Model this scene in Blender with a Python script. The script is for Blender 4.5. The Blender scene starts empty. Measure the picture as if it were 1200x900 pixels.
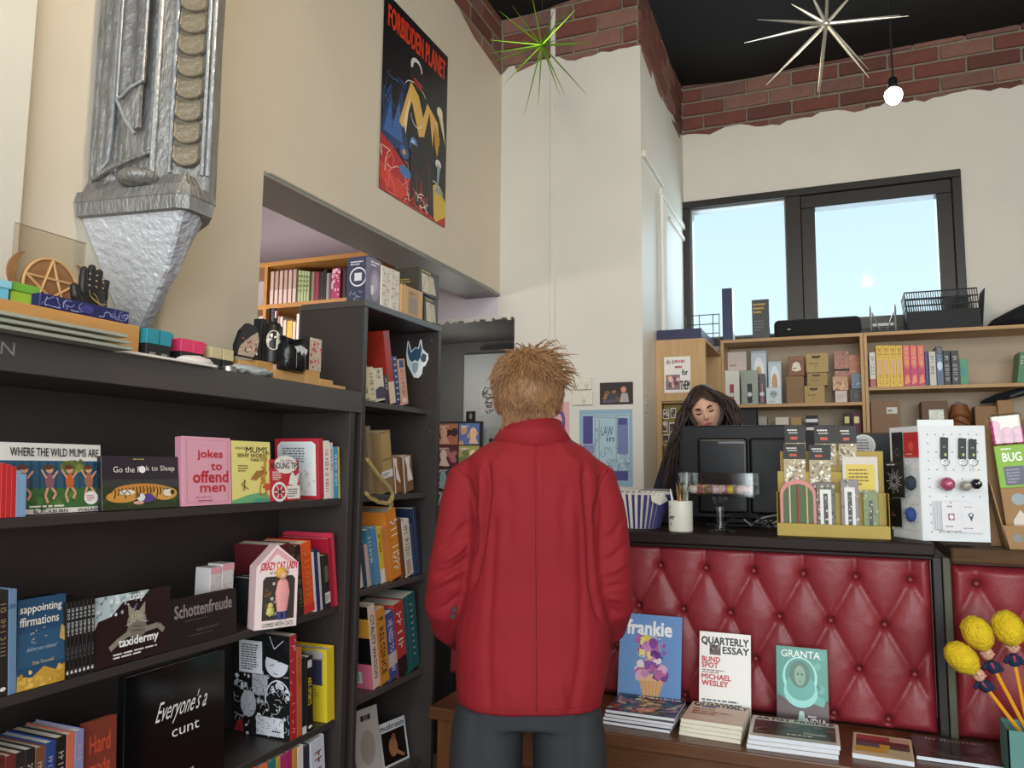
import bpy, bmesh, math, random
from mathutils import Vector, Matrix, noise
from math import pi, sin, cos, radians as R
SC = bpy.context.scene
COL = SC.collection
random.seed(7)

# ---------------------------------------------------------------- camera
F_PX, YAW, PITCH, ROLL = 908.87, R(22.72), R(6.08), R(.518)
EYE = Vector((0, 0, 1.42))
FWD = Vector((-sin(YAW)*cos(PITCH), cos(YAW)*cos(PITCH), sin(PITCH)))
_r = Vector((cos(YAW), sin(YAW), 0)); _u = _r.cross(FWD)
RGT = _r*cos(ROLL)+_u*sin(ROLL); UPV = _u*cos(ROLL)-_r*sin(ROLL)
cam = bpy.data.cameras.new('camera'); cam.sensor_width = 36; cam.lens = F_PX/1200*36
cam.clip_start = .05
camo = bpy.data.objects.new('camera', cam); COL.objects.link(camo)
m = Matrix((RGT, UPV, -FWD)).transposed().to_4x4(); m.translation = EYE
camo.matrix_world = m
SC.camera = camo
vs = SC.view_settings
vs.view_transform = 'Standard'; vs.look = 'None'; vs.gamma = 1; vs.use_curve_mapping = False
vs.exposure = 0.0

# ---------------------------------------------------------------- sky
w = bpy.data.worlds.new('sky'); SC.world = w; w.use_nodes = True
nt = w.node_tree; nt.nodes.clear()
tc = nt.nodes.new('ShaderNodeTexCoord'); sp = nt.nodes.new('ShaderNodeSeparateXYZ')
rp = nt.nodes.new('ShaderNodeValToRGB'); bg = nt.nodes.new('ShaderNodeBackground'); wo = nt.nodes.new('ShaderNodeOutputWorld')
rp.color_ramp.elements[0].position = 0.0; rp.color_ramp.elements[0].color = (.80, .88, .90, 1)
rp.color_ramp.elements[1].position = .55; rp.color_ramp.elements[1].color = (.50, .68, .80, 1)
e = rp.color_ramp.elements.new(.22); e.color = (.70, .82, .87, 1)
nt.links.new(tc.outputs['Generated'], sp.inputs[0]); nt.links.new(sp.outputs[2], rp.inputs[0])
nt.links.new(rp.outputs[0], bg.inputs[0]); bg.inputs[1].default_value = 1.45
nt.links.new(bg.outputs[0], wo.inputs[0])

# ---------------------------------------------------------------- lights
def light(name, kind, loc, energy, color, size=None, rot=(0, 0, 0), size_y=None):
    l = bpy.data.lights.new(name, kind); l.energy = energy; l.color = color
    if kind == 'AREA':
        l.shape = 'RECTANGLE'; l.size = size; l.size_y = size_y or size
    elif size: l.shadow_soft_size = size
    o = bpy.data.objects.new(name, l); o.location = loc; o.rotation_euler = rot; COL.objects.link(o)
    return o
# daylight through the glazed shop front behind the camera
light('shop_front_daylight', 'AREA', (1.2, -2.72, 2.1), 250, (.93, .97, 1.0), 4.2, (R(90), 0, 0), 3.2)
# daylight through the big window behind the counter
light('back_window_daylight', 'AREA', (-.1, 5.40, 2.75), 22, (.80, .92, 1.0), 1.5, (R(-90), 0, 0), .8)
# light of the next room
light('next_room_lamp', 'POINT', (-3.1, 2.6, 2.15), 38, (1.0, .93, .9), .15)
light('passage_fill', 'POINT', (-2.2, 4.25, 1.95), 2.5, (1.0, .95, .88), .1)  # added fill light to brighten the passage, without a lamp fitting

# ---------------------------------------------------------------- measuring helpers (points on real planes)
def ray(x, y): return FWD + RGT*((x-600)/F_PX) - UPV*((y-450)/F_PX)
def U(x, y, X=None, Y=None, Z=None):
    d = ray(x, y)
    t = (X-EYE.x)/d.x if X is not None else (Y-EYE.y)/d.y if Y is not None else (Z-EYE.z)/d.z
    return EYE + d*t
def _solve(P, D, a, c):      # point on P+tD whose picture coordinate equals a along axis c
    P = Vector(P)-EYE; D = Vector(D)
    k = (a-600)/F_PX if c == 0 else -(a-450)/F_PX
    ax = RGT if c == 0 else UPV
    return -(P.dot(ax)-k*P.dot(FWD))/(D.dot(ax)-k*D.dot(FWD))
def Yat(px, X, Z): return _solve((X, 0, Z), (0, 1, 0), px, 0)
def Xat(px, Y, Z): return _solve((0, Y, Z), (1, 0, 0), px, 0)
def Zat(py, X, Y): return _solve((X, Y, 0), (0, 0, 1), py, 1)

# ---------------------------------------------------------------- colours and materials
def lin(c):
    if isinstance(c, str):
        c = c.lstrip('#'); c = [int(c[i:i+2], 16)/255 for i in (0, 2, 4)]
    return tuple(v/12.92 if v <= .04045 else ((v+.055)/1.055)**2.4 for v in c)
_M = {}
def mat(name, col, rough=.6, metal=0, var=.12, scale=12, bump=.0, bscale=40, stretch=None, trans=0, emit=0, coat=0, col2=None, detail=3, spec=.5, alpha=1, ior=1.45):
    if name in _M: return _M[name]
    M = bpy.data.materials.new(name); M.use_nodes = True; n = M.node_tree; N = n.nodes; L = n.links
    b = N['Principled BSDF']; c = lin(col)
    tc = N.new('ShaderNodeTexCoord'); mp = N.new('ShaderNodeMapping'); L.new(tc.outputs['Object'], mp.inputs[0])
    if stretch: mp.inputs['Scale'].default_value = stretch
    nz = N.new('ShaderNodeTexNoise'); nz.inputs['Scale'].default_value = scale; nz.inputs['Detail'].default_value = detail
    L.new(mp.outputs[0], nz.inputs['Vector'])
    mx = N.new('ShaderNodeMix'); mx.data_type = 'RGBA'
    c2 = lin(col2) if col2 else tuple(v*(1-var*1.6) for v in c)
    mx.inputs['A'].default_value = (*c2, 1); mx.inputs['B'].default_value = (*[min(1, v*(1+(0 if col2 else var*.6))) for v in c], 1)
    L.new(nz.outputs[0], mx.inputs['Factor']); L.new(mx.outputs['Result'], b.inputs['Base Color'])
    b.inputs['Roughness'].default_value = rough; b.inputs['Metallic'].default_value = metal
    b.inputs['Transmission Weight'].default_value = trans; b.inputs['Coat Weight'].default_value = coat
    b.inputs['Specular IOR Level'].default_value = spec; b.inputs['IOR'].default_value = ior
    b.inputs['Alpha'].default_value = alpha
    if emit:
        b.inputs['Emission Color'].default_value = (*c, 1); b.inputs['Emission Strength'].default_value = emit
    if bump:
        nb = N.new('ShaderNodeTexNoise'); nb.inputs['Scale'].default_value = bscale; nb.inputs['Detail'].default_value = 4
        L.new(mp.outputs[0], nb.inputs['Vector'])
        bp = N.new('ShaderNodeBump'); bp.inputs['Strength'].default_value = bump; bp.inputs['Distance'].default_value = .01
        L.new(nb.outputs[0], bp.inputs['Height']); L.new(bp.outputs[0], b.inputs['Normal'])
    _M[name] = M
    return M
def paint(col, rough=.5, **k):           # a plain coloured stock / board / plastic, cached by colour
    if not isinstance(col, str): col = '%02x%02x%02x' % tuple(int(255*v) for v in col)
    return mat('stock_%s_%d' % (col.strip('#'), int(rough*100)), col, rough, var=.06, scale=30, **k)
def print_mat(rough):
    nm = 'printed_ink_%d' % int(rough*100)
    if nm in _M: return _M[nm]
    M = bpy.data.materials.new(nm); M.use_nodes = True; N = M.node_tree.nodes; L = M.node_tree.links
    b = N['Principled BSDF']; a = N.new('ShaderNodeVertexColor'); a.layer_name = 'ink'
    L.new(a.outputs[0], b.inputs['Base Color']); b.inputs['Roughness'].default_value = rough
    _M[nm] = M; return M
def glass(name, tint='ffffff', rough=.0, amt=.08, edge=.55):
    if name in _M: return _M[name]
    M = bpy.data.materials.new(name); M.use_nodes = True; N = M.node_tree.nodes; L = M.node_tree.links
    N.remove(N['Principled BSDF']); out = N['Material Output']
    t = N.new('ShaderNodeBsdfTransparent'); g = N.new('ShaderNodeBsdfGlossy'); mx = N.new('ShaderNodeMixShader')
    t.inputs[0].default_value = (*lin(tint), 1); g.inputs['Roughness'].default_value = rough+.02
    lw = N.new('ShaderNodeLayerWeight'); lw.inputs[0].default_value = .35
    ma = N.new('ShaderNodeMath'); ma.operation = 'MULTIPLY_ADD'; ma.inputs[1].default_value = edge; ma.inputs[2].default_value = amt
    L.new(lw.outputs['Facing'], ma.inputs[0]); L.new(ma.outputs[0], mx.inputs[0])
    L.new(t.outputs[0], mx.inputs[1]); L.new(g.outputs[0], mx.inputs[2]); L.new(mx.outputs[0], out.inputs[0])
    _M[name] = M; return M

# ---------------------------------------------------------------- objects
def link(name, data, parent=None):
    o = bpy.data.objects.new(name, data); COL.objects.link(o)
    if parent is not None: o.parent = parent
    return o
def tag(o, label=None, cat=None, group=None, kind=None):
    if label: o['label'] = label
    if cat: o['category'] = cat
    if group: o['group'] = group
    if kind: o['kind'] = kind
    return o
def thing(name, label, cat, loc=(0, 0, 0), rz=0, group=None, M=None):
    o = link(name, None); o.empty_display_size = .05
    if M is not None: o.matrix_world = M
    else: o.location = loc; o.rotation_euler = (0, 0, rz)
    return tag(o, label, cat, group)
def kids(o): return [c for c in bpy.data.objects if c.parent == o]
def dup(root, loc=None, rz=None, label=None, group=None):
    r = root.copy(); COL.objects.link(r)
    if loc is not None: r.location = loc
    if rz is not None: r.rotation_euler = (0, 0, rz)
    if label: r['label'] = label
    if group: r['group'] = group
    for ch in kids(root):
        if ch == r: continue
        c = ch.copy(); COL.objects.link(c); c.parent = r
        for g in kids(ch):
            if g.parent == ch: d = g.copy(); COL.objects.link(d); d.parent = c
    return r

class MB:
    "collects shapes, then links them as ONE mesh object"
    def __init__(s): s.b = bmesh.new(); s.mi = 0
    def _tag(s, faces):
        for f in faces: f.material_index = s.mi
    def box(s, x0, y0, z0, x1, y1, z1, bev=0, M=None, seg=1):
        r = bmesh.ops.create_cube(s.b, size=1)['verts']
        for v in r:
            v.co = Vector(((x0+x1)/2+v.co.x*(x1-x0), (y0+y1)/2+v.co.y*(y1-y0), (z0+z1)/2+v.co.z*(z1-z0)))
        if bev:
            eds = list({e for v in r for e in v.link_edges})
            q = bmesh.ops.bevel(s.b, geom=eds, offset=bev, segments=seg, affect='EDGES', profile=.5)
            r = list({v for f in q['faces'] for v in f.verts} | {v for v in r if v.is_valid})
        if M is not None:
            for v in r: v.co = M @ v.co
        s._tag({f for v in r for f in v.link_faces}); return s
    def poly(s, pts):
        vs_ = [s.b.verts.new(p) for p in pts]; f = s.b.faces.new(vs_); f.material_index = s.mi; return s
    def prism(s, pts, vec, cap=True):
        vec = Vector(vec); a = [s.b.verts.new(p) for p in pts]; c = [s.b.verts.new(Vector(p)+vec) for p in pts]
        n = len(pts); fs = [s.b.faces.new((a[i], a[(i+1) % n], c[(i+1) % n], c[i])) for i in range(n)]
        if cap: fs += [s.b.faces.new(a[::-1]), s.b.faces.new(c)]
        s._tag(fs); return s
    def loft(s, rings, closed=True, cap=True):
        V = [[s.b.verts.new(p) for p in r] for r in rings]; fs = []
        for i in range(len(V)-1):
            n = len(V[i])
            for j in range(n if closed else n-1):
                k = (j+1) % n; fs.append(s.b.faces.new((V[i][j], V[i][k], V[i+1][k], V[i+1][j])))
        if cap and closed:
            fs.append(s.b.faces.new(V[0][::-1])); fs.append(s.b.faces.new(V[-1]))
        s._tag(fs); return s
    def tube(s, pts, r, seg=8, cap=True):
        pts = [Vector(p) for p in pts]; rad = r if isinstance(r, (list, tuple)) else [r]*len(pts); rings = []
        prev = None
        for i, p in enumerate(pts):
            d = (pts[min(i+1, len(pts)-1)]-pts[max(i-1, 0)]).normalized()
            if prev is None:
                a = d.orthogonal().normalized()
            else:
                a = (prev-d*prev.dot(d)).normalized()
            prev = a; bb = d.cross(a)
            rings.append([p+(a*cos(2*pi*k/seg)+bb*sin(2*pi*k/seg))*rad[i] for k in range(seg)])
        return s.loft(rings, True, cap)
    def lathe(s, prof, seg=24, c=(0, 0, 0), sx=1, sy=1, cap=True):
        c = Vector(c)
        return s.loft([[c+Vector((r*cos(2*pi*k/seg)*sx, r*sin(2*pi*k/seg)*sy, z)) for k in range(seg)] for r, z in prof], True, cap)
    def ball(s, c, r, sub=2, sc=(1, 1, 1), M=None):
        q = bmesh.ops.create_icosphere(s.b, subdivisions=sub, radius=1)['verts']
        for v in q:
            v.co = Vector((v.co.x*sc[0]*r, v.co.y*sc[1]*r, v.co.z*sc[2]*r))
            if M is not None: v.co = M @ v.co
            v.co += Vector(c)
        s._tag({f for v in q for f in v.link_faces}); return s
    def mesh(s, name, mats, smooth=False, ang=None):
        bmesh.ops.recalc_face_normals(s.b, faces=s.b.faces)
        me = bpy.data.meshes.new(name); s.b.to_mesh(me); s.b.free()
        for q in (mats if isinstance(mats, (list, tuple)) else [mats]): me.materials.append(q)
        if smooth:
            me.polygons.foreach_set('use_smooth', [True]*len(me.polygons))
            if ang: me.set_sharp_from_angle(angle=R(ang))
        return me
    def build(s, name, mats, parent=None, smooth=False, ang=40):
        return link(name, s.mesh(name, mats, smooth, ang), parent)
def struct(o): o['kind'] = 'structure'; return o

def grid_obj(nu, nv, fn, name, mats, parent=None, smooth=True, thick=None, ang=None):
    b = MB(); V = [[b.b.verts.new(fn(i/nu, j/nv)) for i in range(nu+1)] for j in range(nv+1)]
    for j in range(nv):
        for i in range(nu): b.b.faces.new((V[j][i], V[j][i+1], V[j+1][i+1], V[j+1][i]))
    if thick: bmesh.ops.solidify(b.b, geom=list(b.b.faces), thickness=thick)
    return b.build(name, mats, parent, smooth, ang)

# ---------------------------------------------------------------- flat print (lettering, pictures) as thin coloured shapes
_TXT = {}
def text_mesh(s, bold):
    k = s
    if k not in _TXT:
        cu = bpy.data.curves.new('t', 'FONT'); cu.body = s; cu.resolution_u = 2; cu.fill_mode = 'FRONT'
        o = bpy.data.objects.new('t', cu); COL.objects.link(o)
        dg = bpy.context.evaluated_depsgraph_get(); me = bpy.data.meshes.new_from_object(o.evaluated_get(dg))
        V = [(v.co.x, v.co.y) for v in me.vertices]; Fc = [tuple(p.vertices) for p in me.polygons]
        bpy.data.objects.remove(o); bpy.data.curves.remove(cu); bpy.data.meshes.remove(me)
        xs = [v[0] for v in V] or [0, 1]; ys = [v[1] for v in V] or [0, 1]
        _TXT[k] = (V, Fc, min(xs), max(xs), min(ys), max(ys))
    return _TXT[k]
class Pic:
    "a picture of flat shapes, u to the right 0..w, v up 0..h (metres)"
    def __init__(s, w, h): s.w = w; s.h = h; s.V = []; s.F = []; s.C = []; s.n = 0; s.rng = random.Random(int(w*9973+h*7919))
    def poly(s, pts, col, same=False):
        if not same: s.n += 1
        b = len(s.V); s.V += [(p[0], p[1], s.n) for p in pts]; s.F.append(tuple(range(b, b+len(pts)))); s.C.append(lin(col)); return s
    def p(s, pts, col):                                   # fractions of the width and height
        return s.poly([(x*s.w, y*s.h) for x, y in pts], col)
    def rect(s, x0, y0, x1, y1, col): return s.p([(x0, y0), (x1, y0), (x1, y1), (x0, y1)], col)
    def ell(s, x, y, rx, ry, col, n=16, rot=0):
        c_, s_ = cos(rot), sin(rot); P = []
        for k in range(n):
            a = rx*s.w*cos(2*pi*k/n); b = ry*s.h*sin(2*pi*k/n); P.append((x*s.w+a*c_-b*s_, y*s.h+a*s_+b*c_))
        return s.poly(P, col)
    def line(s, pts, wd, col):
        s.n += 1; P = [Vector((x*s.w, y*s.h)) for x, y in pts]
        for a, b in zip(P, P[1:]):
            d = b-a
            if d.length < 1e-6: continue
            q = Vector((-d.y, d.x)).normalized()*wd/2
            s.poly([a-q, b-q, b+q, a+q], col, True)
        return s
    def arc(s, x, y, rx, ry, a0, a1, wd, col, n=12):
        return s.line([(x+rx*cos(R(a0+(a1-a0)*k/n)), y+ry*sin(R(a0+(a1-a0)*k/n))) for k in range(n+1)], wd, col)
    def text(s, t, x0, y0, x1, y1, col, bold=0, rot=0, shear=0):   # fitted into the box (fractions); rot 90/-90 for spines
        V, Fc, ax, bx, ay, by = text_mesh(t, bold); s.n += 1
        e = abs((y1-y0)*s.h if not rot else (x1-x0)*s.w)*.013*max(bold, 0)
        for ex, ey in ([(0, 0)] if e == 0 else [(-e, -e), (e, e)] if bold <= 1 else [(-e, -e), (e, e), (e, -e), (-e, e), (0, 0)]):
          s.n += .3; b = len(s.V)
          for x, y in V:
            u = (x-ax)/(bx-ax); v = (y-ay)/(by-ay); u = u*(1-abs(shear))+shear*v if shear >= 0 else u*(1-abs(shear))+shear*(v-1)
            if rot == 90: u, v = 1-v, u
            elif rot == -90: u, v = v, 1-u
            s.V.append(((x0+(x1-x0)*u)*s.w+ex, (y0+(y1-y0)*v)*s.h+ey, s.n))
          for f in Fc: s.F.append(tuple(i+b for i in f)); s.C.append(lin(col))
        return s
    def words(s, x0, y0, x1, y1, rows, col, seed=1, fill=.9):        # small print too fine to read: short strokes
        g = random.Random(seed); s.n += 1; hh = (y1-y0)/rows
        for r in range(rows):
            x = x0; lim = x0+(x1-x0)*(fill if r < rows-1 else fill*.7)*g.uniform(.85, 1)
            while x < lim:
                l = min((x1-x0)*g.uniform(.06, .2), lim-x); yb = y1-(r+.8)*hh
                s.poly([(x*s.w, yb*s.h), ((x+l)*s.w, yb*s.h), ((x+l)*s.w, (yb+hh*.5)*s.h), (x*s.w, (yb+hh*.5)*s.h)], col, True)
                x += l+(x1-x0)*.03
        return s
    def marks(s, t, x0, y0, x1, y1, col):                 # spine lettering too small to read: one short stroke group per letter
        s.n += 1; n = max(1, len(t)); st = (y1-y0)/n; g = random.Random(n*7+len(col))
        for k, ch in enumerate(t):
            if ch == ' ': continue
            ya = y1-(k+.85)*st; yb = y1-(k+.12)*st; a = g.choice((0, 1, 2)); um = (x0+x1)/2
            R_ = [(x0, ya, x1, ya+(yb-ya)*.3)] if a == 0 else [(x0, yb-(yb-ya)*.3, x1, yb), (um, ya, um+(x1-x0)*.22, yb)] if a == 1 else [(x0, ya, x0+(x1-x0)*.25, yb), (x1-(x1-x0)*.25, ya, x1, yb), (x0, ya, x1, ya+(yb-ya)*.28)]
            for q in R_: s.poly([(q[0]*s.w, q[1]*s.h), (q[2]*s.w, q[1]*s.h), (q[2]*s.w, q[3]*s.h), (q[0]*s.w, q[3]*s.h)], col, True)
        return s
    def blobs(s, n, x0, y0, x1, y1, r0, r1, cols, seed=1, k=7):
        g = random.Random(seed)
        for i in range(n):
            x = g.uniform(x0, x1); y = g.uniform(y0, y1); rr = g.uniform(r0, r1); a0 = g.uniform(0, 6)
            asp = s.w/s.h
            pts = [(min(max(x+rr*g.uniform(.6, 1.2)*cos(a0+2*pi*j/k), 0), 1), min(max(y+rr*asp*g.uniform(.6, 1.2)*sin(a0+2*pi*j/k), 0), 1)) for j in range(k)]
            s.n += .25; s.poly([(a*s.w, b*s.h) for a, b in pts], g.choice(cols), True)
        return s
    def strokes(s, n, x0, y0, x1, y1, ln, wd, cols, seed=1):
        g = random.Random(seed)
        for i in range(n):
            x = g.uniform(x0, x1); y = g.uniform(y0, y1); a = g.uniform(0, 2*pi); P = [(x, y)]
            for j in range(4):
                a += g.uniform(-.9, .9); x = min(max(x+ln/4*cos(a), x0), x1); y = min(max(y+ln/4*sin(a)*s.w/s.h, y0), y1); P.append((x, y))
            s.line(P, wd, g.choice(cols)); s.n -= .8
        return s
    def put(s, parent, name, o, u, v, rough=.45, off=.0004):
        if not s.F: return None
        o, u, v = Vector(o), Vector(u), Vector(v); n = u.cross(v); top = max(1, s.n); step = min(.00012, .0022/top)
        me = bpy.data.meshes.new(name)
        me.from_pydata([o+u*a+v*b+n*(off+c*step) for a, b, c in s.V], [], s.F)
        at = me.color_attributes.new('ink', 'FLOAT_COLOR', 'CORNER'); buf = []
        for f, c in zip(s.F, s.C): buf += [c[0], c[1], c[2], 1]*len(f)
        at.data.foreach_set('color', buf)
        me.materials.append(print_mat(rough))
        return link(name, me, parent)

# ---------------------------------------------------------------- books and boxes
PAGE = 'e8e2d2'
_UNIT = {}
def book(label, t, d, h, loc, rz=0, lean=0, col='333333', spine=None, cover=None, back=None, sp=None, group=None, name='book', cat='book', pagecol=PAGE, rough=.4, roll=0, soft=False, M=None):
    """local frame: x through the thickness (front cover on +x), y from spine to fore-edge, z up; pivot at the spine's lower -x corner"""
    if M is None:
        M = Matrix.Translation(loc) @ Matrix.Rotation(rz, 4, 'Z') @ Matrix.Rotation(roll, 4, 'X') @ Matrix.Rotation(lean, 4, 'Y')
    o = thing(name, label, cat, M=M, group=group)
    bt = min(.0012 if soft else .0025, t*.15); q = 0 if soft else .003
    b = MB(); b.box(0, 0, 0, bt, d, h, bt*.3); b.box(t-bt, 0, 0, t, d, h, bt*.3)
    b.build('cover', paint(col, rough), o)
    MB().box(-.0001, -.0006, 0, t+.0001, bt, h, bt*.4).build('spine', paint(spine or col, rough), o)
    MB().box(bt, bt, q, t-bt, d-q-.0008, h-q).build('pages', paint(pagecol, .8), o)
    if cover:
        p = Pic(d, h); cover(p); p.put(o, 'cover_print', (t, 0, 0), (0, 1, 0), (0, 0, 1), rough)
    if back:
        p = Pic(d, h); back(p); p.put(o, 'back_print', (0, d, 0), (0, -1, 0), (0, 0, 1), rough)
    if sp:
        p = Pic(t, h); sp(p); p.put(o, 'spine_print', (0, -.0006, 0), (1, 0, 0), (0, 0, 1), rough)
    return o
READABLE = {'ART-SPORTS', 'CITALITY WATSON', 'F. RELSSINCE', 'HE NEED TO KNOW'}
def spine_text(t, col, bold=1, a=.12, b=.88, bar=None, u0=.25, u1=.75, extra=None):
    def f(p):
        if bar: p.rect(0, bar[0], 1, bar[1], bar[2])
        if t:
            q = text_mesh(t, bold); nat = (q[3]-q[2])/max(q[5]-q[4], 1e-6)*(u1-u0)*p.w/p.h*.9
            if t in READABLE: p.text(t, u0, max(a, b-nat), u1, b, col, bold, rot=-90)
            else: p.marks(t, u0, max(a, b-nat), u1, b, col)
        if extra: extra(p)
    return f
def carton(label, x0, y0, z0, x1, y1, z1, col, name='box', cat='box', front=None, side=None, group=None, rz=0, rough=.6, lid=None, topc=None, bev=.0015, flap=True):
    "a box standing with its front to -y; world extents before turning by rz about its centre"
    c = Vector(((x0+x1)/2, (y0+y1)/2, z0)); W, D, H = abs(x1-x0), abs(y1-y0), z1-z0
    o = thing(name, label, cat, c, rz, group)
    MB().box(-W/2, -D/2, 0, W/2, D/2, H*(1-.0), bev).build('body', paint(col, rough), o)
    if lid: MB().box(-W/2-.0015, -D/2-.0015, H*lid[0], W/2+.0015, D/2+.0015, H+.001, bev).build('lid', paint(lid[1], rough), o)
    elif flap: MB().box(-W/2+.002, -D/2-.0004, H-.0005, W/2-.002, D/2-.002, H+.0006).build('flap', paint(col, rough), o)
    e = .0016 if lid else 0
    if front:
        p = Pic(W, H); front(p); p.put(o, 'front_print', (-W/2, -D/2-e, 0), (1, 0, 0), (0, 0, 1), rough)
    if side:
        p = Pic(D, H); side(p); p.put(o, 'side_print', (W/2+e, -D/2, 0), (0, 1, 0), (0, 0, 1), rough)
    return o
# ================================================================ the room
XW, XC, YP, YB, XP, ZC, ZT = -1.75, -1.4, 4.0, 5.27, -.94, 4.12, 3.72
WHITE = mat('painted_plaster', 'd9d4c8', .55, var=.07, scale=2.2, bump=.25, bscale=7)
CREAM = mat('cream_painted_plaster', 'd6cbb8', .5, var=.09, scale=1.6, bump=.35, bscale=5)
GREYP = mat('grey_painted_wall', '6d6c68', .5, var=.06, scale=3)
MORT = mat('sandy_mortar', '8c8272', .95, var=.25, scale=25, bump=.6, bscale=60)
BLACK = mat('black_ceiling_cloth', '141414', .8, var=.3, scale=1.5, bump=.3, bscale=5)
FLOOR = mat('dark_floor_board', '4a3a2e', .5, var=.2, scale=4, stretch=(1, 12, 1))
LAV = mat('lilac_white_paint', 'cfc6cb', .6, var=.04, scale=2)

def ragged(a, b, n, amp, seed):         # a hand-broken edge
    g = random.Random(seed); out = []; v = 0
    for i in range(n+1):
        v = v*.55+g.uniform(-1, 1)*amp*.6
        out.append((a+(b-a)*i/n, v+amp*.5*sin(i*.7+seed)))
    return out
def plaster_x(name, y, x0, x1, z0, zt, th, m, holes=(), parent=None, seed=1, front=-1):
    "skin of plaster on a wall facing -y with a broken top edge; rectangular holes"
    b = MB(); top = ragged(x0, x1, max(6, int((x1-x0)/.05)), .028, seed)
    xs = sorted(set([x for x, _ in top]+[h for q in holes for h in (q[0], q[1])]))
    def tz(x):
        for (a, u), (c, v) in zip(top, top[1:]):
            if a-1e-6 <= x <= c+1e-6: return zt+u+(v-u)*(x-a)/(c-a)
        return zt
    for a, c in zip(xs, xs[1:]):
        if c-a < 1e-5: continue
        segs = [z0]; mid = (a+c)/2
        hs = [q for q in holes if q[0] <= mid <= q[1]]
        spans = [(z0, None)] if not hs else [(z0, hs[0][2]), (hs[0][3], None)]
        for s0, s1 in spans:
            if s1 is not None and s1-s0 < 1e-4: continue
            za, zc = (tz(a), tz(c)) if s1 is None else (s1, s1)
            b.prism([(a, y, s0), (c, y, s0), (c, y, zc), (a, y, za)], (0, front*th, 0))
    bmesh.ops.remove_doubles(b.b, verts=b.b.verts, dist=1e-5)
    return b.build(name, m, parent)

BRICKM = [mat('red_brick_%s' % n, c, .85, var=.25, scale=22, bump=.5, bscale=50, col2=c2) for n, c, c2 in
          (('plain', '7e4c40', '643a32'), ('dark', '6c423a', '56332c'), ('brown', '7c5044', '8b6a5c'), ('purple', '6b4642', '7e6056'))]
_bm = {}
def brick_mesh(L, k):
    key = (round(L, 3), k)
    if key not in _bm:
        g = random.Random(k*31+int(L*1000)); b = MB(); b.box(-L/2, -.02, -.042, L/2, .02, .042, .004)
        for v in b.b.verts: v.co += Vector((g.uniform(-1, 1)*.0025, g.uniform(-1, 1)*.002, g.uniform(-1, 1)*.0025))
        _bm[key] = b.mesh('brick', BRICKM[k])
    return _bm[key]
def bricks(parent, o, u, length, z0, z1, seed=0, step=.101):
    "courses of single bricks laid on a wall; o the corner, u the unit direction along the wall"
    g = random.Random(seed); u = Vector(u); o = Vector(o); rz = math.atan2(u.y, u.x); z = z0; row = 0
    while z < z1-.03:
        x = -(.145 if row % 2 else 0)
        while x < length-.02:
            a = max(x, 0)+.006; c = min(x+.29, length)-.006
            if c-a > .03:
                L = round((c-a)/.02)*.02-.004; L = max(L, .03)
                p = link('brick', brick_mesh(L, g.choice((0, 0, 1, 2, 0, 3))), parent)
                c0 = o+u*((a+c)/2); p.location = (c0.x, c0.y, z+.05); p.rotation_euler = (g.uniform(-.01, .01), g.uniform(-.006, .006), rz+g.uniform(-.01, .01))
            x += .29
        z += step; row += 1

# floor, ceiling, outer shell
struct(MB().box(-4.3, -3, -.1, 3.4, 5.6, 0).build('floor', FLOOR))
def ceil_f(u, v):
    x = -1.9+u*5.3; y = -3+v*8.4
    z = ZC-.09*math.exp(-((x+.45)**2+(y-4.95)**2)*4.5)-.05*(1-cos(u*14+v*3))*.5*abs(sin(v*9))+.02*noise.noise(Vector((x*1.5, y*1.5, 0)))
    return Vector((x, y, z))
struct(grid_obj(50, 70, ceil_f, 'ceiling', BLACK))
struct(MB().box(3.3, -3, 0, 3.4, 5.5, 4.3).build('wall_right', WHITE))
rw = MB(); rw.box(-2, -3, 0, 3.4, -2.9, .35); rw.box(-2, -3, 3.75, 3.4, -2.9, 4.3); rw.box(-2, -3, .35, -1.0, -2.9, 3.75)
struct(rw.build('wall_rear', WHITE))

# left wall: pier, cream wall, lintel over the wide opening
lw = MB()
lw.box(XW-.2, -2.9, 0, XW, 2.0, ZC+.1)                       # solid part
lw.mi = 0
struct_l = struct(lw.build('wall_left', CREAM))
lint = MB(); lint.box(XW-.2, 2.0, 2.40, XW-.012, YP+.1, ZC+.1)
LI = lint.build('lintel', MORT, struct_l)
# plaster skin over the lintel with a broken upper edge at the pillar end
b = MB(); pts = [(2.0, ZC+.05), (2.9, ZC+.05), (3.02, 3.90), (3.2, 3.84), (3.42, 3.80), (3.6, 3.74), (3.8, 3.72), (3.99, 3.70)]
zb = 2.402
for (a, za), (c, zc) in zip(pts, pts[1:]):
    b.prism([(XW-.012, a, zb), (XW-.012, c, zb), (XW-.012, c, zc), (XW-.012, a, za)], (.012, 0, 0))
bmesh.ops.remove_doubles(b.b, verts=b.b.verts, dist=1e-5)
b.build('plaster_skin', CREAM, struct_l)
bricks(struct_l, (XW-.028, 2.85, 0), (0, 1, 0), 1.14, 3.72, 4.12, 3)
MB().box(XW-.215, 2.0, 2.385, XW+.004, YP-.002, 2.402, .002).build('soffit', mat('grey_steel_lintel', '8d8c86', .45, var=.08), struct_l)
b = MB(); b.tube([(XW+.006, 2.02, 2.405), (XW+.006, 3.9, 2.405)], .006, 6); b.build('edge_bead', paint('cfc9bb', .5), struct_l)
MB().box(XW, -2.9, 0, XW+.035, 1.165, ZC+.05, .004).build('lit_pier_face', WHITE, struct_l)  # white beside the cream wall: the brighter light here is put into the colour
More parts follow.
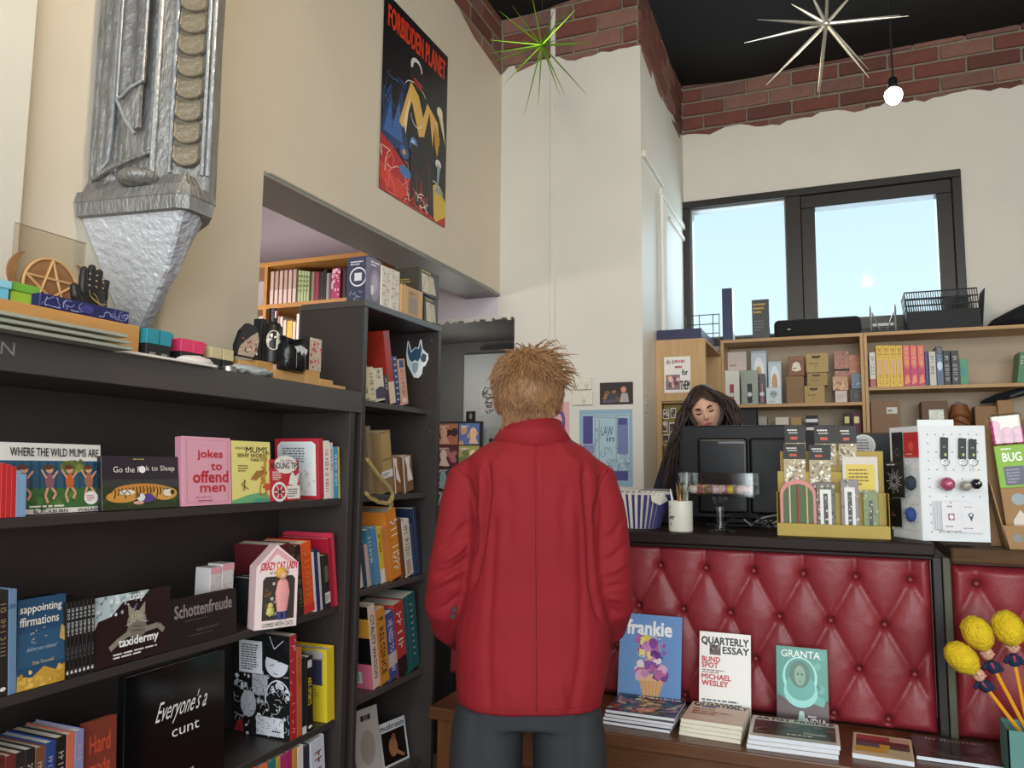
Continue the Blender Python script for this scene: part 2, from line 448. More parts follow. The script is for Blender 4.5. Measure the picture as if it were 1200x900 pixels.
# pillar (front face at YP, side face at XP)
pil = struct(MB().box(-1.39, YP, 0, XP, YB+.1, ZC+.1).build('wall_pillar', MORT))
XO = -1.656                                                     # jamb of the passage
MB().box(XO, YP, 0, -1.39, YB+.1, ZC+.1).build('core', MORT, pil)
hd = MB(); hd.box(-4.2, YP, 2.28, XO, YP+.16, ZC+.1); hd.box(-4.2, YP, 0, -2.6, YP+.16, 2.28); hd.build('header', MORT, pil)
plaster_x('plaster_skin', YP, XO, XP, 0, ZT, .016, WHITE, parent=pil, seed=5)
plaster_x('plaster_skin', YP, -1.76, XO, 2.27, ZT, .016, WHITE, parent=pil, seed=5)
plaster_x('plaster_skin', YP, -4.2, -1.76, 2.26, 3.6, .012, LAV, parent=pil, seed=2)
b = MB(); b.box(-4.2, YP-.012, 0, -2.6, YP, 2.27); b.build('passage_plaster', LAV, pil)
g = random.Random(9); b = MB()
for k in range(26):                                             # crumbling lower edge over the passage
    x = -2.15+k*.0195; b.box(x, YP-.014-g.uniform(0, .01), 2.262-g.uniform(0, .018), x+.022, YP-.004, 2.275, .002)
b.build('broken_edge', WHITE, pil)
# side skin (facing +x) of the pillar
b = MB(); rg = ragged(YP-.016, YB, 26, .028, 8)
for (a, u), (c, v) in zip(rg, rg[1:]): b.prism([(XP, a, 0), (XP, c, 0), (XP, c, ZT+v), (XP, a, ZT+u)], (.014, 0, 0))
bmesh.ops.remove_doubles(b.b, verts=b.b.verts, dist=1e-5); b.build('plaster_skin', WHITE, pil)
bricks(pil, (-1.75, YP+.006, 0), (1, 0, 0), .81, 3.66, 4.15, 11)
bricks(pil, (XP-.006, YP, 0), (0, 1, 0), 1.26, 3.66, 4.15, 12)
# vertical batten and picture rail on the pillar
x = Xat(648.5, YP, 2.5)
MB().box(x-.014, YP-.026, 0, x+.014, YP-.014, 4.05, .003).build('batten', WHITE, pil)
b = MB(); b.box(XP+.012, YP+.01, 3.10, XP+.035, YP+.5, 3.14, .003); b.build('rail', WHITE, pil)
b = MB()
b.tube([(XP+.035, 4.42, 3.02), (XP+.035, 4.42, 2.1)], .012, 8); b.build('conduit', paint('e4e2dc', .35), pil)
b = MB(); b.tube([(XP+.035, 4.50, 3.0), (XP+.035, 4.50, 2.12), (XP+.03, 4.46, 2.08)], .010, 8); b.build('conduit', paint('e4e2dc', .35), pil)
b = MB(); b.box(XP+.012, 4.45, 3.04, XP+.03, YB, 3.075, .003); b.build('rail', WHITE, pil)
b = MB(); b.box(XP+.012, 4.72, 2.96, XP+.03, YB, 2.985, .003); b.build('rail', WHITE, pil)

# passage behind the opening
pg = struct(MB().box(-2.7, YP+.7, 0, XO, YP+.8, 2.5).build('wall_passage', GREYP))
MB().box(-2.7, YP+.16, 0, -2.6, YP+.7, 2.4).build('side', GREYP, pg)
MB().box(-2.7, YP+.0, 2.255, XO, YP+.7, 2.30).build('soffit', GREYP, pg)
MB().box(XO-.004, YP-.005, 0, XO, YP+.7, 2.26).build('jamb', GREYP, pg)

# back wall with the window
wx0, wx1, wz0, wz1 = -.93, .745, 2.235, 3.24
bw = MB()
bw.box(-1.0, YB, 0, wx0, YB+.2, ZC+.1); bw.box(wx1, YB, 0, 3.4, YB+.2, ZC+.1); bw.box(wx0, YB, wz1, wx1, YB+.2, ZC+.1); bw.box(wx0, YB, 0, wx1, YB+.2, wz0)
BWL = struct(bw.build('wall_back', MORT))
plaster_x('plaster_skin', YB, XP, 3.3, 0, ZT+.01, .016, WHITE, holes=[(wx0, wx1, wz0, wz1)], parent=BWL, seed=21)
bricks(BWL, (XP+.012, YB+.006, 0), (1, 0, 0), 2.75, 3.66, 4.15, 14)
DK = mat('dark_window_frame', '2b2724', .4, var=.15, scale=8)
wn = struct(link('window_1', None))
y0, y1 = YB-.05, YB+.1
def frame(parent, name, x0, z0, x1, z1, wd, y0, y1, m):
    b = MB(); b.box(x0, y0, z1-wd, x1, y1, z1, .004); b.box(x0, y0, z0, x1, y1, z0+wd, .004)
    b.box(x0, y0, z0+wd, x0+wd, y1, z1-wd, .004); b.box(x1-wd, y0, z0+wd, x1, y1, z1-wd, .004); return b.build(name, m, parent)
frame(wn, 'window_frame', wx0, wz0, wx1, wz1, .05, y0, y1, DK)
xm = Xat(931, YB, 2.9)
MB().box(xm-.045, y0+.004, wz0+.05, xm+.045, y1, wz1-.05, .003).build('mullion', DK, wn)
frame(wn, 'sash', xm+.045, wz0+.05, wx1-.05, wz1-.05, .085, y0+.02, y1-.02, DK)
frame(wn, 'sash', wx0+.05, wz0+.05, xm-.045, wz1-.05, .012, y0+.03, y1-.02, paint('8f8d88', .4))
GL = glass('window_glass', 'eef5f8', .02, .0, .15)
MB().box(wx0+.06, YB+.03, wz0+.06, xm-.05, YB+.034, wz1-.06).build('pane', GL, wn)
MB().box(xm+.13, YB+.03, wz0+.13, wx1-.13, YB+.034, wz1-.13).build('pane', GL, wn)
# next room
struct(MB().box(-4.3, -.5, 0, -4.2, YP+.1, 3.3).build('wall_far_left', LAV))
struct(MB().box(-4.3, .6, 0, XW-.2, .7, 3.3).build('wall_side_room', LAV))
struct(MB().box(-4.3, .6, 3.2, XW-.19, YP+.1, 3.3).build('ceiling_side_room', LAV))
# ================================================================ dark bookcases on the left
DARK = mat('dark_brown_laminate', '3a3432', .42, var=.12, scale=3, bump=.08, bscale=120)
EDGE = mat('dark_edge_banding', '4b4644', .4, var=.1, scale=4)
ZA, ZB_, ZCc, ZD = 1.317, .993, .66, .345
YL1 = 2.065
cs = thing('bookcase', 'long dark brown bookcase with a deep top board along the left wall', 'bookcase', (XC, YL1, 0))
def cb(name, x0, y0, z0, x1, y1, z1, m=DARK, bev=.0015, par=None):
    par = par or cs; L = par.location
    return MB().box(x0-L.x, y0-L.y, z0-L.z, x1-L.x, y1-L.y, z1-L.z, bev).build(name, m, par)
cb('top_board', XW+.04, -.4, 1.585, XC+.004, YL1+.03, 1.652, EDGE)
cb('side_panel', -1.66, 2.037, 0, XC, YL1, 1.585)
cb('back_panel', -1.668, -.4, 0, -1.66, YL1, 1.585)
cb('side_panel', -1.66, -.4, 0, XC, -.37, 1.585)
for z in (ZA, ZB_, ZCc, ZD): cb('shelf', -1.66, -.37, z-.02, -1.42, 2.037, z)
cb('plinth', -1.62, -.37, 0, -1.43, 2.037, .05)
b = MB()
for z in (1.25, 1.28, 1.5, 1.53, .95, .92, 1.1, .8, .83):
    b.lathe([(.003, 0), (.003, .001)], 8, (0, 0, 0)) if 0 else b.ball((-.045, -.0285, z), .0035, 1)
b.build('shelf_pin', mat('pin_metal', '8a8780', .3, metal=1), cs)['kind'] = 'stuff'
# faint lettering left on the fascia
p = Pic(.12, .03); p.text('GN', .5, .1, .98, .9, '8d8a88', 0)
p.put(cs, 'fascia_lettering', (XC+.004-cs.location.x, Yat(17, XC, 1.63)-.12-cs.location.y, 1.612), (0, 1, 0), (0, 0, 1), .5)

TY0, TY1, TX = 2.1, 2.632, -1.655
ts = thing('bookcase', 'tall narrow dark bookcase standing at the end of the long dark one', 'bookcase', (XC, TY0, 0))
cb('side_panel', TX, TY0, 0, XC, TY0+.022, 1.9345, DARK, par=ts); cb('side_panel', TX, TY1-.022, 0, XC, TY1, 1.9345, DARK, par=ts)
cb('top_board', TX, TY0, 1.935, XC, TY1, 1.957, EDGE, par=ts); cb('back_panel', TX-.006, TY0, 0, TX, TY1, 1.94, par=ts)
TZ = (1.635, 1.32, 1.017, .676, .36)
for z in TZ: cb('shelf', TX, TY0+.022, z-.02, -1.44, TY1-.022, z, EDGE, par=ts)
b = MB()
for z in (1.55, 1.90, 1.23, 1.7, .9, .62):
    b.ball((-.03, TY1-.0235-TY0, z), .0035, 1); b.ball((-.15, TY1-.0235-TY0, z), .0035, 1)
b.build('shelf_pin', mat('pin_metal', '8a8780', .3, metal=1), ts)['kind'] = 'stuff'

# sticker of a horned blue mask inside the tall bookcase
def stick(pts, col, y, parent, name, k):
    b = MB(); b.prism([(x, y, z) for x, z in pts], (0, -.0006-.0004*k, 0)); return b.build(name, paint(col, .35), parent)
sx, sz = -1.5+1.4, 1.832
S = lambda L: [(sx+(a-31)*.0021*1.0, sz+(24-b_)*.0021*.85) for a, b_ in L]
yy = TY1-.022-TY0
MSK = [(13, -22), (16, -23), (22, 0), (30, -8), (36, -6), (40, -24), (43, -24), (46, -4), (52, 4), (57, 8), (58, 20), (52, 34), (47, 36), (45, 52), (38, 60), (28, 58), (22, 46), (14, 30), (11, 8)]
MSK = [(a, b_+6) for a, b_ in MSK]
st = link('horned_mask_sticker', None); st.location = (XC, TY0, 0)
tag(st, 'white and blue sticker of a horned mask on the tall bookcase side', 'sticker')
stick(S(MSK), 'e8ecec', yy-.0002, st, 'backing', 0)
stick(S([(15, -12), (21, 10), (30, 0), (38, 2), (41, -12), (44, 4), (42, 20), (36, 30), (30, 26), (24, 30), (18, 24), (14, 8)]), '3c5a70', yy-.0006, st, 'mask', 1)
stick(S([(24, 34), (32, 30), (38, 34), (36, 50), (30, 56), (26, 48)]), '9db4c0', yy-.001, st, 'muzzle', 1)
stick(S([(46, 12), (54, 16), (53, 30), (46, 32), (42, 24)]), '4a5a62', yy-.001, st, 'ear_shade', 1)

# ---------------------------------------------------------------- placing books
def standing(label, BL, BR, ty, t, z=None, X=None, lean=-6, inset=0, **k):
    "book showing its front cover; BL, BR its lower corners and ty the height of its upper left corner in the picture"
    if X is not None: P0 = Vector((X, Yat(BL, X, z), z)); P1 = Vector((X, Yat(BR, X, z), z))
    else: P0 = U(BL[0], BL[1], Z=z); P1 = U(BR[0], BR[1], Z=z)
    dr = P1-P0; dr.z = 0; d = dr.length; dr.normalize(); nx = dr.cross(Vector((0, 0, 1)))
    h = _solve(P0, (sin(R(lean))*nx.x, sin(R(lean))*nx.y, cos(R(lean))), ty, 1)
    M = Matrix((nx, dr, Vector((0, 0, 1)))).transposed().to_4x4(); M.translation = P0-nx*t+Vector((0, 0, .0006))
    return book(label, t, d, h, None, M=M @ Matrix.Rotation(R(lean), 4, 'Y'), **k)
def spines(rows, X, z, d=.17, lean=0, grp=None, where='', back=None):
    "row of books on a shelf of the left bookcases, spines out; rows: x0, x1 (picture), top y, colour, words, word colour, extra dict"
    out = []; yprev = None
    for r_ in rows:
        x0, x1, ty, c, s, sc = r_[:6]; ex = dict(r_[6]) if len(r_) > 6 else {}
        ya, yb = Yat(x0, X, z), Yat(x1, X, z); ln = ex.pop('lean', lean); dd = ex.pop('d', d); dx = ex.pop('dx', 0)
        yb = min(yb, (2.034 if ya < 2.07 else 2.608)); ya = min(ya, yb-.004)
        t = (yb-ya)*cos(R(ln))-.0006
        h = _solve((X, ya, z), (0, sin(R(ln)), cos(R(ln))), ty, 1)
        h = min(h, ({ZA: 1.58, ZB_: ZA-.022, ZCc: ZB_-.022, ZD: ZCc-.022}.get(z, 3)-z-t*abs(sin(R(ln))))/cos(R(ln))-.004)
        lab = ex.pop('label')
        o = book(lab, t, dd, h, Vector((X-dx, ya+.0003, z+.0004)), R(90), R(ln), c, sp=ex.pop('sp', spine_text(s, sc, 1, bar=ex.pop('bar', None)) if (s or 'bar' in ex) else None), group=grp, **ex)
        out.append(o)
    return out

# ---- shelf A
XS = -1.425
def cov_mums(p):
    p.rect(0, 0, 1, 1, 'e9e4dc'); p.rect(.0, .07, 1, .75, '2f5872'); p.rect(0, .07, 1, .36, '3f6b3a'); p.blobs(26, 0, .1, 1, .38, .02, .05, ['4a7a40', '365e34', '587f3c'], 3)
    for k in range(12): p.rect(.04+k*.08, .34, .055+k*.08, .74, '24465c')
    p.ell(.69, .66, .13, .1, '6f7a3c'); p.blobs(14, .58, .6, .8, .74, .015, .03, ['8a8f46', '5b6a34'], 4)
    for x, c in ((.22, '7a4a56'), (.46, '8c5a6a'), (.66, 'c4622f'), (.86, 'a86a50')):
        p.ell(x, .62, .035, .05, 'd9a184'); p.ell(x-.01, .655, .045, .035, '6a3a26'); p.ell(x, .46, .045, .11, c)
        p.line([(x-.03, .5), (x-.08, .62)], .004, 'd9a184'); p.line([(x+.03, .5), (x+.08, .6)], .004, 'd9a184')
        p.line([(x-.02, .36), (x-.045, .25), (x-.02, .15)], .005, 'd9a184'); p.line([(x+.02, .36), (x+.06, .28), (x+.03, .2)], .005, 'd9a184')
    p.text('WHERE THE WILD MUMS ARE', .09, .81, .97, .93, '17130f', 1)
    p.words(.26, .08, .82, .13, 1, 'e8e2d0', 2); p.ell(.88, .2, .075, .1, 'f2eeea', 20); p.words(.83, .15, .93, .25, 4, 'b03434', 3)
    p.text('BLACKBURN      WALKER', .3, .005, .97, .055, '222020', 1)
standing('wide picture book of women dancing in a forest, upper shelf', -1, 119, 519, .012, z=ZA, X=XS-.025, lean=-7, col='e4e0d8', cover=cov_mums, rough=.3, pagecol='efece4')
g_ = 'slim red booklets at the left end of the upper shelf'
for k in range(3): spines([(0+k*6, 6+k*6, 543+k*2, 'c42a2c', None, None, dict(label=['leftmost','middle','rightmost'][k]+' of the three slim red booklets before the forest picture book', soft=True))], XS+.004, ZA, d=.02, lean=-3, grp=g_)
for k in range(2): spines([(18+k*6, 24+k*6, 552+k*4, '7d9fc0', None, None, dict(label=['left','right'][k]+' one of two slim pale blue booklets beside the red ones', soft=True))], XS+.004, ZA, d=.02, lean=-3, grp='slim pale blue booklets by the red ones')
def cov_sleep(p):
    p.rect(0, 0, 1, 1, '2c2530'); p.rect(0, 0, 1, .5, '2f3a22'); p.rect(0, .42, 1, .56, '3a3a3a'); p.blobs(30, 0, 0, 1, .45, .02, .05, ['2a4a2a', '3c4a22', '203818'], 5)
    p.ell(.5, .34, .38, .14, 'c98a3c', 22); p.ell(.24, .24, .2, .11, 'cf9544', 20); p.ell(.8, .28, .17, .13, 'd39c50', 20)
    for k in range(17):
        x = .14+k*.045; p.line([(x, .2+.06*(k % 3)), (x+.02, .34), (x+.005, .43-.02*abs(k-8)*.3)], .0028, '2a1c10')
    p.ell(.3, .32, .1, .05, 'e9dfd0'); p.line([(.22, .36), (.26, .28), (.3, .36), (.34, .28)], .002, '2a1c10')
    p.ell(.84, .3, .07, .08, 'eadcc6'); p.ell(.9, .3, .03, .05, '3a2a1c'); p.line([(.8, .36), (.88, .38)], .002, '2a1c10')
    p.ell(.56, .2, .09, .08, '5a3f8e'); p.ell(.47, .22, .055, .07, 'e6e2e6'); p.ell(.44, .12, .07, .035, 'dba78c'); p.ell(.43, .26, .03, .045, '7a4a2a')
    p.text('Go the F', .13, .69, .47, .8, 'ece6da', 0); p.ell(.495, .745, .045, .068, 'f6f4f2', 20); p.text('k to Sleep', .55, .69, .94, .82, 'ece6da', 0)
    p.words(.38, .92, .62, .965, 1, 'b89a5c', 2)
standing('dark landscape picture book with a sleeping tiger, upper shelf', 120, 210, 535, .012, z=ZA, X=XS-.006, lean=-7, col='2a2430', spine='1a1620', cover=cov_sleep, rough=.3)
def cov_jokes(p):
    p.rect(0, 0, 1, 1, 'e0a3b4'); c = 'c8788c'; p.rect(.08, .95, .94, .955, c); p.rect(.08, .04, .94, .045, c); p.rect(.08, .04, .09, .955, c); p.rect(.93, .04, .94, .955, c)
    for t, x0, x1, y0, y1 in (('jokes', .3, .82, .66, .81), ('to', .57, .8, .51, .61), ('offend', .2, .93, .33, .5), ('men', .34, .86, .19, .285)): p.text(t, x0, y0, x1, y1, 'c01f30', 2)
    p.words(.24, .11, .86, .13, 1, 'b8566a', 1); p.words(.3, .055, .8, .085, 1, 'a83a4a', 4)
standing('pink hardback with large red lower-case words, upper shelf', 214, 271, 512, .022, z=ZA, X=XS, lean=-5, col='dd9db0', spine='c9879b', cover=cov_jokes, rough=.35)
def cov_giraffe(p):
    p.rect(0, 0, 1, 1, 'e9dc84'); p.p([(0, 0), (1, 0), (1, .1), (.7, .16), (.4, .13), (0, .05)], '6fae7c'); p.p([(.5, 0), (1, 0), (1, .05), (.6, .07)], '4f9a80')
    for t, x0, x1, y0, y1 in (('HOW YOUR', .1, .4, .86, .9), ('MUMS', .36, .92, .81, .91), ('WHY WORSE', .14, .9, .73, .8), ('THAN YOU', .46, .9, .67, .72)): p.text(t, x0, y0, x1, y1, '3a2c18', 1.5)
    p.words(.15, .5, .45, .62, 3, '8a7a3c', 4)
    p.p([(.45, .38), (.62, .52), (.9, .5), (.86, .44), (.7, .42), (.6, .36)], 'a8743a')
    p.p([(.66, .1), (.7, .1), (.74, .42), (.86, .8), (.94, .84), (.97, .8), (.9, .78), (.84, .4), (.9, .08), (.86, .08), (.8, .3), (.74, .3)], 'c9953e')
    p.blobs(22, .7, .1, .86, .6, .012, .03, ['8a5a22', '9a6a2a'], 8, 5); p.line([(.25, .2), (.32, .36), (.22, .3), (.4, .22)], .002, '5a3a1a'); p.line([(.3, .2), (.3, .38)], .0025, '5a3a1a')
    p.ell(.88, .25, .08, .06, 'd0542e')
standing('yellow book with a giraffe on its cover, upper shelf', 272, 318, 517, .016, z=ZA, X=XS-.002, lean=-5, col='e4d67c', spine='c8452e', cover=cov_giraffe, rough=.35)
def cov_tips(p):
    p.rect(0, 0, 1, 1, 'c22a36'); p.ell(.55, .88, .4, .22, 'f0ebe4', 20); p.text('ANDLING TIPS', .02, .78, .99, .93, '1c1818', 2); p.text('The Office', .35, .95, .8, 1, '1c1818', 1)
    p.words(.08, .5, .45, .72, 5, 'f0e4de', 5)
    p.ell(.3, .22, .26, .24, 'f2eeea', 20); p.ell(.3, .22, .2, .18, 'b8323c', 20)
    for k in range(6): p.line([(.3, .22), (.3+.19*cos(k*1.05), .22+.17*sin(k*1.05))], .003, 'f2eeea')
    p.ell(.3, .22, .05, .05, '2a2222'); p.rect(.55, .04, 1, .36, 'eee9e2'); p.words(.58, .08, .96, .3, 4, '55504a', 6); p.p([(.6, .4), (.9, .34), (1, .7), (.86, .6), (.75, .72), (.66, .6)], 'eeeae4'); p.line([(.6, .4), (.66, .6), (.75, .72), (.86, .6), (1, .7)], .0015, '3a3432')
standing('red and white landscape booklet with a wheel drawing beside the giraffe book', 317, 351, 539, .01, z=ZA+.0015, X=XS, lean=-5, col='b82832', cover=cov_tips, rough=.35)
def back_draw(p):
    p.rect(0, 0, 1, 1, 'c12f3c'); p.p([(.06, .06), (.94, .06), (.94, .9), (.86, .95), (.14, .95), (.06, .88)], 'eceae8'); p.rect(.12, .52, .88, .9, 'dfe4e4'); p.words(.18, .56, .82, .86, 7, '6a6f74', 7)
    p.strokes(26, .1, .1, .9, .5, .12, .0012, ['3a3a3c', '5a5a5e'], 8); p.blobs(6, .3, .1, .7, .3, .02, .04, ['b9bcc0', 'd0d2d4'], 9)
o = spines([(374, 380, 514, 'b5303c', None, None, dict(label='tall red bordered book with a doodled white back cover, upper shelf', back=back_draw, d=.16)),
  (380, 387, 517, 'ece8df', 'THE SPOTTER GUIDE', 'b03a40', dict(label='white spine with red lettering beside the doodled book')),
  (387, 391, 519, 'd8d2c8', 'OFFICE DAYS', '44403c', dict(label='thin off-white spine right of the red lettered white spine')),
  (391, 397, 524, '4a9cc8', 'FAMILY RULES', 'd8eef4', dict(label='sky blue book on the upper shelf, left of the last one')),
  (397, 402, 524, 'e8c840', 'MESSAGES', '23323c', dict(label='yellow spine with dark lettering, last on the upper shelf'))], XS, ZA, d=.15, lean=-5)

# ---- shelf B
XB = -1.42
spines([(-12, -4, 690, '2c2a2a', None, None, dict(label='black book cut by the left edge of the picture, middle shelf')),
  (-4, 9, 694, '2a2624', 'THE LAST LAUGH', '8c7a54', dict(label='black spine with gold words left of the blue one, middle shelf', sp=spine_text('THE LAST LAUGH', '9a8454', 0, .2, .9, extra=lambda p: (p.ell(.5, .07, .28, .02, 'e8e4dc'))))),
  (9, 19, 692, '6c88a8', None, None, dict(label='grey-blue spine left of the dark blue book with gold clouds', bar=(.82, .86, '4a6484')))], XB, ZB_, d=.15, lean=-4)
def cov_aff(p):
    p.rect(0, 0, 1, 1, '24496a'); p.rect(0, .25, 1, .62, '2c5474'); p.p([(0, 0), (1, 0), (1, .2), (.8, .15), (.55, .22), (.3, .12), (0, .17)], 'c69a3a'); p.blobs(26, 0, .02, 1, .2, .03, .07, ['d8b050', 'b98a30', 'e0bf68'], 9)
    p.text('sappointing', .02, .82, .9, .93, 'e8e4d8', 1); p.text('ffirmations', .02, .7, .84, .8, 'e8e4d8', 1); p.text('follow your dreams!', .14, .4, .84, .46, 'a9bccb', 0, shear=.1)
    p.text('Dave Tarnowski', .3, .26, .75, .3, 'c9b88a', 0); p.p([(.9, .66), (1, .6), (1, .45), (.86, .5)], 'c9a25a'); p.strokes(8, .1, .5, .8, .68, .05, .001, ['e0dcc8'], 3)
standing('dark blue book with gold clouds along its foot, middle shelf', 19, 75, 705, .012, z=ZB_, X=XB, lean=-4, col='24486a', spine='3a6488', cover=cov_aff, rough=.4)
g_ = 'matching black spines with white lettering, middle shelf'
ORD = ['first', 'second', 'third', 'fourth', 'fifth', 'sixth', 'last', 'eighth']
for k in range(7):
    a = 76+k*4.85
    spines([(a, a+4.85, 707-k*.9, '181818', None, None, dict(label=ORD[k]+' of seven thin black books with white titles, by the box with the tabby cat', sp=lambda p: (p.marks('ADULT HUMOUR', .25, .55, .75, .93, 'e8e8e8'), p.marks('STORIES', .35, .25, .65, .42, '8c8c8c'), p.text('6', .2, .06, .8, .11, 'ffffff', 1))))], XB, ZB_, d=.14, lean=-3, grp=g_)
def cov_cat(p):
    p.rect(0, 0, 1, 1, '2a1e1e'); p.p([(0, .55), (0, 1), (.7, 1), (.62, .9), (.35, .88), (.2, .7), (.04, .66)], 'b9c8cc'); p.blobs(40, 0, .7, .55, 1, .01, .03, ['dce6e8', '98a8ae', '6c7a80'], 12)
    p.ell(.53, .56, .13, .16, '8c8478'); p.p([(.42, .66), (.41, .84), (.5, .72)], '9a9082'); p.p([(.56, .72), (.64, .84), (.64, .66)], '9a9082'); p.ell(.53, .62, .1, .1, 'a39a8c')
    for x in (.49, .57): p.ell(x, .64, .018, .02, 'd8d8a0'); p.ell(x, .64, .007, .018, '141414')
    p.p([(.515, .58), (.545, .58), (.53, .56)], '5a3a36'); p.line([(.46, .55), (.38, .53)], .0008, 'e8e8e8'); p.line([(.6, .55), (.68, .53)], .0008, 'e8e8e8')
    p.ell(.53, .44, .14, .12, '7c7468'); p.line([(.44, .42), (.3, .34), (.18, .24)], .012, '8c8478'); p.line([(.64, .42), (.82, .44), (.9, .34)], .012, '8c8478'); p.line([(.48, .5), (.58, .48)], .0015, '3a342c'); p.line([(.46, .44), (.6, .42)], .0015, '3a342c')
    p.text('crap', .42, .85, .62, .97, 'f0f0ee', 1); p.text('taxidermy', .29, .2, .82, .36, 'f4f2ee', 2); p.words(.22, .08, .9, .17, 2, 'e0dcd8', 5)
standing('dark card box with a grey tabby cat picture, middle shelf', 110, 199, 703, .03, z=ZB_, X=XB+.0, lean=-4, col='1e1616', cover=cov_cat, rough=.22, pagecol='2a2424')
def cov_black(p):
    p.rect(0, 0, 1, 1, '1d1818'); p.text('Schottenfreude', .06, .6, .92, .86, '8c8280', 2); p.words(.2, .5, .86, .53, 1, '5c5452', 1); p.text('BEN SCHOTT', .38, .26, .72, .31, '6a6260', 0); p.words(.26, .18, .84, .21, 1, '5c5452', 2)
standing('black landscape book with a grey title, middle shelf', 199, 277, 705, .016, z=ZB_, X=XB, lean=-4, col='1a1515', cover=cov_black, rough=.35)
# house shaped toy box
P0 = U(302, 739, Z=ZB_)
ha = thing('toy_box', 'house-shaped pink and white toy box with a yellow haired doll inside', 'toy', (P0.x, P0.y, ZB_+.0006), R(63))
b = MB(); W, H1, H2, T = .105, .165, .215, .045
shape = [(-.01, 0), (W, 0), (W, H1), (W*.42, H2), (-.01, H1-.005)]
b.prism([(x, 0, z) for x, z in shape], (0, T, 0)); b.build('card_body', paint('e3c3c4', .5), ha)
p = Pic(W, H2)
p.p([(-.1, 0), (1, 0), (1, .77), (.42, 1), (-.1, .74)], 'e8d4d2'); p.p([(-.02, .71), (.42, .97), (.98, .76), (.98, .7), (.42, .89), (-.02, .66)], 'd9a0a6')
p.text('CRAZY CAT LADY', .02, .7, .98, .79, 'c02038', 2); p.text('ACTION FIGURE', .25, .645, .75, .68, '1c1818', 1)
p.p([(.08, .1), (.92, .1), (.92, .58), (.85, .62), (.15, .62), (.08, .58)], '3a3430'); p.blobs(16, .12, .14, .5, .56, .03, .07, ['5a5250', '8a8682', '6a4a34', 'b8b0a0'], 4)
p.text('COMES WITH CATS', .1, .02, .9, .07, '4a5a34', 1)
p.put(ha, 'front_print', (0, 0, 0), (1, 0, 0), (0, 0, 1), .4)
b = MB(); b.lathe([(.004, .0), (.014, .003), (.02, .05), (.015, .075), (.009, .085)], 12, (.062, -.004, .04), 1, .4); b.build('doll_dress', paint('e09a98', .7), ha)
MB().ball((.06, -.005, .137), .012, 2).build('doll_head', paint('e2b08e', .6), ha); MB().ball((.056, -.003, .142), .0155, 2, (1, .8, 1)).build('doll_hair', paint('d8a44a', .7), ha)
b = MB(); b.tube([(.055, -.004, .042), (.054, -.004, .022)], .006, 6); b.tube([(.068, -.004, .042), (.069, -.004, .022)], .006, 6); b.build('doll_leg', paint('353a72', .7), ha)
b = MB(); b.ball((.03, -.003, .045), .012, 1, (1, .5, 1.2)); b.ball((.03, -.004, .06), .008, 1); b.build('doll_cat', paint('c9c26a', .6), ha)
g = glass('clear_film', 'ffffff', .03, .05)
for i, (a, c) in enumerate(((241, 255), (255, 270))):
    q = U(a, 700, Z=ZB_+.11)
carton('small white card box with pink top behind the black landscape book, left one', *[v for v in ()] or (U(240, 668, X=-1.5).x-.02, Yat(242, -1.48, 1.1), ZB_+.0006, U(240, 668, X=-1.5).x+.03, Yat(255, -1.48, 1.1), ZB_+.165), 'cfc9c8', group=None, rough=.5, side=lambda p: (p.rect(0, .9, 1, 1, 'd79aa4'), p.strokes(12, .1, .3, .9, .85, .3, .0008, ['55555c'], 3)))
carton('small white card box with pink top behind the black landscape book, right one', -1.52, Yat(256, -1.48, 1.1), ZB_+.0006, -1.47, Yat(270, -1.48, 1.1), ZB_+.17, 'cfc9c8', rough=.5, side=lambda p: (p.rect(0, .9, 1, 1, 'd79aa4'), p.strokes(12, .1, .3, .9, .85, .3, .0008, ['55555c'], 5)))
spines([(315, 322, 680, '26282a', 'GRAPHIC', '4c6a60', dict(label='black book with a barcode left of the maroon row', bar=(.02, .14, 'c8ccd4'))),
  (322, 328, 678, '2c2e33', 'NIGHT WORK', '8b8b9a', dict(label='second black spine left of the plum one'))], XB, ZB_, d=.12, lean=-9)
spines([(328, 333, 684, '5a3048', None, None, dict(label='narrow plum spine beside the black barcode books', d=.12)),
  (333, 345, 640, '5c1e24', 'COLLECTED', '8c5a4a', dict(label='tall maroon hardback on the middle shelf')),
  (345, 350, 640, '503026', 'ESSAYS', '9a8a5a', dict(label='brown spine right of the maroon hardback', extra_=0) if 0 else dict(label='brown spine right of the maroon hardback')),
  (350, 357, 641, '2a2422', 'THE BOOK OF CHANCES', '9c8a3a', dict(label='black spine with olive lettering left of the orange one')),
  (357, 369, 638, 'ea5a24', 'PENGUINS', 'f2874a', dict(label='bright orange spine on the middle shelf', bar=(.0, .12, 'd8362a'))),
  (369, 371.5, 648, 'e8e4e4', None, None, dict(label='thin white spine right of the orange one')),
  (371.5, 376, 645, '1e3060', 'OCEAN', '4c6ab0', dict(label='navy spine right of the orange one')),
  (376, 378.5, 648, 'c9c0c0', None, None, dict(label='thin pale spine right of the navy one'))], XB, ZB_, d=.16, lean=-9)
spines([(381, 388, 652, '2a2420', None, None, dict(label='small black book with a pale price sticker before the red one', d=.09, sp=lambda p: (p.rect(.1, .1, .95, .3, 'd8d4cc'), p.words(.2, .14, .85, .26, 3, '3c3c3c', 3), p.rect(.2, .5, .8, .8, '6a5a48'))))], XB+.004, ZB_, lean=-9)
spines([(388, 393, 632, 'b01e34', None, None, dict(label='red book beside the small black one, middle shelf')), (393, 400, 626, 'cc3a50', 'ATLAS', 'd85a6a', dict(label='tall rose red book closing the middle shelf', d=.18))], XB, ZB_, d=.18, lean=-9)

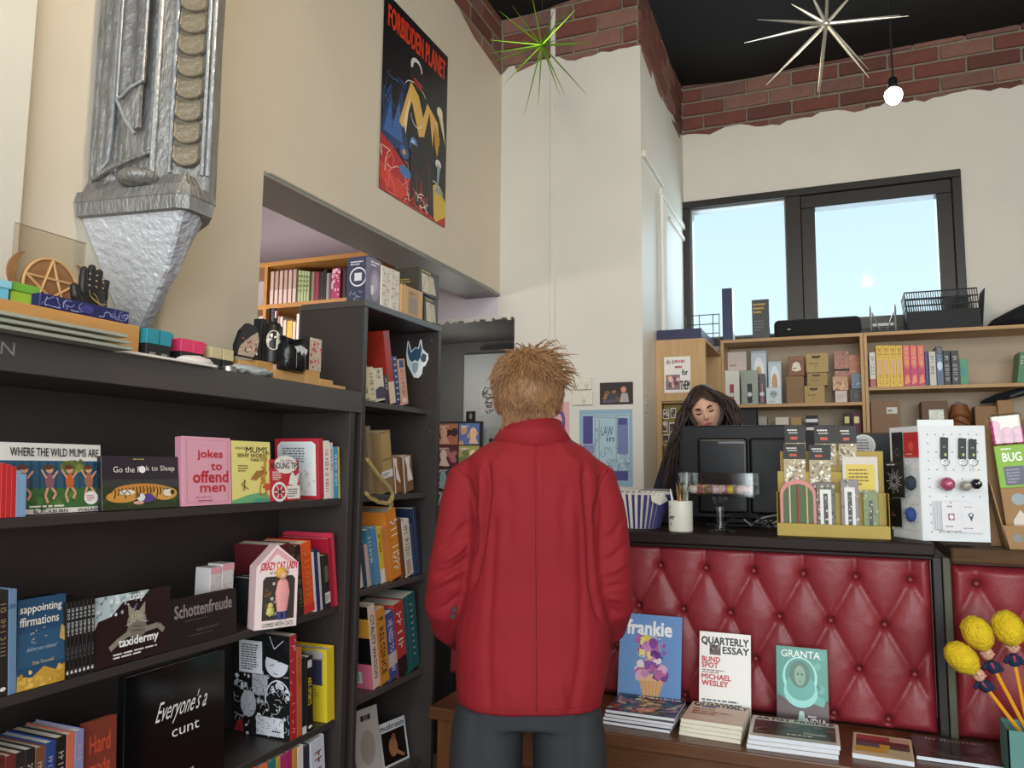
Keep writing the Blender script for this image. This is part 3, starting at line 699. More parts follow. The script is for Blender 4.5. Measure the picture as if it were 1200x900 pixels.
# ---- shelf C
cols = [('5a2420', 'LAND'), ('6e2a26', 'NOVEL'), ('2e2422', 'ROOTS'), ('262222', 'VALE'), ('7a4a2c', 'CREEK'), ('2b4484', 'TIDES'), ('1f1c1c', 'NIGHT'), ('c96a4e', ''), ('8a86b0', 'BLUES')]
xs_ = [-10, 2, 14, 26, 38, 50, 62, 75, 85, 96]; tys = [890, 888, 884, 880, 878, 872, 866, 862, 858]
nm_ = ['dark maroon book at the bottom left corner', 'brick red book at the bottom left, second in its row', 'brown-black book at the bottom left beside the brick red one', 'black spine before the tan one at the bottom left', 'tan brown book left of the blue one, bottom left row', 'royal blue book in the bottom left row', 'black book right of the royal blue one, bottom left', 'salmon pink spine in the bottom left row', 'thin lilac spine beside the salmon one']
for k, (c, s) in enumerate(cols):
    spines([(xs_[k], xs_[k+1], tys[k], c, s, 'b8ae9c', dict(label=nm_[k]))], XB, ZCc, d=.14, lean=-3)
def cov_hard(p): p.rect(0, 0, 1, 1, '7a3424'); p.text('Hard', .15, .72, .8, .88, 'c24a30', 1); p.text('made', .15, .54, .8, .66, 'c24a30', 1)
standing('rust brown book with faint red title, face out at the bottom left', 97, 135, 850, .014, z=ZCc, X=XB, lean=-4, col='72301f', cover=cov_hard, rough=.5)
def cov_ev(p):
    p.rect(0, 0, 1, 1, '0b0b0c')
    P = "Everyone's a"
    p.text(P, .26, .56, .84, .75, 'e6e4e0', 0, shear=.12); p.text('cunt', .44, .455, .72, .52, 'e6e4e0', -.3); p.words(.5, .155, .8, .185, 1, '9a9894', 3)
standing('large glossy black book with a thin white script title, below the middle shelf', 143, 262, 796, .02, z=ZCc, X=XB+.002, lean=-3, col='0c0c0d', cover=cov_ev, rough=.12)
def cov_comic(p):
    p.rect(0, 0, 1, 1, '20201f'); g = random.Random(5)
    p.blobs(60, 0, 0, 1, .62, .02, .06, ['c9cbd2', 'd9dbe2', '1e1e20', 'a8abb4'], 11, 6); p.strokes(120, .02, .02, .98, .6, .14, .0011, ['17171a', 'e2e4ea'], 12)
    p.ell(.78, .72, .2, .13, 'd6d8df', 18, .3); p.p([(.6, .78), (.58, .9), (.7, .86), (.86, .97), (.92, .84), (1, .86), (1, .72)], '1a1a1c'); p.line([(.66, .98), (.74, .86), (.9, .95)], .002, 'd6d8df')
    p.line([(.66, .7), (.74, .71)], .002, '222'*2); p.line([(.8, .74), (.88, .75)], .002, '222222'); p.line([(.72, .63), (.8, .62)], .002, '222222')
    p.arc(.8, .36, .22, .2, 20, 190, .004, 'd8dae0', 14); p.rect(.35, .4, .62, .6, 'b9bbc4'); p.strokes(20, .35, .4, .62, .6, .1, .001, ['333338'], 6)
    p.ell(.28, .3, .14, .13, 'c2c4cc'); p.strokes(16, .15, .18, .42, .4, .1, .001, ['333338'], 9); p.rect(.42, .02, .9, .2, 'dddfe6'); p.strokes(44, .42, .02, .9, .2, .06, .001, ['2a2a30'], 14)
    p.p([(.02, .02), (.2, .02), (.17, .14), (.08, .12)], '8c2a30'); p.rect(.12, .6, .53, .92, 'f0f1f6'); p.rect(.12, .6, .53, .605, '8c3a3a'); p.words(.16, .63, .5, .89, 11, '4c4c5a', 15); p.words(.7, .055, .95, .085, 1, '333333', 3)
P1 = Vector((XB, Yat(346, XB, ZCc), ZCc))
spines([(340, 348, 746, 'b32a34', None, None, dict(label='tall white and black comic book with a red spine, lower shelf', back=cov_comic, d=.20, soft=True, sp=lambda p: (p.strokes(14, .1, .05, .9, .95, .4, .0012, ['e8dcdc'], 3)), rough=.25)),
  (348, 354, 760, 'b8643c', 'THE GROVE', '8c3a20', dict(label='orange-brown spine right of the comic book')),
  (354, 359, 772, '1c1c1e', None, None, dict(label='thin black spine left of the black and yellow one', bar=(.0, .1, 'd8d6d6'))),
  (359, 367, 771, '1a1a1a', 'ART SPORTS', 'e0c02e', dict(label='black spine with yellow lettering, lower shelf', sp=spine_text('ART-SPORTS', 'e0c02e', 1, .35, .72, extra=lambda p: (p.ell(.5, .06, .3, .02, 'e8e8e8'), p.rect(.2, .85, .8, .95, 'c8c8c8')))))], XB, ZCc, d=.15, lean=-4)
def back_y(p): p.rect(0, 0, 1, 1, 'd9c22a'); p.rect(.2, .5, .9, .95, '8e8a80'); p.rect(.55, .5, .88, .85, '3a3a52'); p.ell(.7, .92, .25, .06, 'b8b4aa'); p.words(.1, .3, .9, .45, 4, 'a89422', 4); p.rect(.1, .06, .3, .12, '6a5a1a'); p.rect(.4, .06, .6, .12, '3a321a')
spines([(383, 391, 762, 'dcc42c', None, None, dict(label='yellow book with a grey photo on its back, lower shelf', back=back_y, d=.14)), (391, 398, 757, 'e8b41e', 'SMALL STORIES', '7a5a14', dict(label='golden yellow book closing the lower shelf', d=.19))], XB+.0, ZCc, lean=-4)
# ---- shelf D
dd = [(286, 296, 886, 'e06a3a', 'bright orange book on the bottom shelf'), (296, 306, 888, '2a7478', 'teal book on the bottom shelf'), (306, 311, 886, 'b8a03a', 'mustard spine beside the teal one, bottom shelf'), (311, 318, 884, 'b0306a', 'magenta book on the bottom shelf, left one'), (318, 325, 882, 'a82a60', 'magenta book on the bottom shelf, right one'), (325, 331, 880, 'c98a3a', 'ochre spine on the bottom shelf'), (331, 338, 880, 'd8d4d0', 'white spine with dark lettering, bottom shelf'), (338, 345, 880, '2e2e3a', 'dark slate book on the bottom shelf')]
for a, c, ty, col, lb in dd: spines([(a+18, c+18, ty-4, col, None, None, dict(label=lb))], XB, ZD, d=.13, lean=-4)
spines([(368, 384, 862, 'c9cdd8', 'FIELD GUIDE', '7a4a3a', dict(label='pale blue-white book leaning at the end of the bottom shelf', d=.2))], XB, ZD, lean=-7)

# ================================================================ tall bookcase rows
XT = -1.45
spines([(424, 434, 420, 'cfc2a4', 'FORWARD', '4a3c30', dict(label='cream spine half hidden at the left, top row of the tall bookcase')),
  (434, 441, 431, 'd6caa8', 'BEST OF', '5a4c3a', dict(label='cream book second in the top row of the tall bookcase')),
  (441, 452, 433, 'd8d0b8', 'A WOMEN', '2c2420', dict(label='cream book with a dark picture low on its spine, top row', sp=lambda p: (p.marks('WOMEN', .25, .68, .7, .96, '2c2420'), p.p([(0, .1), (1, .05), (1, .4), (.5, .45), (0, .36)], '3c3448'))) ),
  (452, 457, 440, '2c2a32', 'GIRLS', 'd0d0d8', dict(label='black spine with pale lettering, top row of the tall bookcase')),
  (457, 464, 388, '9c2c20', None, None, dict(label='tall red book, top row of the tall bookcase', bar=(.0, .3, 'd8c0a0'))),
  (464, 470, 418, '24345e', None, None, dict(label='navy patterned spine, top row of the tall bookcase', sp=lambda p: [p.ell(.5, .1+.12*k, .25, .02, 'a8b4d0') for k in range(8)])),
  (470, 479, 422, 'cf9e86', None, None, dict(label='peach spine closing the top row of the tall bookcase', sp=lambda p: (p.ell(.5, .1, .3, .05, 'e6cdbd'), p.rect(.2, .82, .8, .98, '2c3c66'), p.marks('HEROINES', .3, .2, .7, .78, '9a5a4c'))))], XT, TZ[0], d=.15, lean=-13)
spines([(440, 445, 500, '8a7860', None, None, dict(label='thin grey-brown book, second row of the tall bookcase', dx=.02)),
  (448, 462, 507, '8e744e', None, None, dict(label='thick tan book with a white sticker, second row of the tall bookcase', sp=lambda p: (p.rect(.1, .55, .9, .96, 'a88c5c'), p.rect(.1, .3, .9, .52, 'a88c5c'), p.rect(.05, .24, .98, .36, 'dcd8d4'), p.words(.15, .27, .85, .33, 2, '4a4a52', 3)))),
  (463, 471, 537, '8a5a34', None, None, dict(label='brown packet with a white feather print, second row', sp=lambda p: (p.p([(.1, .95), (.5, .98), (.5, .7), (.9, .3), (.8, .25), (.3, .4), (.3, .7)], 'e2dcd2'), p.rect(0, 0, .15, 1, 'd8d8d8')))),
  (474, 485, 536, '7c5a40', None, None, dict(label='brown packet with a white stripe, right end of the second row', sp=lambda p: (p.p([(.2, .98), (.8, .98), (.7, .7), (1, .3), (.4, .3), (.4, .7)], 'e2dcd2'), p.rect(0, 0, .12, 1, 'd8d8d8'))))], XT, TZ[1], d=.13, lean=-10)
# braided straw hanging from the second shelf
b = MB(); pts = [(430, 538), (437, 548), (446, 560), (455, 570), (460, 578), (459, 586), (453, 590), (443, 588), (434, 583), (429, 578)]
for s in range(3):
    pp = []
    for i, (x, y) in enumerate(pts):
        for h in (0, .5):
            if i+1 < len(pts) or h == 0:
                xx = x+(pts[min(i+1, 9)][0]-x)*h; yy_ = y+(pts[min(i+1, 9)][1]-y)*h; c = U(xx, yy_, X=-1.405); a = (i+h)*2.2+s*2.09
                pp.append(c+Vector((.004*sin(a), .004*cos(a), .004*cos(a+1))))
    b.tube(pp, .0042, 6)
for k in range(5):
    c = U(457+k*.8, 583, X=-1.402); b.tube([c, c+Vector((0, .002*(k-2), -.045+.004*k))], .0012, 5)
for v in b.b.verts: v.co -= U(445, 575, X=-1.405)
o = b.build('straw_braid', mat('dry_straw', 'b59a62', .8, var=.3, scale=60), smooth=True); o.location = U(445, 575, X=-1.405); tag(o, 'braided dry straw loop hanging off the tall bookcase shelf', 'ornament')
spines([(420, 426, 655, 'd8d0c8', None, None, dict(label='pale spine at the left, third row of the tall bookcase')), (426, 431, 640, '2c4a5c', None, None, dict(label='dark slate spine third row of the tall bookcase')), (431, 435, 640, 'c8b0a8', None, None, dict(label='pinkish white spine left of the teal one, third row')),
  (435, 441, 622, '4a86a4', 'LOVELAND', 'd8e4e8', dict(label='teal blue book, third row of the tall bookcase')),
  (441, 447, 620, '5a8cc0', None, None, dict(label='light blue book left of the yellow one, third row')),
  (447, 452, 619, 'e0be2c', 'SUNDAY', '5a4a14', dict(label='yellow book with a white foot, third row of the tall bookcase', bar=(0, .25, 'e6e0d2'))),
  (452, 458, 619, 'd8894a', None, None, dict(label='narrow orange spine beside the yellow one, third row')),
  (458, 471, 601, 'e08a30', 'BIG GUIDE', 'f2e6d8', dict(label='thick orange book with white lettering, third row', d=.19, sp=spine_text('BIG GUIDE', 'f4e8d8', 1, .1, .85, u0=.4, u1=.95))),
  (471, 476, 610, '6c4632', None, None, dict(label='brown spine right of the thick orange book')),
  (476, 485, 612, 'd8d2c6', 'THE PEOPLES', '3a5a3a', dict(label='white spine with red and green lettering, third row', sp=spine_text('THE PEOPLES', '3c5a40', 1, .35, .9, extra=lambda p: (p.words(.2, .04, .8, .3, 6, 'a84a3a', 3))))),
  (485, 489, 616, '34486e', None, None, dict(label='narrow dark blue spine, third row of the tall bookcase')),
  (489, 502, 597, '22304e', None, None, dict(label='big navy book with a silver line closing the third row', d=.2, sp=lambda p: (p.rect(.25, 0, .3, 1, '8a9ac0'), p.rect(.36, 0, .38, 1, '5a6a90'))))], XT, TZ[2], d=.15, lean=-13)
def back_barcode(p): p.rect(0, 0, 1, .3, 'd8708e'); p.rect(0, .3, 1, .62, '121212'); p.rect(0, .62, 1, .85, 'd8a03a'); p.rect(0, .85, 1, 1, '181414'); p.rect(.1, .06, .7, .2, 'd8e0e0'); [p.rect(.15+k*.05, .08, .17+k*.05, .18, '3a3a3a') for k in range(10)]
spines([(438, 446, 712, 'dfc4b4', 'CITALITY WATSON', '2a2422', dict(label='pale pink spine with a pink, black and yellow back, fourth row', back=back_barcode, d=.14)),
  (446, 457, 717, 'cc8a34', 'F. RELSSINCE', '2a221c', dict(label='orange book with black lettering, fourth row of the tall bookcase')),
  (457, 467, 721, '46508c', 'HE NEED TO KNOW', 'd0c8dc', dict(label='violet blue spine with pale lettering, fourth row', bar=(.2, .4, 'c8b4a4'))),
  (467, 478, 710, 'b83a38', 'VOGUE', 'e8dcd4', dict(label='red spine with white lettering, fourth row', bar=(0, .25, '26221f'))),
  (478, 496, 702, '1f5c60', None, None, dict(label='thick dark teal book with spaced letters, fourth row', d=.19, sp=lambda p: [p.marks('A', .5, .84-.083*k, .72, .87-.083*k, 'd8e4e0') for k in range(9)]+[p.rect(.25, 0, .3, 1, '3a7c80')]))], XT, TZ[3], d=.15, lean=-11)
def cov_mag(p): p.rect(0, 0, 1, 1, 'dcdcde'); p.text('mushroom', .06, .82, .94, .95, '2c3a56', 2); p.rect(.07, .05, .93, .78, '1c1412'); p.ell(.45, .4, .16, .22, 'a06a4c'); p.ell(.5, .62, .08, .08, '8c543a'); p.p([(.4, .3), (.8, .1), (.85, .15), (.5, .36)], 'a87050')
o = standing('white framed magazine with a dark picture, bottom row of the tall bookcase', (449, 903), (480, 888), 851, .004, z=TZ[4], lean=-12, roll=0, col='dcdcde', cover=cov_mag, soft=True, rough=.3, name='magazine', cat='magazine')
def cov_mag2(p): p.rect(0, 0, 1, 1, 'b9b0aa'); p.words(.3, .8, .95, .95, 1, '1c1a1a', 2); p.ell(.5, .45, .3, .25, 'a0948c'); p.words(.2, .04, .95, .16, 1, '1c1a1a', 3)
standing('grey magazine left of the white framed one, bottom row of the tall bookcase', (420, 921), (449, 907), 836, .004, z=TZ[4], lean=-10, col='b9b0aa', cover=cov_mag2, soft=True, rough=.35, name='magazine', cat='magazine')
# ================================================================ counter, tufted leather panels, bench
YF = 2.88
LEA = mat('red_leather', '943038', .42, var=.22, scale=5, bump=.12, bscale=220, coat=.04, col2='721e24')
DWOOD = mat('dark_counter_wood', '241511', .5, var=.35, scale=5, stretch=(1, 14, 14), spec=.25, bump=.05, bscale=60)
OAK = mat('brown_bench_wood', '6e4526', .38, var=.35, scale=6, stretch=(1, 16, 16), bump=.12, bscale=50, coat=.2, col2='4a2c18')
OAKV = mat('brown_bench_leg_wood', '7a4c28', .4, var=.3, scale=6, stretch=(16, 16, 1), bump=.12, bscale=50, col2='533018')
BX, BZ, DX_, DZ = -.617, 1.061, .165, .1505
def tuft(x, z, bx, zt, zb, x0, x1):
    u = (x-bx)/DX_; v = max(0, (BZ-z)/DZ)
    p, q = u+v/2, u-v/2
    sp_, sq_ = abs(sin(pi*p)), abs(sin(pi*q)); s_ = math.sqrt(sp_*sq_)
    pr = round((p+q)), round(p-q); db = math.hypot(((p-round(p))+(q-round(q)))/2*DX_, ((p-round(p))-(q-round(q)))*DZ) if (BZ-z) > 0 else math.hypot((u-round(u))*DX_, z-BZ)
    near = math.exp(-db/.05); h = 1-(.3+.7*near)*(1-min(sp_, sq_)**.5)
    h = h*.75+.25*s_-.8*math.exp(-(db/.014)**2)
    e = min(1, (zt-z)/.02, (z-zb)/.02, (x-x0)/.02, (x1-x)/.02); e = max(0, e)
    return .03*h*(e**.5)+.004*e
def panel(name, label, x0, x1, bx, z0, z1, cols):
    t = thing(name, label, 'panel', ((x0+x1)/2, YF+.06, z0))
    L = Vector(t.location); nu = int((x1-x0)/.0075); nv = int((z1-z0)/.0075)
    def fn(u, v):
        x = x0+(x1-x0)*u; z = z0+(z1-z0)*v
        j = noise.noise(Vector((x*9, 3, z*9)))*.0025+noise.noise(Vector((x*40, 7, z*40)))*.0006
        return Vector((x, YF+.036-tuft(x, z, bx, z1, z0, x0, x1)-j, z))-L
    grid_obj(nu, nv, fn, 'leather', LEA, t)
    MB().box(x0+.001, YF+.036, z0+.001, x1-.001, YF+.06, z1-.001, M=Matrix.Translation(-L)).build('backing', DWOOD, t)
    bm = MB().ball((0, 0, 0), .0095, 2, (1, .7, 1)).mesh('button', LEA, True)
    for r_ in range(4):
        for k in range(-7, 14):
            x = bx+DX_*(k+(0 if r_ % 2 == 0 else .5)); z = BZ-DZ*r_
            if x0+.03 < x < x1-.03 and z > z0+.01:
                o = link('button', bm, t); o.location = Vector((x, YF+.030, z))-L
    return t
PX1 = .268
panel('tufted_panel', 'deep-buttoned red leather panel on the counter front behind the magazines', -1.48, PX1, BX, .582, 1.143, 0)
panel('tufted_panel', 'deep-buttoned red leather panel at the right, behind the yellow haired pencils', .325, 1.35, .396, .582, 1.118, 0)
# counter body and top
ct = thing('counter', 'long shop counter with a dark polished wooden top', 'counter', (-.6, 3.3, 0))
L = Vector(ct.location); T_ = Matrix.Translation(-L)
MB().box(-1.48, YF+.062, 0, PX1, 3.44, 1.145, M=T_).build('body', DWOOD, ct)
MB().box(-1.5, YF-.03, 1.146, PX1+.012, 3.46, 1.187, .006, M=T_, seg=2).build('counter_top', DWOOD, ct)
MB().box(-1.5, YF-.022, 1.134, PX1+.005, YF-.004, 1.147, .003, M=T_).build('moulding', DWOOD, ct)
for x0, x1, m, nm in ((PX1+.004, PX1+.03, mat('black_post', '151312', .5), 'post'), (PX1+.033, PX1+.055, mat('grey_green_post', '5d5c4c', .7, var=.3), 'post')):
    MB().box(x0, YF+.0, .582, x1, YF+.06, 1.14, .002, M=T_).build(nm, m, ct)
rc = thing('counter', 'rough brown wooden counter section at the right edge', 'counter', (.9, 3.3, 0))
L = Vector(rc.location); T_ = Matrix.Translation(-L)
MB().box(.34, YF+.062, 0, 1.4, 3.5, 1.125, M=T_).build('body', OAK, rc)
ROUGH = mat('worn_timber', '6b4c2e', .75, var=.4, scale=9, stretch=(1, 14, 14), bump=.5, bscale=40, col2='3e2a1a')
MB().box(.325, YF-.02, 1.128, 1.4, 3.52, 1.172, .006, M=T_).build('counter_top', ROUGH, rc)
# bench
bn = thing('bench', 'brown wooden bench with magazines along the red leather panels', 'bench', (0, 2.7, 0))
L = Vector(bn.location); T_ = Matrix.Translation(-L)
MB().box(-1.355, 2.50, .537, 1.35, YF+.03, .58, .005, M=T_, seg=2).build('seat', OAK, bn)
MB().box(-1.25, 2.535, .42, 1.35, 2.565, .537, .003, M=T_).build('apron', OAK, bn)
MB().box(-1.33, 2.52, 0, -1.255, 2.60, .537, .004, M=T_).build('leg', OAKV, bn)
MB().box(-1.33, 2.76, 0, -1.255, 2.84, .537, .004, M=T_).build('leg', OAKV, bn)
MB().box(1.25, 2.52, 0, 1.32, 2.60, .537, .004, M=T_).build('leg', OAKV, bn)
MB().box(-1.2, 2.60, .05, 1.35, 2.63, .42, .004, M=T_).build('kick_panel', mat('dull_red_board', '6a1a1e', .6), bn)

# ---------------------------------------------------------------- magazines
ZS = .5805
def leaned(label, x0, x1, ty, Yb, t, lean=-9, z=ZS, **k):
    P0 = Vector((Xat(x0, Yb, z), Yb, z)); P1 = Vector((Xat(x1, Yb, z), Yb, z)); d = P1.x-P0.x
    h = _solve(P0, (0, -sin(R(lean)), cos(R(lean))), ty, 1)
    M = Matrix(((0, 1, 0), (-1, 0, 0), (0, 0, 1))).to_4x4(); M.translation = P0+Vector((0, t, 0))
    return book(label, t, d, h, None, M=M @ Matrix.Rotation(R(lean), 4, 'Y'), name='magazine', cat='magazine', soft=True, **k)
def lying(label, FL, FR, depth, z, t, cover, col='e6e6e6', rot=0, dx=0, dy=0, zr=ZS, **k):
    P0 = U(*FL, Z=zr); P1 = U(*FR, Z=zr); d = (P1-P0).length; dr = (P1-P0).normalized()
    dr = Matrix.Rotation(R(rot), 3, 'Z') @ dr; up = Vector((0, 0, 1)); fw = up.cross(dr)
    M = Matrix((up, dr, fw)).transposed().to_4x4(); P0 = P0+Vector((dx, dy, 0)); P0.z = z; M.translation = P0
    return book(label, t, d, depth, None, M=M, cover=cover, col=col, name='magazine', cat='magazine', soft=True, **k)
def cov_frankie(p):
    p.rect(0, 0, 1, 1, '6f95c8'); p.text('frankie', .12, .78, .84, .93, 'f0f0ee', 3)
    p.p([(.33, .32), (.75, .34), (.62, .06), (.44, .06)], 'd9a878'); [p.line([(.36+k*.07, .32), (.45+k*.035, .07)], .0015, 'b07c50') for k in range(6)]
    p.p([(.3, .36), (.76, .38), (.76, .31), (.3, .29)], 'e0b48a')
    p.blobs(20, .3, .34, .74, .46, .05, .09, ['b86a9c', '7a4a90', 'd8a8c8', 'e0d8e4', 'c88ab0'], 6); p.blobs(14, .34, .44, .66, .58, .05, .09, ['3a6aa0', 'e8dce0', 'e0c850', '8a5aa0'], 7)
    p.blobs(20, .3, .56, .62, .74, .05, .1, ['e0c84a', 'b06aa8', 'c888c0', '8a4a98', 'e8dc80'], 8); p.blobs(8, .55, .5, .74, .68, .04, .07, ['6a3a80', '9a5aa8', 'd08ab8'], 9)
    p.strokes(30, .3, .4, .7, .78, .14, .0016, ['f0e8f0', '6a3080', 'f0d860', 'e8a8c8'], 3); p.line([(.04, .05), (.05, .12), (.08, .04), (.1, .13), (.13, .03)], .003, 'e8e6e0')
leaned('blue magazine with an ice cream cone, leaning on the red panel', 723, 797, 718, 2.775, .006, col='6f95c8', cover=cov_frankie, rough=.25, lean=-11)
def cov_flor(p):
    p.rect(0, 0, 1, 1, '3a4a5c'); p.blobs(90, 0, 0, 1, .82, .03, .08, ['b8503a', '3a5a3c', 'd8a07a', '28344c', 'c87a8a', '5c7c5a', 'd8c49a', '7a3030'], 13)
    p.rect(0, .84, 1, 1, '2c3a4c'); p.text('frankie', .3, .86, .95, .97, 'e8dcd4', 3); p.ell(.55, .18, .14, .09, 'd89870'); p.strokes(20, .05, .05, .95, .8, .2, .002, ['e8d8b8', '203024'], 5)
g_ = 'stack of floral magazines left on the bench'
bs = [((704, 848), (785, 860), .0, 0, 0), ((704, 848), (785, 860), 1.2, .006, .004), ((704, 848), (785, 860), -1.5, .012, .002), ((704, 848), (785, 860), 3, .014, .006)]
for k, (a, c, ro, dx, dy) in enumerate(bs):
    lying(['bottom', 'second from the bottom', 'third from the bottom', 'topmost floral'][k]+' magazine of the stack in front of the blue ice cream cover', a, c, .2, ZS+.0117*k, .011, cov_flor if k >= 2 else None, rot=ro*.5, dx=dx, dy=dy, group=g_, rough=.3, col='3c4858', pagecol='e4e2e4')
def cov_qe(p):
    p.rect(0, 0, 1, 1, 'ece9e2'); p.text('QUARTERLY', .04, .84, .96, .94, '17171a', 3); p.text('ESSAY', .46, .755, .97, .835, '17171a', 3)
    p.rect(.2, .73, .42, .85, '5a4a48'); p.blobs(8, .22, .74, .4, .84, .02, .04, ['9a8078', '2c2424'], 3)
    for t, x1, y0 in (('BLIND', .41, .645), ('SPOT', .37, .575), ('MICHAEL', .62, .44), ('WESLEY', .57, .365)): p.text(t, .05, y0, x1, y0+.06, 'c0283a', 3)
    p.words(.06, .51, .6, .56, 2, '8a5a5c', 3); p.words(.06, .04, .9, .22, 5, '55555c', 4, .95)
leaned('white magazine with black heading and red words, leaning on the red panel', 819, 880, 740, 2.78, .012, col='eae7e0', cover=cov_qe, rough=.35, lean=-10)
def cov_qe2(p):
    p.rect(0, 0, 1, 1, 'dcc4b0'); p.rect(0, 0, 1, .12, 'd8bca8'); p.text('QUARTERLY', .05, .78, .97, .97, '1a1a1c', 3); p.rect(.2, .72, .45, .84, '6a5a80'); p.words(.08, .57, .7, .68, 1, 'a84a3a', 2)
    p.words(.1, .34, .85, .56, 2, 'a84a3a', 5)
g_ = 'stack of cream essay magazines'
for k in range(4): lying(['bottom', 'second', 'third', 'topmost'][k]+' cream essay magazine of the stack before the white leaning magazine', (796, 861), (868, 872), .2, ZS+.013*k, .012, cov_qe2 if k == 3 else None, col='e8e2d4', rot=(-.6, .5, 0, .8)[k], dx=.002*k, group=g_, pagecol='e6dfc8', rough=.4)
def cov_granta(p):
    p.rect(0, 0, 1, 1, '3f8f80'); p.p([(0, 0), (1, 0), (1, .36), (.7, .3), (.3, .28), (0, .4)], '4a3434'); p.blobs(16, 0, .3, 1, .95, .06, .14, ['4a9c8c', '36806f', '58a898'], 7)
    p.ell(.46, .62, .34, .26, '9fd8d0', 28); p.ell(.46, .64, .29, .22, '3a8a7c', 28); p.ell(.47, .44, .33, .2, '8fd4cc', 24); p.ell(.47, .5, .28, .17, '52a396', 24); p.ell(.46, .66, .2, .17, '3c6a58', 20)
    p.ell(.46, .64, .11, .13, '7aa088', 16); p.ell(.42, .66, .02, .015, '2a4438'); p.ell(.5, .66, .02, .015, '2a4438'); p.line([(.43, .57), (.5, .57)], .0015, '2a4438'); p.p([(.44, .2), (.52, .2), (.56, .05), (.4, .05)], 'a8c8c0')
    p.rect(.1, .3, .9, .3, '50a090'); p.text('GRANTA', .1, .87, .86, .96, 'e8ece4', 1); p.text('INDIA', .52, .03, .96, .12, 'e8e4e0', 2); p.words(.6, .125, .9, .165, 1, 'c8c4c0', 1)
leaned('green magazine with a haloed head, leaning on the red panel', 911, 972, 757, 2.80, .014, col='4a9484', cover=cov_granta, rough=.3, lean=-8, z=ZS)
def cov_bw(p):
    p.rect(0, 0, 1, 1, 'e0dcd2'); p.rect(.04, .12, .96, .8, '4a3a36'); p.blobs(14, .1, .2, .9, .75, .05, .12, ['7a5a50', '2a2220', '9a7868', '5c4640'], 7); p.text('ARTIST PROFILE', .05, .84, .95, .96, '2a2420', 2)
    p.text('Women', .6, .3, .84, .4, 'e8e0d8', 1); p.words(.42, .18, .92, .28, 1, 'e8e0d8', 4); p.rect(.04, .0, .96, .1, 'c8c2b8')
g_ = 'stack of art magazines before the green cover'
for k in range(3): lying(['bottom', 'middle', 'topmost'][k]+' art magazine of the stack before the green magazine', (875, 877), (983, 891), .2, ZS+.014*k, .013, cov_bw if k == 2 else None, col='d8d4cc', rot=(0, .5, -.4)[k], dx=.003*k, group=g_, pagecol='dfe3ea', rough=.3)
def cov_blk(p):
    p.rect(0, 0, 1, 1, 'd8c8a4'); p.rect(.05, .72, .62, .93, 'a83a3c'); p.rect(.62, .72, .95, .93, 'd0a890'); p.rect(.05, .55, .95, .72, '6a2c30'); p.rect(.05, .38, .45, .55, '50506c'); p.rect(.45, .3, .62, .55, 'd8a83a'); p.rect(.62, .38, .95, .55, '4c4c3a')
    p.p([(.05, .38), (.45, .38), (.62, .18), (.05, .14)], 'd8a830'); p.rect(.6, .06, .95, .36, 'd0c098')
lying('small magazine with red, blue and yellow colour blocks on the bench', (999, 888), (1072, 899), .2, ZS, .014, cov_blk, col='d8d0b8', rough=.35, pagecol='dde2ea')
def cov_inf(p): p.rect(0, 0, 1, 1, '3c3434'); p.blobs(16, 0, .1, 1, .8, .06, .14, ['4a4040', '302a2a', '564a48'], 7); p.text('In flection', .18, .82, .9, .92, 'b8b0ac', 0); p.words(.4, .1, .6, .16, 1, '8a8280', 3)
lying('large dark grey magazine lying at the right end of the bench', (1074, 890), (1177, 904), .2, ZS, .012, cov_inf, col='3a3232', rough=.25, pagecol='dde2ea')

# ---------------------------------------------------------------- teal box with yellow haired pencils
bxp = U(1178, 850, Z=ZS+.12)
X0 = Xat(1176, 2.64, ZS+.1)
tb = thing('pencil_box', 'grey-teal open box holding the yellow haired pencils', 'box', (X0+.07, 2.64, ZS+.0005))
b = MB(); w_ = .004; Hh = .13
b.box(-.07, -.06, 0, .07, .06, w_); b.box(-.07, -.06, 0, -.07+w_, .06, Hh); b.box(.07-w_, -.06, 0, .07, .06, Hh); b.box(-.07, -.06, 0, .07, -.06+w_, Hh); b.box(-.07, .06-w_, 0, .07, .06, Hh)
b.build('card_body', mat('teal_card', '5f8f88', .7), tb)
FUR = mat('yellow_fluff', 'fdd024', .95, var=.25, scale=40, bump=.9, bscale=160)
YEL = mat('yellow_lacquer', 'e8a020', .35, var=.06); SKIN1 = mat('doll_skin', 'd9a58c', .6, var=.1); NAVY = mat('navy_felt', '1d2a4a', .85, var=.2, scale=50)
def furry(c, r, sc, M, seed):
    b = MB(); b.ball((0, 0, 0), r, 4, sc)
    for v in b.b.verts:
        n = v.co.normalized(); v.co += n*(noise.noise(v.co*260+Vector((seed, 0, 0)))*.0035+noise.noise(v.co*90)*.002)
        v.co = M @ v.co; v.co += Vector(c)
    return b
PY = 2.66
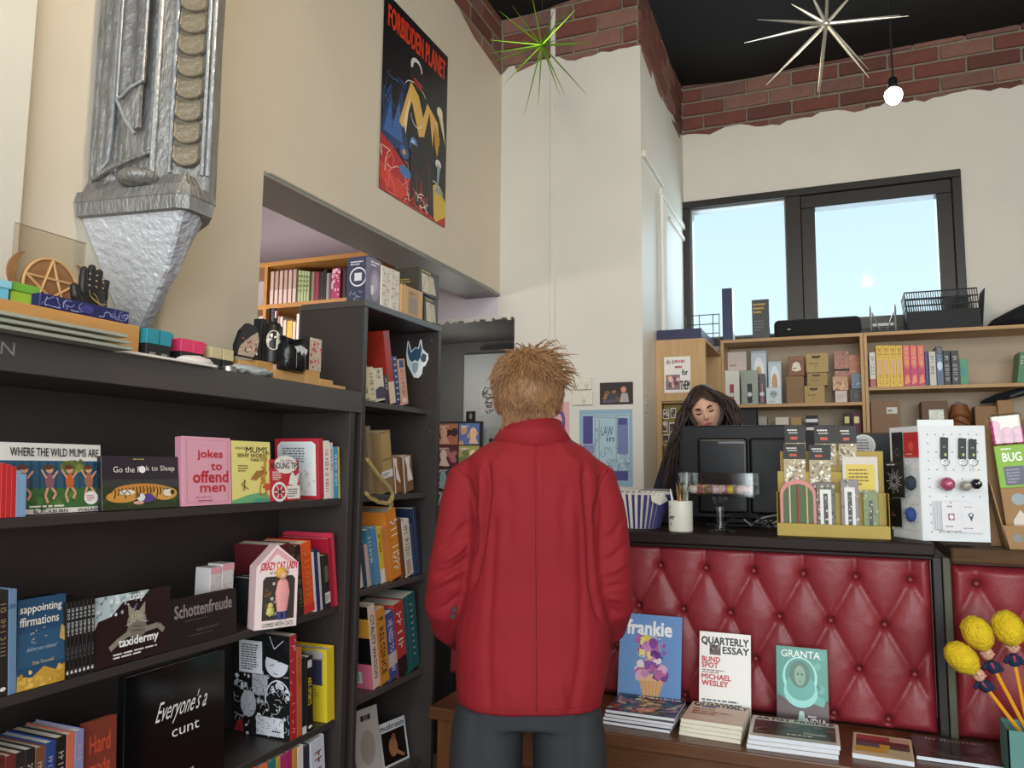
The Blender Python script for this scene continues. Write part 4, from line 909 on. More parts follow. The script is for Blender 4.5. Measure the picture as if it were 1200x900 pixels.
def pencil(label, hair, face, suit, end, Yp):
    base = U(*end, Y=Yp-.0); e3 = Vector(base); sp_ = U(*suit, Y=Yp)
    root = thing('novelty_pencil', label, 'pencil', e3, group='yellow haired pencils')
    hp, fp = U(*hair, Y=Yp-.012), U(*face, Y=Yp-.004)
    ax = (sp_-e3).normalized(); O = lambda v: v-e3
    MB().tube([O(e3-ax*.02), O(sp_)], .0055, 6).build('pencil_shaft', YEL, root)
    b = MB(); b.tube([O(sp_-ax*.02), O(sp_-ax*.012), O(sp_), O(sp_+ax*.014)], [.012, .017, .018, .009], 10)
    for s in (-1, 1): b.tube([O(sp_+Vector((s*.012, 0, .006))), O(sp_+Vector((s*.024, -.008, -.012)))], [.007, .006], 6)
    b.build('suit', NAVY, root, True)
    MB().tube([O(sp_+ax*.01)+Vector((0, -.012, 0)), O(sp_-ax*.006)+Vector((0, -.018, 0))], [.004, .0015], 5).build('tie', paint('b83038', .6), root)
    b = MB(); b.ball(O(fp), .0165, 3, (1, .9, 1.1)); b.ball(O(fp)+Vector((0, -.015, -.002)), .0045, 1); b.ball(O(fp)+Vector((-.016, -.002, 0)), .004, 1); b.ball(O(fp)+Vector((.016, -.002, 0)), .004, 1)
    hd_ = b.build('head', SKIN1, root, True)
    b = MB(); b.ball(O(fp)+Vector((-.006, -.0145, .003)), .002, 1); b.ball(O(fp)+Vector((.006, -.0145, .003)), .002, 1); b.build('eyes', paint('1c1c20', .4), hd_)
    dr = (hp-fp).normalized(); Mx = dr.to_track_quat('Z', 'Y').to_matrix()
    furry(O(hp), .049, (.92, .8, 1.05), Mx, hair[0]).build('hair', FUR, root, True, None)
pencil('yellow haired figure pencil leaning lowest and furthest left in the teal box', (1127, 771), (1147, 791), (1153, 802), (1196, 858), PY)
pencil('yellow haired figure pencil second from the left in the teal box', (1145, 742), (1157, 766), (1163, 780), (1200, 850), PY+.03)
pencil('yellow haired figure pencil standing most upright at the right edge', (1181, 736), (1187, 758), (1188, 772), (1204, 850), PY+.05)

# ================================================================ on the counter
ZT_ = 1.1875
def ground(px, Y, z=ZT_): return Vector((Xat(px, Y, z), Y, z))
# paper baking cups bowl
c = ground(746, 3.04); hb = Zat(577, c.x, 3.02)-ZT_
bw_ = link('paper_cup_bowl', None); bw_.location = c; tag(bw_, 'stack of purple striped pleated paper cups on the counter', 'bowl')
STR = mat('striped_paper', '3c3566', .6, var=.05)
def fl(r0, r1, z0, z1, n, th, nm, mats, alt):
    b = MB(); N_ = n*2
    rr = [[], []]
    for j, (r, z) in enumerate(((r0, z0), (r1, z1))):
        for k in range(N_): q = r*(1+(.03 if k % 2 else -.03)); rr[j].append(b.b.verts.new((q*cos(2*pi*k/N_), q*sin(2*pi*k/N_), z)))
    for k in range(N_):
        f = b.b.faces.new((rr[0][k], rr[0][(k+1) % N_], rr[1][(k+1) % N_], rr[1][k])); f.material_index = k % 2 if alt else 0
    return b.build(nm, mats, bw_)
PAPW = paint('d8d2c8', .8)
for k in range(3): fl(.09+.001*k, .128+.001*k, .002+.008*k, hb-.012+.006*k, 34, 0, 'paper_cup', [paint('3d3a6c', .8), PAPW], True)
fl(.128, .134, hb-.008, hb+.004, 34, 0, 'paper_rim', [PAPW, PAPW], False)
MB().lathe([(.0, .001), (.088, .001), (.088, .004), (0, .004)], 24, cap=False).build('paper_base', PAPW, bw_)
b = MB(); b.prism([(.08, -.10, hb), (.12, -.06, hb-.002), (.13, -.04, hb-.03), (.11, -.08, hb-.045), (.085, -.11, hb-.03)], (.002, .002, .002)); b.build('folded_corner', PAPW, bw_)
# card terminal
c = ground(770, 3.3); ht = Zat(574, c.x, 3.3)-ZT_
o = thing('card_terminal', 'black receipt printer behind the striped paper cups', 'machine', c)
MB().box(-.085, -.06, 0, .085, .09, ht-.02, .006, seg=2).build('body', paint('1a1a1b', .4), o)
MB().box(-.07, -.05, ht-.02, .085, .085, ht, .004).build('lid', paint('202122', .3), o)
MB().box(-.05, -.045, ht, .06, .02, ht+.004).build('paper_slot', paint('8a8c90', .5), o)
for k in range(2): MB().box(.0+k*.03, -.062, ht*.35, .018+k*.03, -.0595, ht*.42).build('key', paint('c8ccd0', .5), o)
# ceramic cup with pens
c = ground(798, 2.935); hc = Zat(587, c.x, 2.93)-ZT_; rcup = .5*(Xat(812, 2.93, 1.25)-Xat(784, 2.93, 1.25))
cup = thing('pen_cup', 'white ceramic cup with black script holding pens', 'cup', c)
b = MB(); b.lathe([(.001, 0), (rcup*.94, 0), (rcup, .006), (rcup, hc-.002), (rcup-.002, hc), (rcup-.004, hc-.002), (rcup-.005, .008), (.001, .008)], 32, cap=False)
b.build('cup_body', mat('white_glaze', 'dcd9cc', .3, var=.05, scale=6), cup, True)
def curved_print(pic, parent, name, r, z0, ang0, rough=.4):
    o = pic.put(parent, name, (0, 0, 0), (1, 0, 0), (0, 0, 1), rough)
    for v in o.data.vertices:
        a = ang0+v.co.x/r; off = -v.co.y; rr = r+max(off, .0004); v.co = Vector((rr*sin(a), -rr*cos(a), v.co.z+z0))
    return o
p = Pic(.07, hc*.9); p.text('perty', .3, .42, .7, .58, '1c1c1e', 2, shear=.2); p.words(.42, .24, .62, .34, 1, '1c1c1e', 1); p.words(.3, .86, .62, .92, 1, '55555a', 1); p.words(.34, .66, .56, .72, 1, '77777c', 1)
curved_print(p, cup, 'script', rcup, 0, -1.45)
for k, (x, y, tx, ty_, cc, r) in enumerate(((-.01, -.01, -.03, .105, '#d8dae0', .004), (.0, .008, -.012, .12, 'a87838', .0032), (.004, -.006, .0, .125, 'c8a060', .0035), (.012, .0, .012, .112, 'b89058', .0035), (.016, .006, .022, .15, 'd8d4cc', .0042), (.018, -.008, .026, .11, 'b0b4b8', .0038), (-.014, .006, -.006, .1, '5a4030', .003))):
    o = thing('pen', ['white marker leaning left in the ceramic cup', 'thin brown wooden pencil in the ceramic cup', 'golden pencil at the middle of the ceramic cup', 'tan brush handle in the ceramic cup', 'tall cream pen at the right in the ceramic cup', 'grey pen leaning right in the ceramic cup', 'dark pencil at the back of the ceramic cup'][k], 'pen', c+Vector((x, y, .0085)), group='pens in the ceramic cup')
    top = Vector(((tx-x)*1.3, 0, ty_*1.4)); MB().tube([(0, 0, 0), top*.92], r, 8).build('barrel', paint(cc, .4), o); MB().tube([top*.92, top], [r*.9, r*.4], 8).build('tip', paint('6a6458' if k % 2 else cc, .4), o)
# glass cake stand with sweets
c = ground(844, 3.0); zt = Zat(580, c.x, 3.0)-ZT_; zr = Zat(554, c.x, 3.0)-ZT_
GLS = glass('stand_glass', 'f4f7f6', .03, .05)
ck = thing('glass_stand', 'square glass dish on a foot holding wrapped sweets', 'dish', c)
b = MB(); b.lathe([(.001, 0), (.055, 0), (.052, .006), (.02, .012), (.0155, .03), (.0155, zt-.045), (.03, zt-.03), (.032, zt-.006), (.001, zt-.004)], 24, cap=False); b.build('foot', GLS, ck, True)
wD = .5*(Xat(886, 3.0, 1.3)-Xat(801, 3.0, 1.3)); a = .004
b = MB(); b.box(-wD, -wD*.8, zt-.004, wD, wD*.8, zt+.003, .002); b.build('plate', GLS, ck)
for nm, q in (('glass_side', (-wD, -wD*.8, wD, -wD*.8+a)), ('glass_side', (-wD, wD*.8-a, wD, wD*.8)), ('glass_side', (-wD, -wD*.8+a, -wD+a, wD*.8-a)), ('glass_side', (wD-a, -wD*.8+a, wD, wD*.8-a))):
    MB().box(q[0], q[1], zt+.003, q[2], q[3], zr, .001).build(nm, GLS, ck)
g = random.Random(3)
SWC = [('d8cfc4', 'white wrapped'), ('c85a78', 'pink wrapped'), ('d8c43a', 'yellow wrapped'), ('8a6a60', 'brown wrapped'), ('e0b8c0', 'pale pink wrapped')]
for k in range(20):
    cc, nm = SWC[k % 5]; x = -wD*.64+(k % 10)*wD*.142; y = (-.05, .03)[k//10]*1.0+g.uniform(-.01, .01)
    o = thing('sweet', '%s sweet in the glass dish, %s' % (nm, ['far left', 'left', 'left of the middle', 'near the middle', 'right'][min(4, (k % 10)//2)]+(' front' if k < 10 else ' back')), 'sweet', c+Vector((x, y, zt+.0205)), g.uniform(-.3, .3), 'wrapped sweets in the glass dish')
    b = MB(); b.ball((0, 0, 0), .019, 2, (1.15, .85, .85)); b.build('sweet_body', paint(cc, .3), o, True)
    for s in (-1, 1):
        b = MB(); b.prism([(s*.018, 0, 0), (s*.036, -.008, -.008), (s*.04, 0, .004), (s*.036, .006, .018)], (0, .001, 0)); b.build('wrapper_end', paint(cc, .35), o)
# monitor
Ym = 3.33; c = ground(862, Ym); x0, x1 = Xat(798, Ym, 1.45), Xat(932, Ym, 1.45); z0, z1 = 1.215, Zat(499, x0, Ym)
mo = thing('monitor', 'black computer monitor seen from behind on the counter', 'monitor', c)
PL = mat('black_plastic', '0e0f11', .42, var=.1, scale=20, spec=.3); PLG = mat('glossy_black_plastic', '111215', .25, var=.1, spec=.35)
O = Vector(c)
b = MB(); b.box(x0-O.x, 0, z0-O.z, x1-O.x, .03, z1-O.z, .006, seg=2); b.build('shell', PL, mo)
w2, h2 = x1-x0, z1-z0
b = MB(); b.box(x0-O.x+w2*.16, -.03, z0-O.z+.02, x0-O.x+w2*.60, .002, z1-O.z-h2*.14, .012, seg=3); b.build('rear_housing', PLG, mo)
b = MB(); b.box(x0-O.x+w2*.615, -.022, z0-O.z+.02, x0-O.x+w2*.97, .002, z1-O.z-h2*.14, .012, seg=3); b.build('rear_cover', PL, mo)
b = MB(); b.box(x0-O.x+w2*.35, -.0315, z1-O.z-h2*.2, x0-O.x+w2*.58, -.029, z1-O.z-h2*.18); b.build('nameplate', paint('6c6f74', .3), mo)
hm = MB().lathe([(.003, 0), (.003, .002)], 8).mesh('speaker_hole', paint('050505', .6))
for k in range(14):
    o = link('speaker_hole', hm, mo); r = .028 if k < 9 else .013; an = 2*pi*k/(9 if k < 9 else 5); o.location = (x0-O.x+w2*.8+r*cos(an), -.0225, z1-O.z-h2*.32+r*sin(an)); o.rotation_euler = (R(90), 0, 0)
b = MB(); b.box(-.04, .03, .0, .04, .05, .2); b.build('stand_neck', PL, mo); b = MB(); b.box(-.11, -.07, 0, .11, .1, .012, .004); b.build('stand_base', PL, mo)
# cables
for k in range(4):
    pts = []; g = random.Random(k)
    x_, y_ = (874, 886, 900, 892)[k], (616, 620, 612, 600)[k]
    P0 = ground(x_, 3.10+.045*k)
    for i in range(9): pts.append(Vector((.03*i-.1+g.uniform(-.01, .01), .018*sin(i*.9+k), .008+.05*abs(sin(i*.45+k*1.3)))))
    b = MB(); b.tube(pts, .0035, 6); o = b.build('cable', paint('141414' if k != 2 else '9a9c9e', .5), smooth=True); o.location = P0; tag(o, ['black cable looping nearest the glass foot', 'black cable arching behind the glass stand', 'grey cable loop left of the card display', 'black cable crossing under the card display'][k], 'cable', 'cables behind the counter')
# second screen
Y2 = 3.36; x0, x1 = Xat(1003, Y2, 1.45), Xat(1048, Y2, 1.45); z1 = Zat(507, x0, Y2)
c = Vector(((x0+x1)/2, Y2, ZT_)); o = thing('screen', 'dark tablet screen with a round white sticker behind the card display', 'screen', c)
MB().box(x0-c.x-.06, 0, .05, x1-c.x, .02, z1-c.z, .006).build('shell', PL, o)
MB().box(-.05, -.01, 0, .05, .12, .052, .004).build('stand_base', PL, o)
p = Pic(.09, .09); p.ell(.5, .5, .48, .48, 'd8d8d4', 28); p.ell(.5, .5, .42, .42, 'b8b8b4', 28); p.words(.2, .2, .8, .8, 5, '3a3a3c', 3)
xs_ = Xat(1013, Y2, 1.42)-c.x; p.put(o, 'round_sticker', (xs_-.045, 0, Zat(522, xs_+c.x, Y2)-c.z-.045), (1, 0, 0), (0, 0, 1), .4)
# ================================================================ card display on the counter
def kbox(label, p0, p1, yt, Y, dep, col, z=None, yb=None, **k):
    "carton whose front face fills p0..p1 and yt..(shelf z or yb) of the picture, standing at depth Y"
    zb = z if z is not None else Zat(yb, Xat((p0+p1)/2, Y, 1.8), Y)
    x0, x1 = Xat(p0, Y, zb), Xat(p1, Y, zb); zt = Zat(yt, (x0+x1)/2, Y)
    return carton(label, x0, Y, zb+.0006, x1, Y+dep, zt, col, **k)
GOLD = mat('olive_gold_card', 'b39a45', .55, var=.08, scale=8)
Yd = 2.91
x0, x1 = Xat(911, Yd, 1.2), Xat(1044, Yd, 1.2)
cd = thing('card_display', 'stepped olive gold cardboard display full of small packets on the counter', 'display', ((x0+x1)/2, Yd+.12, ZT_+.0006))
W = x1-x0
def cdb(name, a, b_, y0, y1, z0, z1, m=GOLD): return MB().box(-W/2+W*a, y0-.12, z0, -W/2+W*b_, y1-.12, z1, .001).build(name, m, cd)
zz = lambda y, Y: Zat(y, (x0+x1)/2, Y)-ZT_
cdb('front_lip', 0, 1, 0, .004, 0, zz(615, Yd)); cdb('tray', 0, 1, .004, .17, 0, .006)
cdb('step', .02, .98, .045, .05, .006, zz(577, 2.96)); cdb('step', .0, .78, .085, .09, .006, zz(553, 3.0)); cdb('step', .02, .98, .13, .135, .006, zz(529, 3.05))
cdb('side', 0, .006, .004, .135, .006, zz(577, 2.96)); cdb('side', .994, 1, .004, .135, .006, zz(577, 2.96))
cdb('step_top', .0, .78, .05, .085, zz(577, 2.96)-.003, zz(577, 2.96)); cdb('step_top', .02, .78, .09, .13, zz(553, 3.0)-.003, zz(553, 3.0))
FILM = glass('packet_film', 'eceae2', .1, .1)
def packet(label, p0, p1, yt, yh, yb, Y, seed):
    xa, xb = Xat(p0, Y, 1.35), Xat(p1, Y, 1.35); xm = (xa+xb)/2; z1, zh, z0 = Zat(yt, xm, Y), Zat(yh, xm, Y), Zat(yb, xm, Y)
    o = thing('charm_packet', label, 'packet', (xm, Y, z0)); w_ = xb-xa; g = random.Random(seed)
    MB().box(-w_/2, -.002, zh-z0, w_/2, .002, z1-z0, .0006).build('header_card', paint('262220', .5), o)
    p = Pic(w_, z1-zh); p.words(.14, .64, .88, .8, 1, 'e0dcd4', 3, 1); p.words(.2, .5, .86, .63, 1, 'c8c4bc', 5, 1); p.words(.28, .12, .8, .44, 1, 'd8502c', 7, 1)
    p.put(o, 'header_print', (-w_/2, -.002, zh-z0), (1, 0, 0), (0, 0, 1), .45)
    MB().box(-w_/2+.001, -.0015, 0, w_/2-.001, .0015, zh-z0).build('backing_card', paint('b8a888', .5), o)
    p = Pic(w_, zh-z0); p.blobs(70, .06, .03, .94, .97, .03, .09, ['d8d0b8', '8a7848', 'e8e4d8', '5a5040', 'c0a868', 'f0ece0'], seed); p.words(.2, .1, .8, .22, 1, '8a2c24', 1)
    p.put(o, 'charm_print', (-w_/2, -.0016, 0), (1, 0, 0), (0, 0, 1), .25)
    b = MB()
    for k in range(9): b.ball((g.uniform(-.35, .35)*w_, -.005, g.uniform(.25, .9)*(zh-z0)), g.uniform(.003, .005), 1)
    q = b.build('charms', mat('pewter_charm', 'b8b09c', .3, metal=.8), o, True); q['kind'] = 'stuff'
packet('dark headed charm packet at the back left of the gold display', 921, 946, 498, 519, 545, 3.035, 1)
packet('dark headed charm packet at the back middle of the gold display', 956, 982, 498, 520, 545, 3.035, 2)
packet('dark headed charm packet at the back right of the gold display', 984, 1006, 499, 520, 552, 3.036, 3)
packet('dark headed charm packet at the front left of the gold display', 919, 945, 520, 538, 572, 2.99, 4)
packet('dark headed charm packet at the front middle of the gold display', 949, 975, 521, 539, 572, 2.99, 5)
# small sign
kbox('cream and yellow printed sign standing in the gold display', 988, 1030, 535, 2.985, .004, 'ddd6c8', yb=578, name='sign', cat='sign', flap=False, front=lambda p: (p.rect(.1, .08, .9, .78, 'e0c860'), p.words(.18, .2, .82, .68, 5, '8a7430', 3)))
# pen card with arch top
xa, xb = Xat(915, 2.935, 1.25), Xat(957, 2.935, 1.25); Wp = xb-xa; zb = ZT_+.0075; zt = Zat(562, (xa+xb)/2, 2.935); Hp = zt-zb
o = thing('pen_card', 'arched pink and green card with three pens in the gold display', 'pen set', ((xa+xb)/2, 2.935, zb))
arch = lambda s, hh: [(-Wp/2*s, 0)]+[(-Wp/2*s*cos(a), hh-Wp/2*s*.85+Wp/2*s*.85*sin(a)) for a in [pi*k/14 for k in range(15)]]+[(Wp/2*s, 0)]
MB().prism([(x, 0, z) for x, z in arch(1, Hp)], (0, .003, 0)).build('card', paint('d98c86', .5), o)
MB().prism([(x, -.0008, z) for x, z in arch(.84, Hp*.92)], (0, .0009, 0)).build('green_panel', paint('5c6e4a', .6), o)
b = MB()
for a in range(15):
    t = pi*a/14; x = -Wp/2*.93*cos(t); z = Hp-Wp/2*.93*.85+Wp/2*.93*.85*sin(t); b.ball((x, -.0005, z), .0022, 1)
for s in (-1, 1):
    for k in range(9): b.ball((s*Wp/2*.93, -.0005, .005+k*.0085), .0022, 1)
q = b.build('border_dots', paint('eab6ae', .5), o); q['kind'] = 'stuff'
for k, cc in enumerate(('d8d0b8', 'b84a44', 'd8c88a')):
    x = (-.23, .0, .25)[k]*Wp; MB().tube([(x, -.004, Hp*.12), (x, -.004, Hp*.16), (x, -.004, Hp*.84), (x, -.004, Hp*.9)], [.0012, .003, .003, .0015], 8).build('pen', paint(cc, .3), o)
def pen_box(label, p0, p1, yt, seed, cols, bg):
    def fr(p):
        p.blobs(60, 0, 0, 1, 1, .05, .12, cols, seed); p.rect(.2, .02, .8, .86, 'e0dcd6') if bg else None; p.rect(.38, .04, .62, .78, '2c2c2a'); p.blobs(14, .4, .05, .6, .76, .04, .07, ['6a6a60', 'c8c4b8'], seed+3)
    kbox(label, p0, p1, yt, 2.932, .016, cols[0], z=ZT_+.007, front=fr, rough=.4)
pen_box('speckled narrow pen box right of the arched card', 958, 980, 565, 4, ['6a6456', '3a382e', 'b8b0a0'], True)
pen_box('lilac speckled narrow pen box in the middle of the gold display', 987, 1008, 562, 7, ['8a8084', '5a5258', 'c0b8bc'], True)
pen_box('green leaf patterned pen box at the right of the gold display', 1013, 1031, 575, 9, ['7c8a5a', 'a8b088', '4c5c34'], False)
# ================================================================ peg board stand
PEG = mat('white_pegboard', 'dfe2e2', .45, var=.03)
def Pt(px, Y, z=1.3): return Vector((Xat(px, Y, z), Y, 0))
A0, A1 = Pt(1081, 2.90), Pt(1159, 2.93); Bk = Pt(1046, 3.03)
zt, zbm = Zat(499, A0.x, 2.9), ZT_+.004
ps = thing('peg_stand', 'white pegboard stand hung with key rings and cards at the right of the counter', 'display stand', ((A0.x+A1.x)/2, 2.98, ZT_)); PO = Vector(ps.location)
MB().lathe([(.001, .0), (.055, .0), (.055, .006), (.001, .006)], 24, cap=False).build('base', PL, ps)
def board(P, Q, nm):
    d = Q-P; w_ = d.length; u = d.normalized(); n = u.cross(Vector((0, 0, 1)))
    b = MB(); b.prism([P+Vector((0, 0, zbm+.0)), Q+Vector((0, 0, zbm)), Q+Vector((0, 0, zt)), P+Vector((0, 0, zt))], -n*.008)
    for v in b.b.verts: v.co -= PO
    b.build(nm, PEG, ps)
    hb_ = MB()
    for i in range(1, 8):
        for j in range(1, 13):
            if 1 < i < 7 and 1 < j < 12 and (i+j) % 2: continue
            c = P+u*(w_*i/8)+Vector((0, 0, zbm+(zt-zbm)*j/13))+n*.0004; v = Vector((0, 0, 1))
            hb_.poly([c+u*.0021*cos(a)+v*.0021*sin(a)-PO for a in [pi/3*k for k in range(6)]])
    q = hb_.build('peg_holes', paint('2c2e30', .7), ps); q['kind'] = 'stuff'
    return u, n, w_
uA, nA, wA = board(A0, A1, 'pegboard'); uB, nB, wB = board(Bk, A0-uA*.004, 'pegboard')
board(A1+nA*-.009, A1-nA*.12, 'pegboard')
p = A0+uA*.02
b = MB(); b.prism([A0+Vector((-.004, 0, zt-.004))-PO, A0+uA*.105+Vector((0, 0, zt-.004))-PO, A0+uA*.105+Vector((0, 0, zt+.02))-PO, A0+Vector((-.004, 0, zt+.02))-PO], -nA*.004+Vector((0, .01, 0))); b.build('header_strip', paint('e8eae8', .4), ps)
Q = A0+uA*.035; b = MB(); b.prism([Q+Vector((0, .02, zt+.02))-PO, Q+uA*.045+Vector((0, .02, zt+.02))-PO, Q+uA*.045+Vector((0, .02, zt+.055))-PO, Q+Vector((0, .02, zt+.055))-PO], (0, .004, 0)); b.build('crystal_card', mat('iridescent_card', 'c9c6b4', .3, var=.5, scale=90, detail=1, col2='7a8478'), ps)
def onb(P, u, n, px, py):           # point on a board seen at a picture position
    dd = ray(px, py); t = (P-EYE).dot(n)/dd.dot(n); return EYE+dd*t
def hook(o, h=.02):
    pass
CHR = mat('steel_wire', 'b8bcc0', .25, metal=1)
def keyring(label, px, yt, ym, yc, col, gem, r):
    T = onb(A0, uA, nA, px, yt)+nA*.004; o = thing('key_ring', label, 'key ring', T)
    dz = T.z-onb(A0, uA, nA, px, ym).z; dc = T.z-onb(A0, uA, nA, px, yc).z
    b = MB(); b.tube([(0, .001, 0), (0, -.022, 0)], .0012, 6); b.build('hook', CHR, o)
    b = MB(); b.box(-.011, -.008, -dz, .011, -.0055, -.002, .0008, M=Matrix.Rotation(.05, 4, 'Y')); b.build('black_tag', paint('1a1a18', .5), o)
    pp = Pic(.02, dz); pp.words(.2, .5, .8, .6, 1, 'a8a8a0', 2); pp.rect(.35, .14, .65, .26, 'b8c87a'); pp.put(o, 'tag_print', (-.01, -.0085, -dz), (1, 0, 0), (0, 0, 1), .5)
    b = MB(); b.tube([(.011*cos(t*pi/6), -.008, -dz-.011+.011*sin(t*pi/6)) for t in range(13)], .0011, 6)
    for k in range(3): b.tube([(0, -.008, -dz-.022-.006*k), (.002, -.008, -dz-.027-.006*k)], .0015, 5)
    b.build('split_ring', CHR, o)
    b = MB(); b.ball((0, -.03, -dc), r, 3)
    for v in b.b.verts: v.co += (v.co-Vector((0, -.03, -dc))).normalized()*noise.noise(v.co*150)*.002
    b.build('ball_charm', mat('charm_%s' % gem, gem, .25, var=.5, scale=70, coat=.5), o, True)
    b = MB(); b.ball((.006, -.03-r*.85, -dc+.004), .004, 1); b.build('charm_inlay', paint('e0dcd8', .3), o)
keyring('key ring with a pink speckled ball on the pegboard', 1106, 512, 538, 567, '#', 'c05a7c', .022)
keyring('key ring with a white and gold ball on the pegboard', 1127, 513, 538, 569, '#', 'b8b0a0', .0165)
keyring('key ring with a black faceted ball on the pegboard', 1139, 514, 538, 567, '#', '1c1a1c', .0165)
def bcard(label, P, u, n, x0_, x1_, y0_, y1_, col, pic, off=.003, name='charm_card', group=None, hk=.012):
    a = onb(P, u, n, x0_, y1_)+n*off; b_ = onb(P, u, n, x1_, y1_)+n*off; t_ = onb(P, u, n, x0_, y0_)
    w_ = (b_-a).length; h_ = t_.z-a.z; o = thing(name, label, 'card', a, group=group)
    MB().prism([Vector((0, 0, 0)), u*w_, u*w_+Vector((0, 0, h_)), Vector((0, 0, h_))], n*.0015).build('card', paint(col, .45), o)
    b = MB(); b.tube([u*w_/2+Vector((0, 0, h_*.95))-n*min(off, .0025), u*w_/2+Vector((0, 0, h_*.95))+n*hk], .001, 5); b.build('hook', CHR, o)
    pp = Pic(w_, h_); pic(pp); pp.put(o, 'card_print', n*.0015, u, (0, 0, 1), .4); return o
def pincard(cc): return lambda p: (p.words(.3, .78, .72, .88, 1, '8c6a80', 2), p.rect(.33, .36, .66, .58, cc), p.ell(.5, .47, .12, .08, 'e8e0e4'), p.words(.15, .12, .85, .18, 1, '8c5a8a', 2), p.ell(.5, .95, .05, .03, '8c8c90'))
for k in range(4): bcard(['rearmost', 'third', 'second', 'nearest hidden'][k]+' white pin card fanned out left of the maroon pin card', A0, uA, nA, 1094+k*2, 1117+k*2, 587, 620, 'd8d8dc', lambda p: p.ell(.5, .95, .05, .03, '8c8c90'), off=.003+k*.005, hk=.0022, group='white pin cards fanned on the pegboard')
bcard('white card with a maroon pin at the foot of the pegboard', A0, uA, nA, 1102, 1124, 587, 621, 'e2e0e2', pincard('7c3a40'), off=.024)
bcard('white card with a dark jewel pin at the foot of the pegboard', A0, uA, nA, 1125, 1150, 588, 624, 'e2e0e2', lambda p: (p.words(.2, .8, .8, .88, 1, 'a8a8b0', 2), p.p([(.36, .6), (.5, .66), (.64, .6), (.52, .36)], '2a2a30'), p.ell(.5, .58, .07, .05, 'c8ccd8'), p.words(.15, .12, .85, .18, 1, '77778a', 2)), off=.01)
bcard('tall narrow black card at the upper left of the pegboard stand', Bk, uB, nB, 1048, 1060, 507, 545, '141416', lambda p: (p.arc(.5, .4, .15, .12, 0, 360, .001, '9a9aa0')), off=.004)
bcard('red card hanging at the top of the pegboard stand', Bk, uB, nB, 1062, 1079, 507, 536, 'c02a30', lambda p: (p.ell(.5, .45, .2, .18, 'd84a48'), p.words(.2, .1, .8, .16, 1, 'f0dcd8', 2)), off=.006)
bcard('black card with a white sunburst drawing on the pegboard stand', Bk, uB, nB, 1045, 1067, 541, 582, '101012', lambda p: ([p.line([(.5+.12*cos(a*.35), .45+.1*sin(a*.35)), (.5+(.42 if a % 2 else .3)*cos(a*.35), .45+(.36 if a % 2 else .26)*sin(a*.35))], .0013, 'e8e8ec') for a in range(18)], p.words(.15, .88, .85, .95, 1, 'd8d8dc', 2), p.arc(.5, .45, .1, .08, 0, 300, .0007, 'c8c8cc')), off=.02)
bcard('black card with a tiny red motif low on the pegboard stand', Bk, uB, nB, 1044, 1061, 583, 616, '0f0f11', lambda p: (p.rect(.4, .45, .5, .52, 'a03038'), p.words(.35, .38, .8, .42, 1, 'a8a8ac', 2)), off=.012)
for k, (yy2, lb) in enumerate(((566, 'dark blue felt tassel charm, upper one on the pegboard stand'), (603, 'bright navy tassel charm, lower one on the pegboard stand'))):
    c = onb(Bk, uB, nB, 1072, yy2)+nB*.014; o = thing('tassel_charm', lb, 'charm', c)
    b = MB(); b.ball((0, 0, 0), .021, 2, (.8, .5, 1.2)); b.ball((-.012, 0, .008), .012, 1, (.7, .5, 1)); b.build('tassel', paint(('22303a', '22407a')[k], .7), o, True)
    b = MB(); b.tube([(0, .012, .022), (0, -.002, .022), (0, 0, .014)], .0012, 5); b.build('cord', paint('b08a7a', .6), o)
# kraft display with packets on the far right
KR = mat('kraft_card', 'a8835a', .75, var=.12, scale=20)
Yk = 2.93; xk = Xat(1181, Yk, 1.2)
kd = thing('kraft_display', 'kraft cardboard tray display of long packets at the right edge', 'display', (xk, Yk, 1.1725))
T2 = Matrix.Shear('XY', 4, (0, 0)) if 0 else Matrix.Identity(4)
b = MB(); b.prism([(0, 0, 0), (.18, 0, 0), (.18, 0, .075), (-.012, 0, .075)], (0, .004, 0)); b.build('front_lip', KR, kd)
b = MB(); b.prism([(0, .0, 0), (-.04, 0, .20), (-.04, .11, .24), (0, .11, 0)], (.004, 0, 0)); b.build('side', KR, kd)
b = MB(); b.box(-.03, .105, 0, .18, .112, .42); b.build('back', KR, kd)
p = Pic(.14, .07); p.ell(.2, .5, .1, .2, '8a8a84', 16); p.put(kd, 'logo_print', (0, 0, 0), (1, 0, 0), (0, 0, 1), .6)
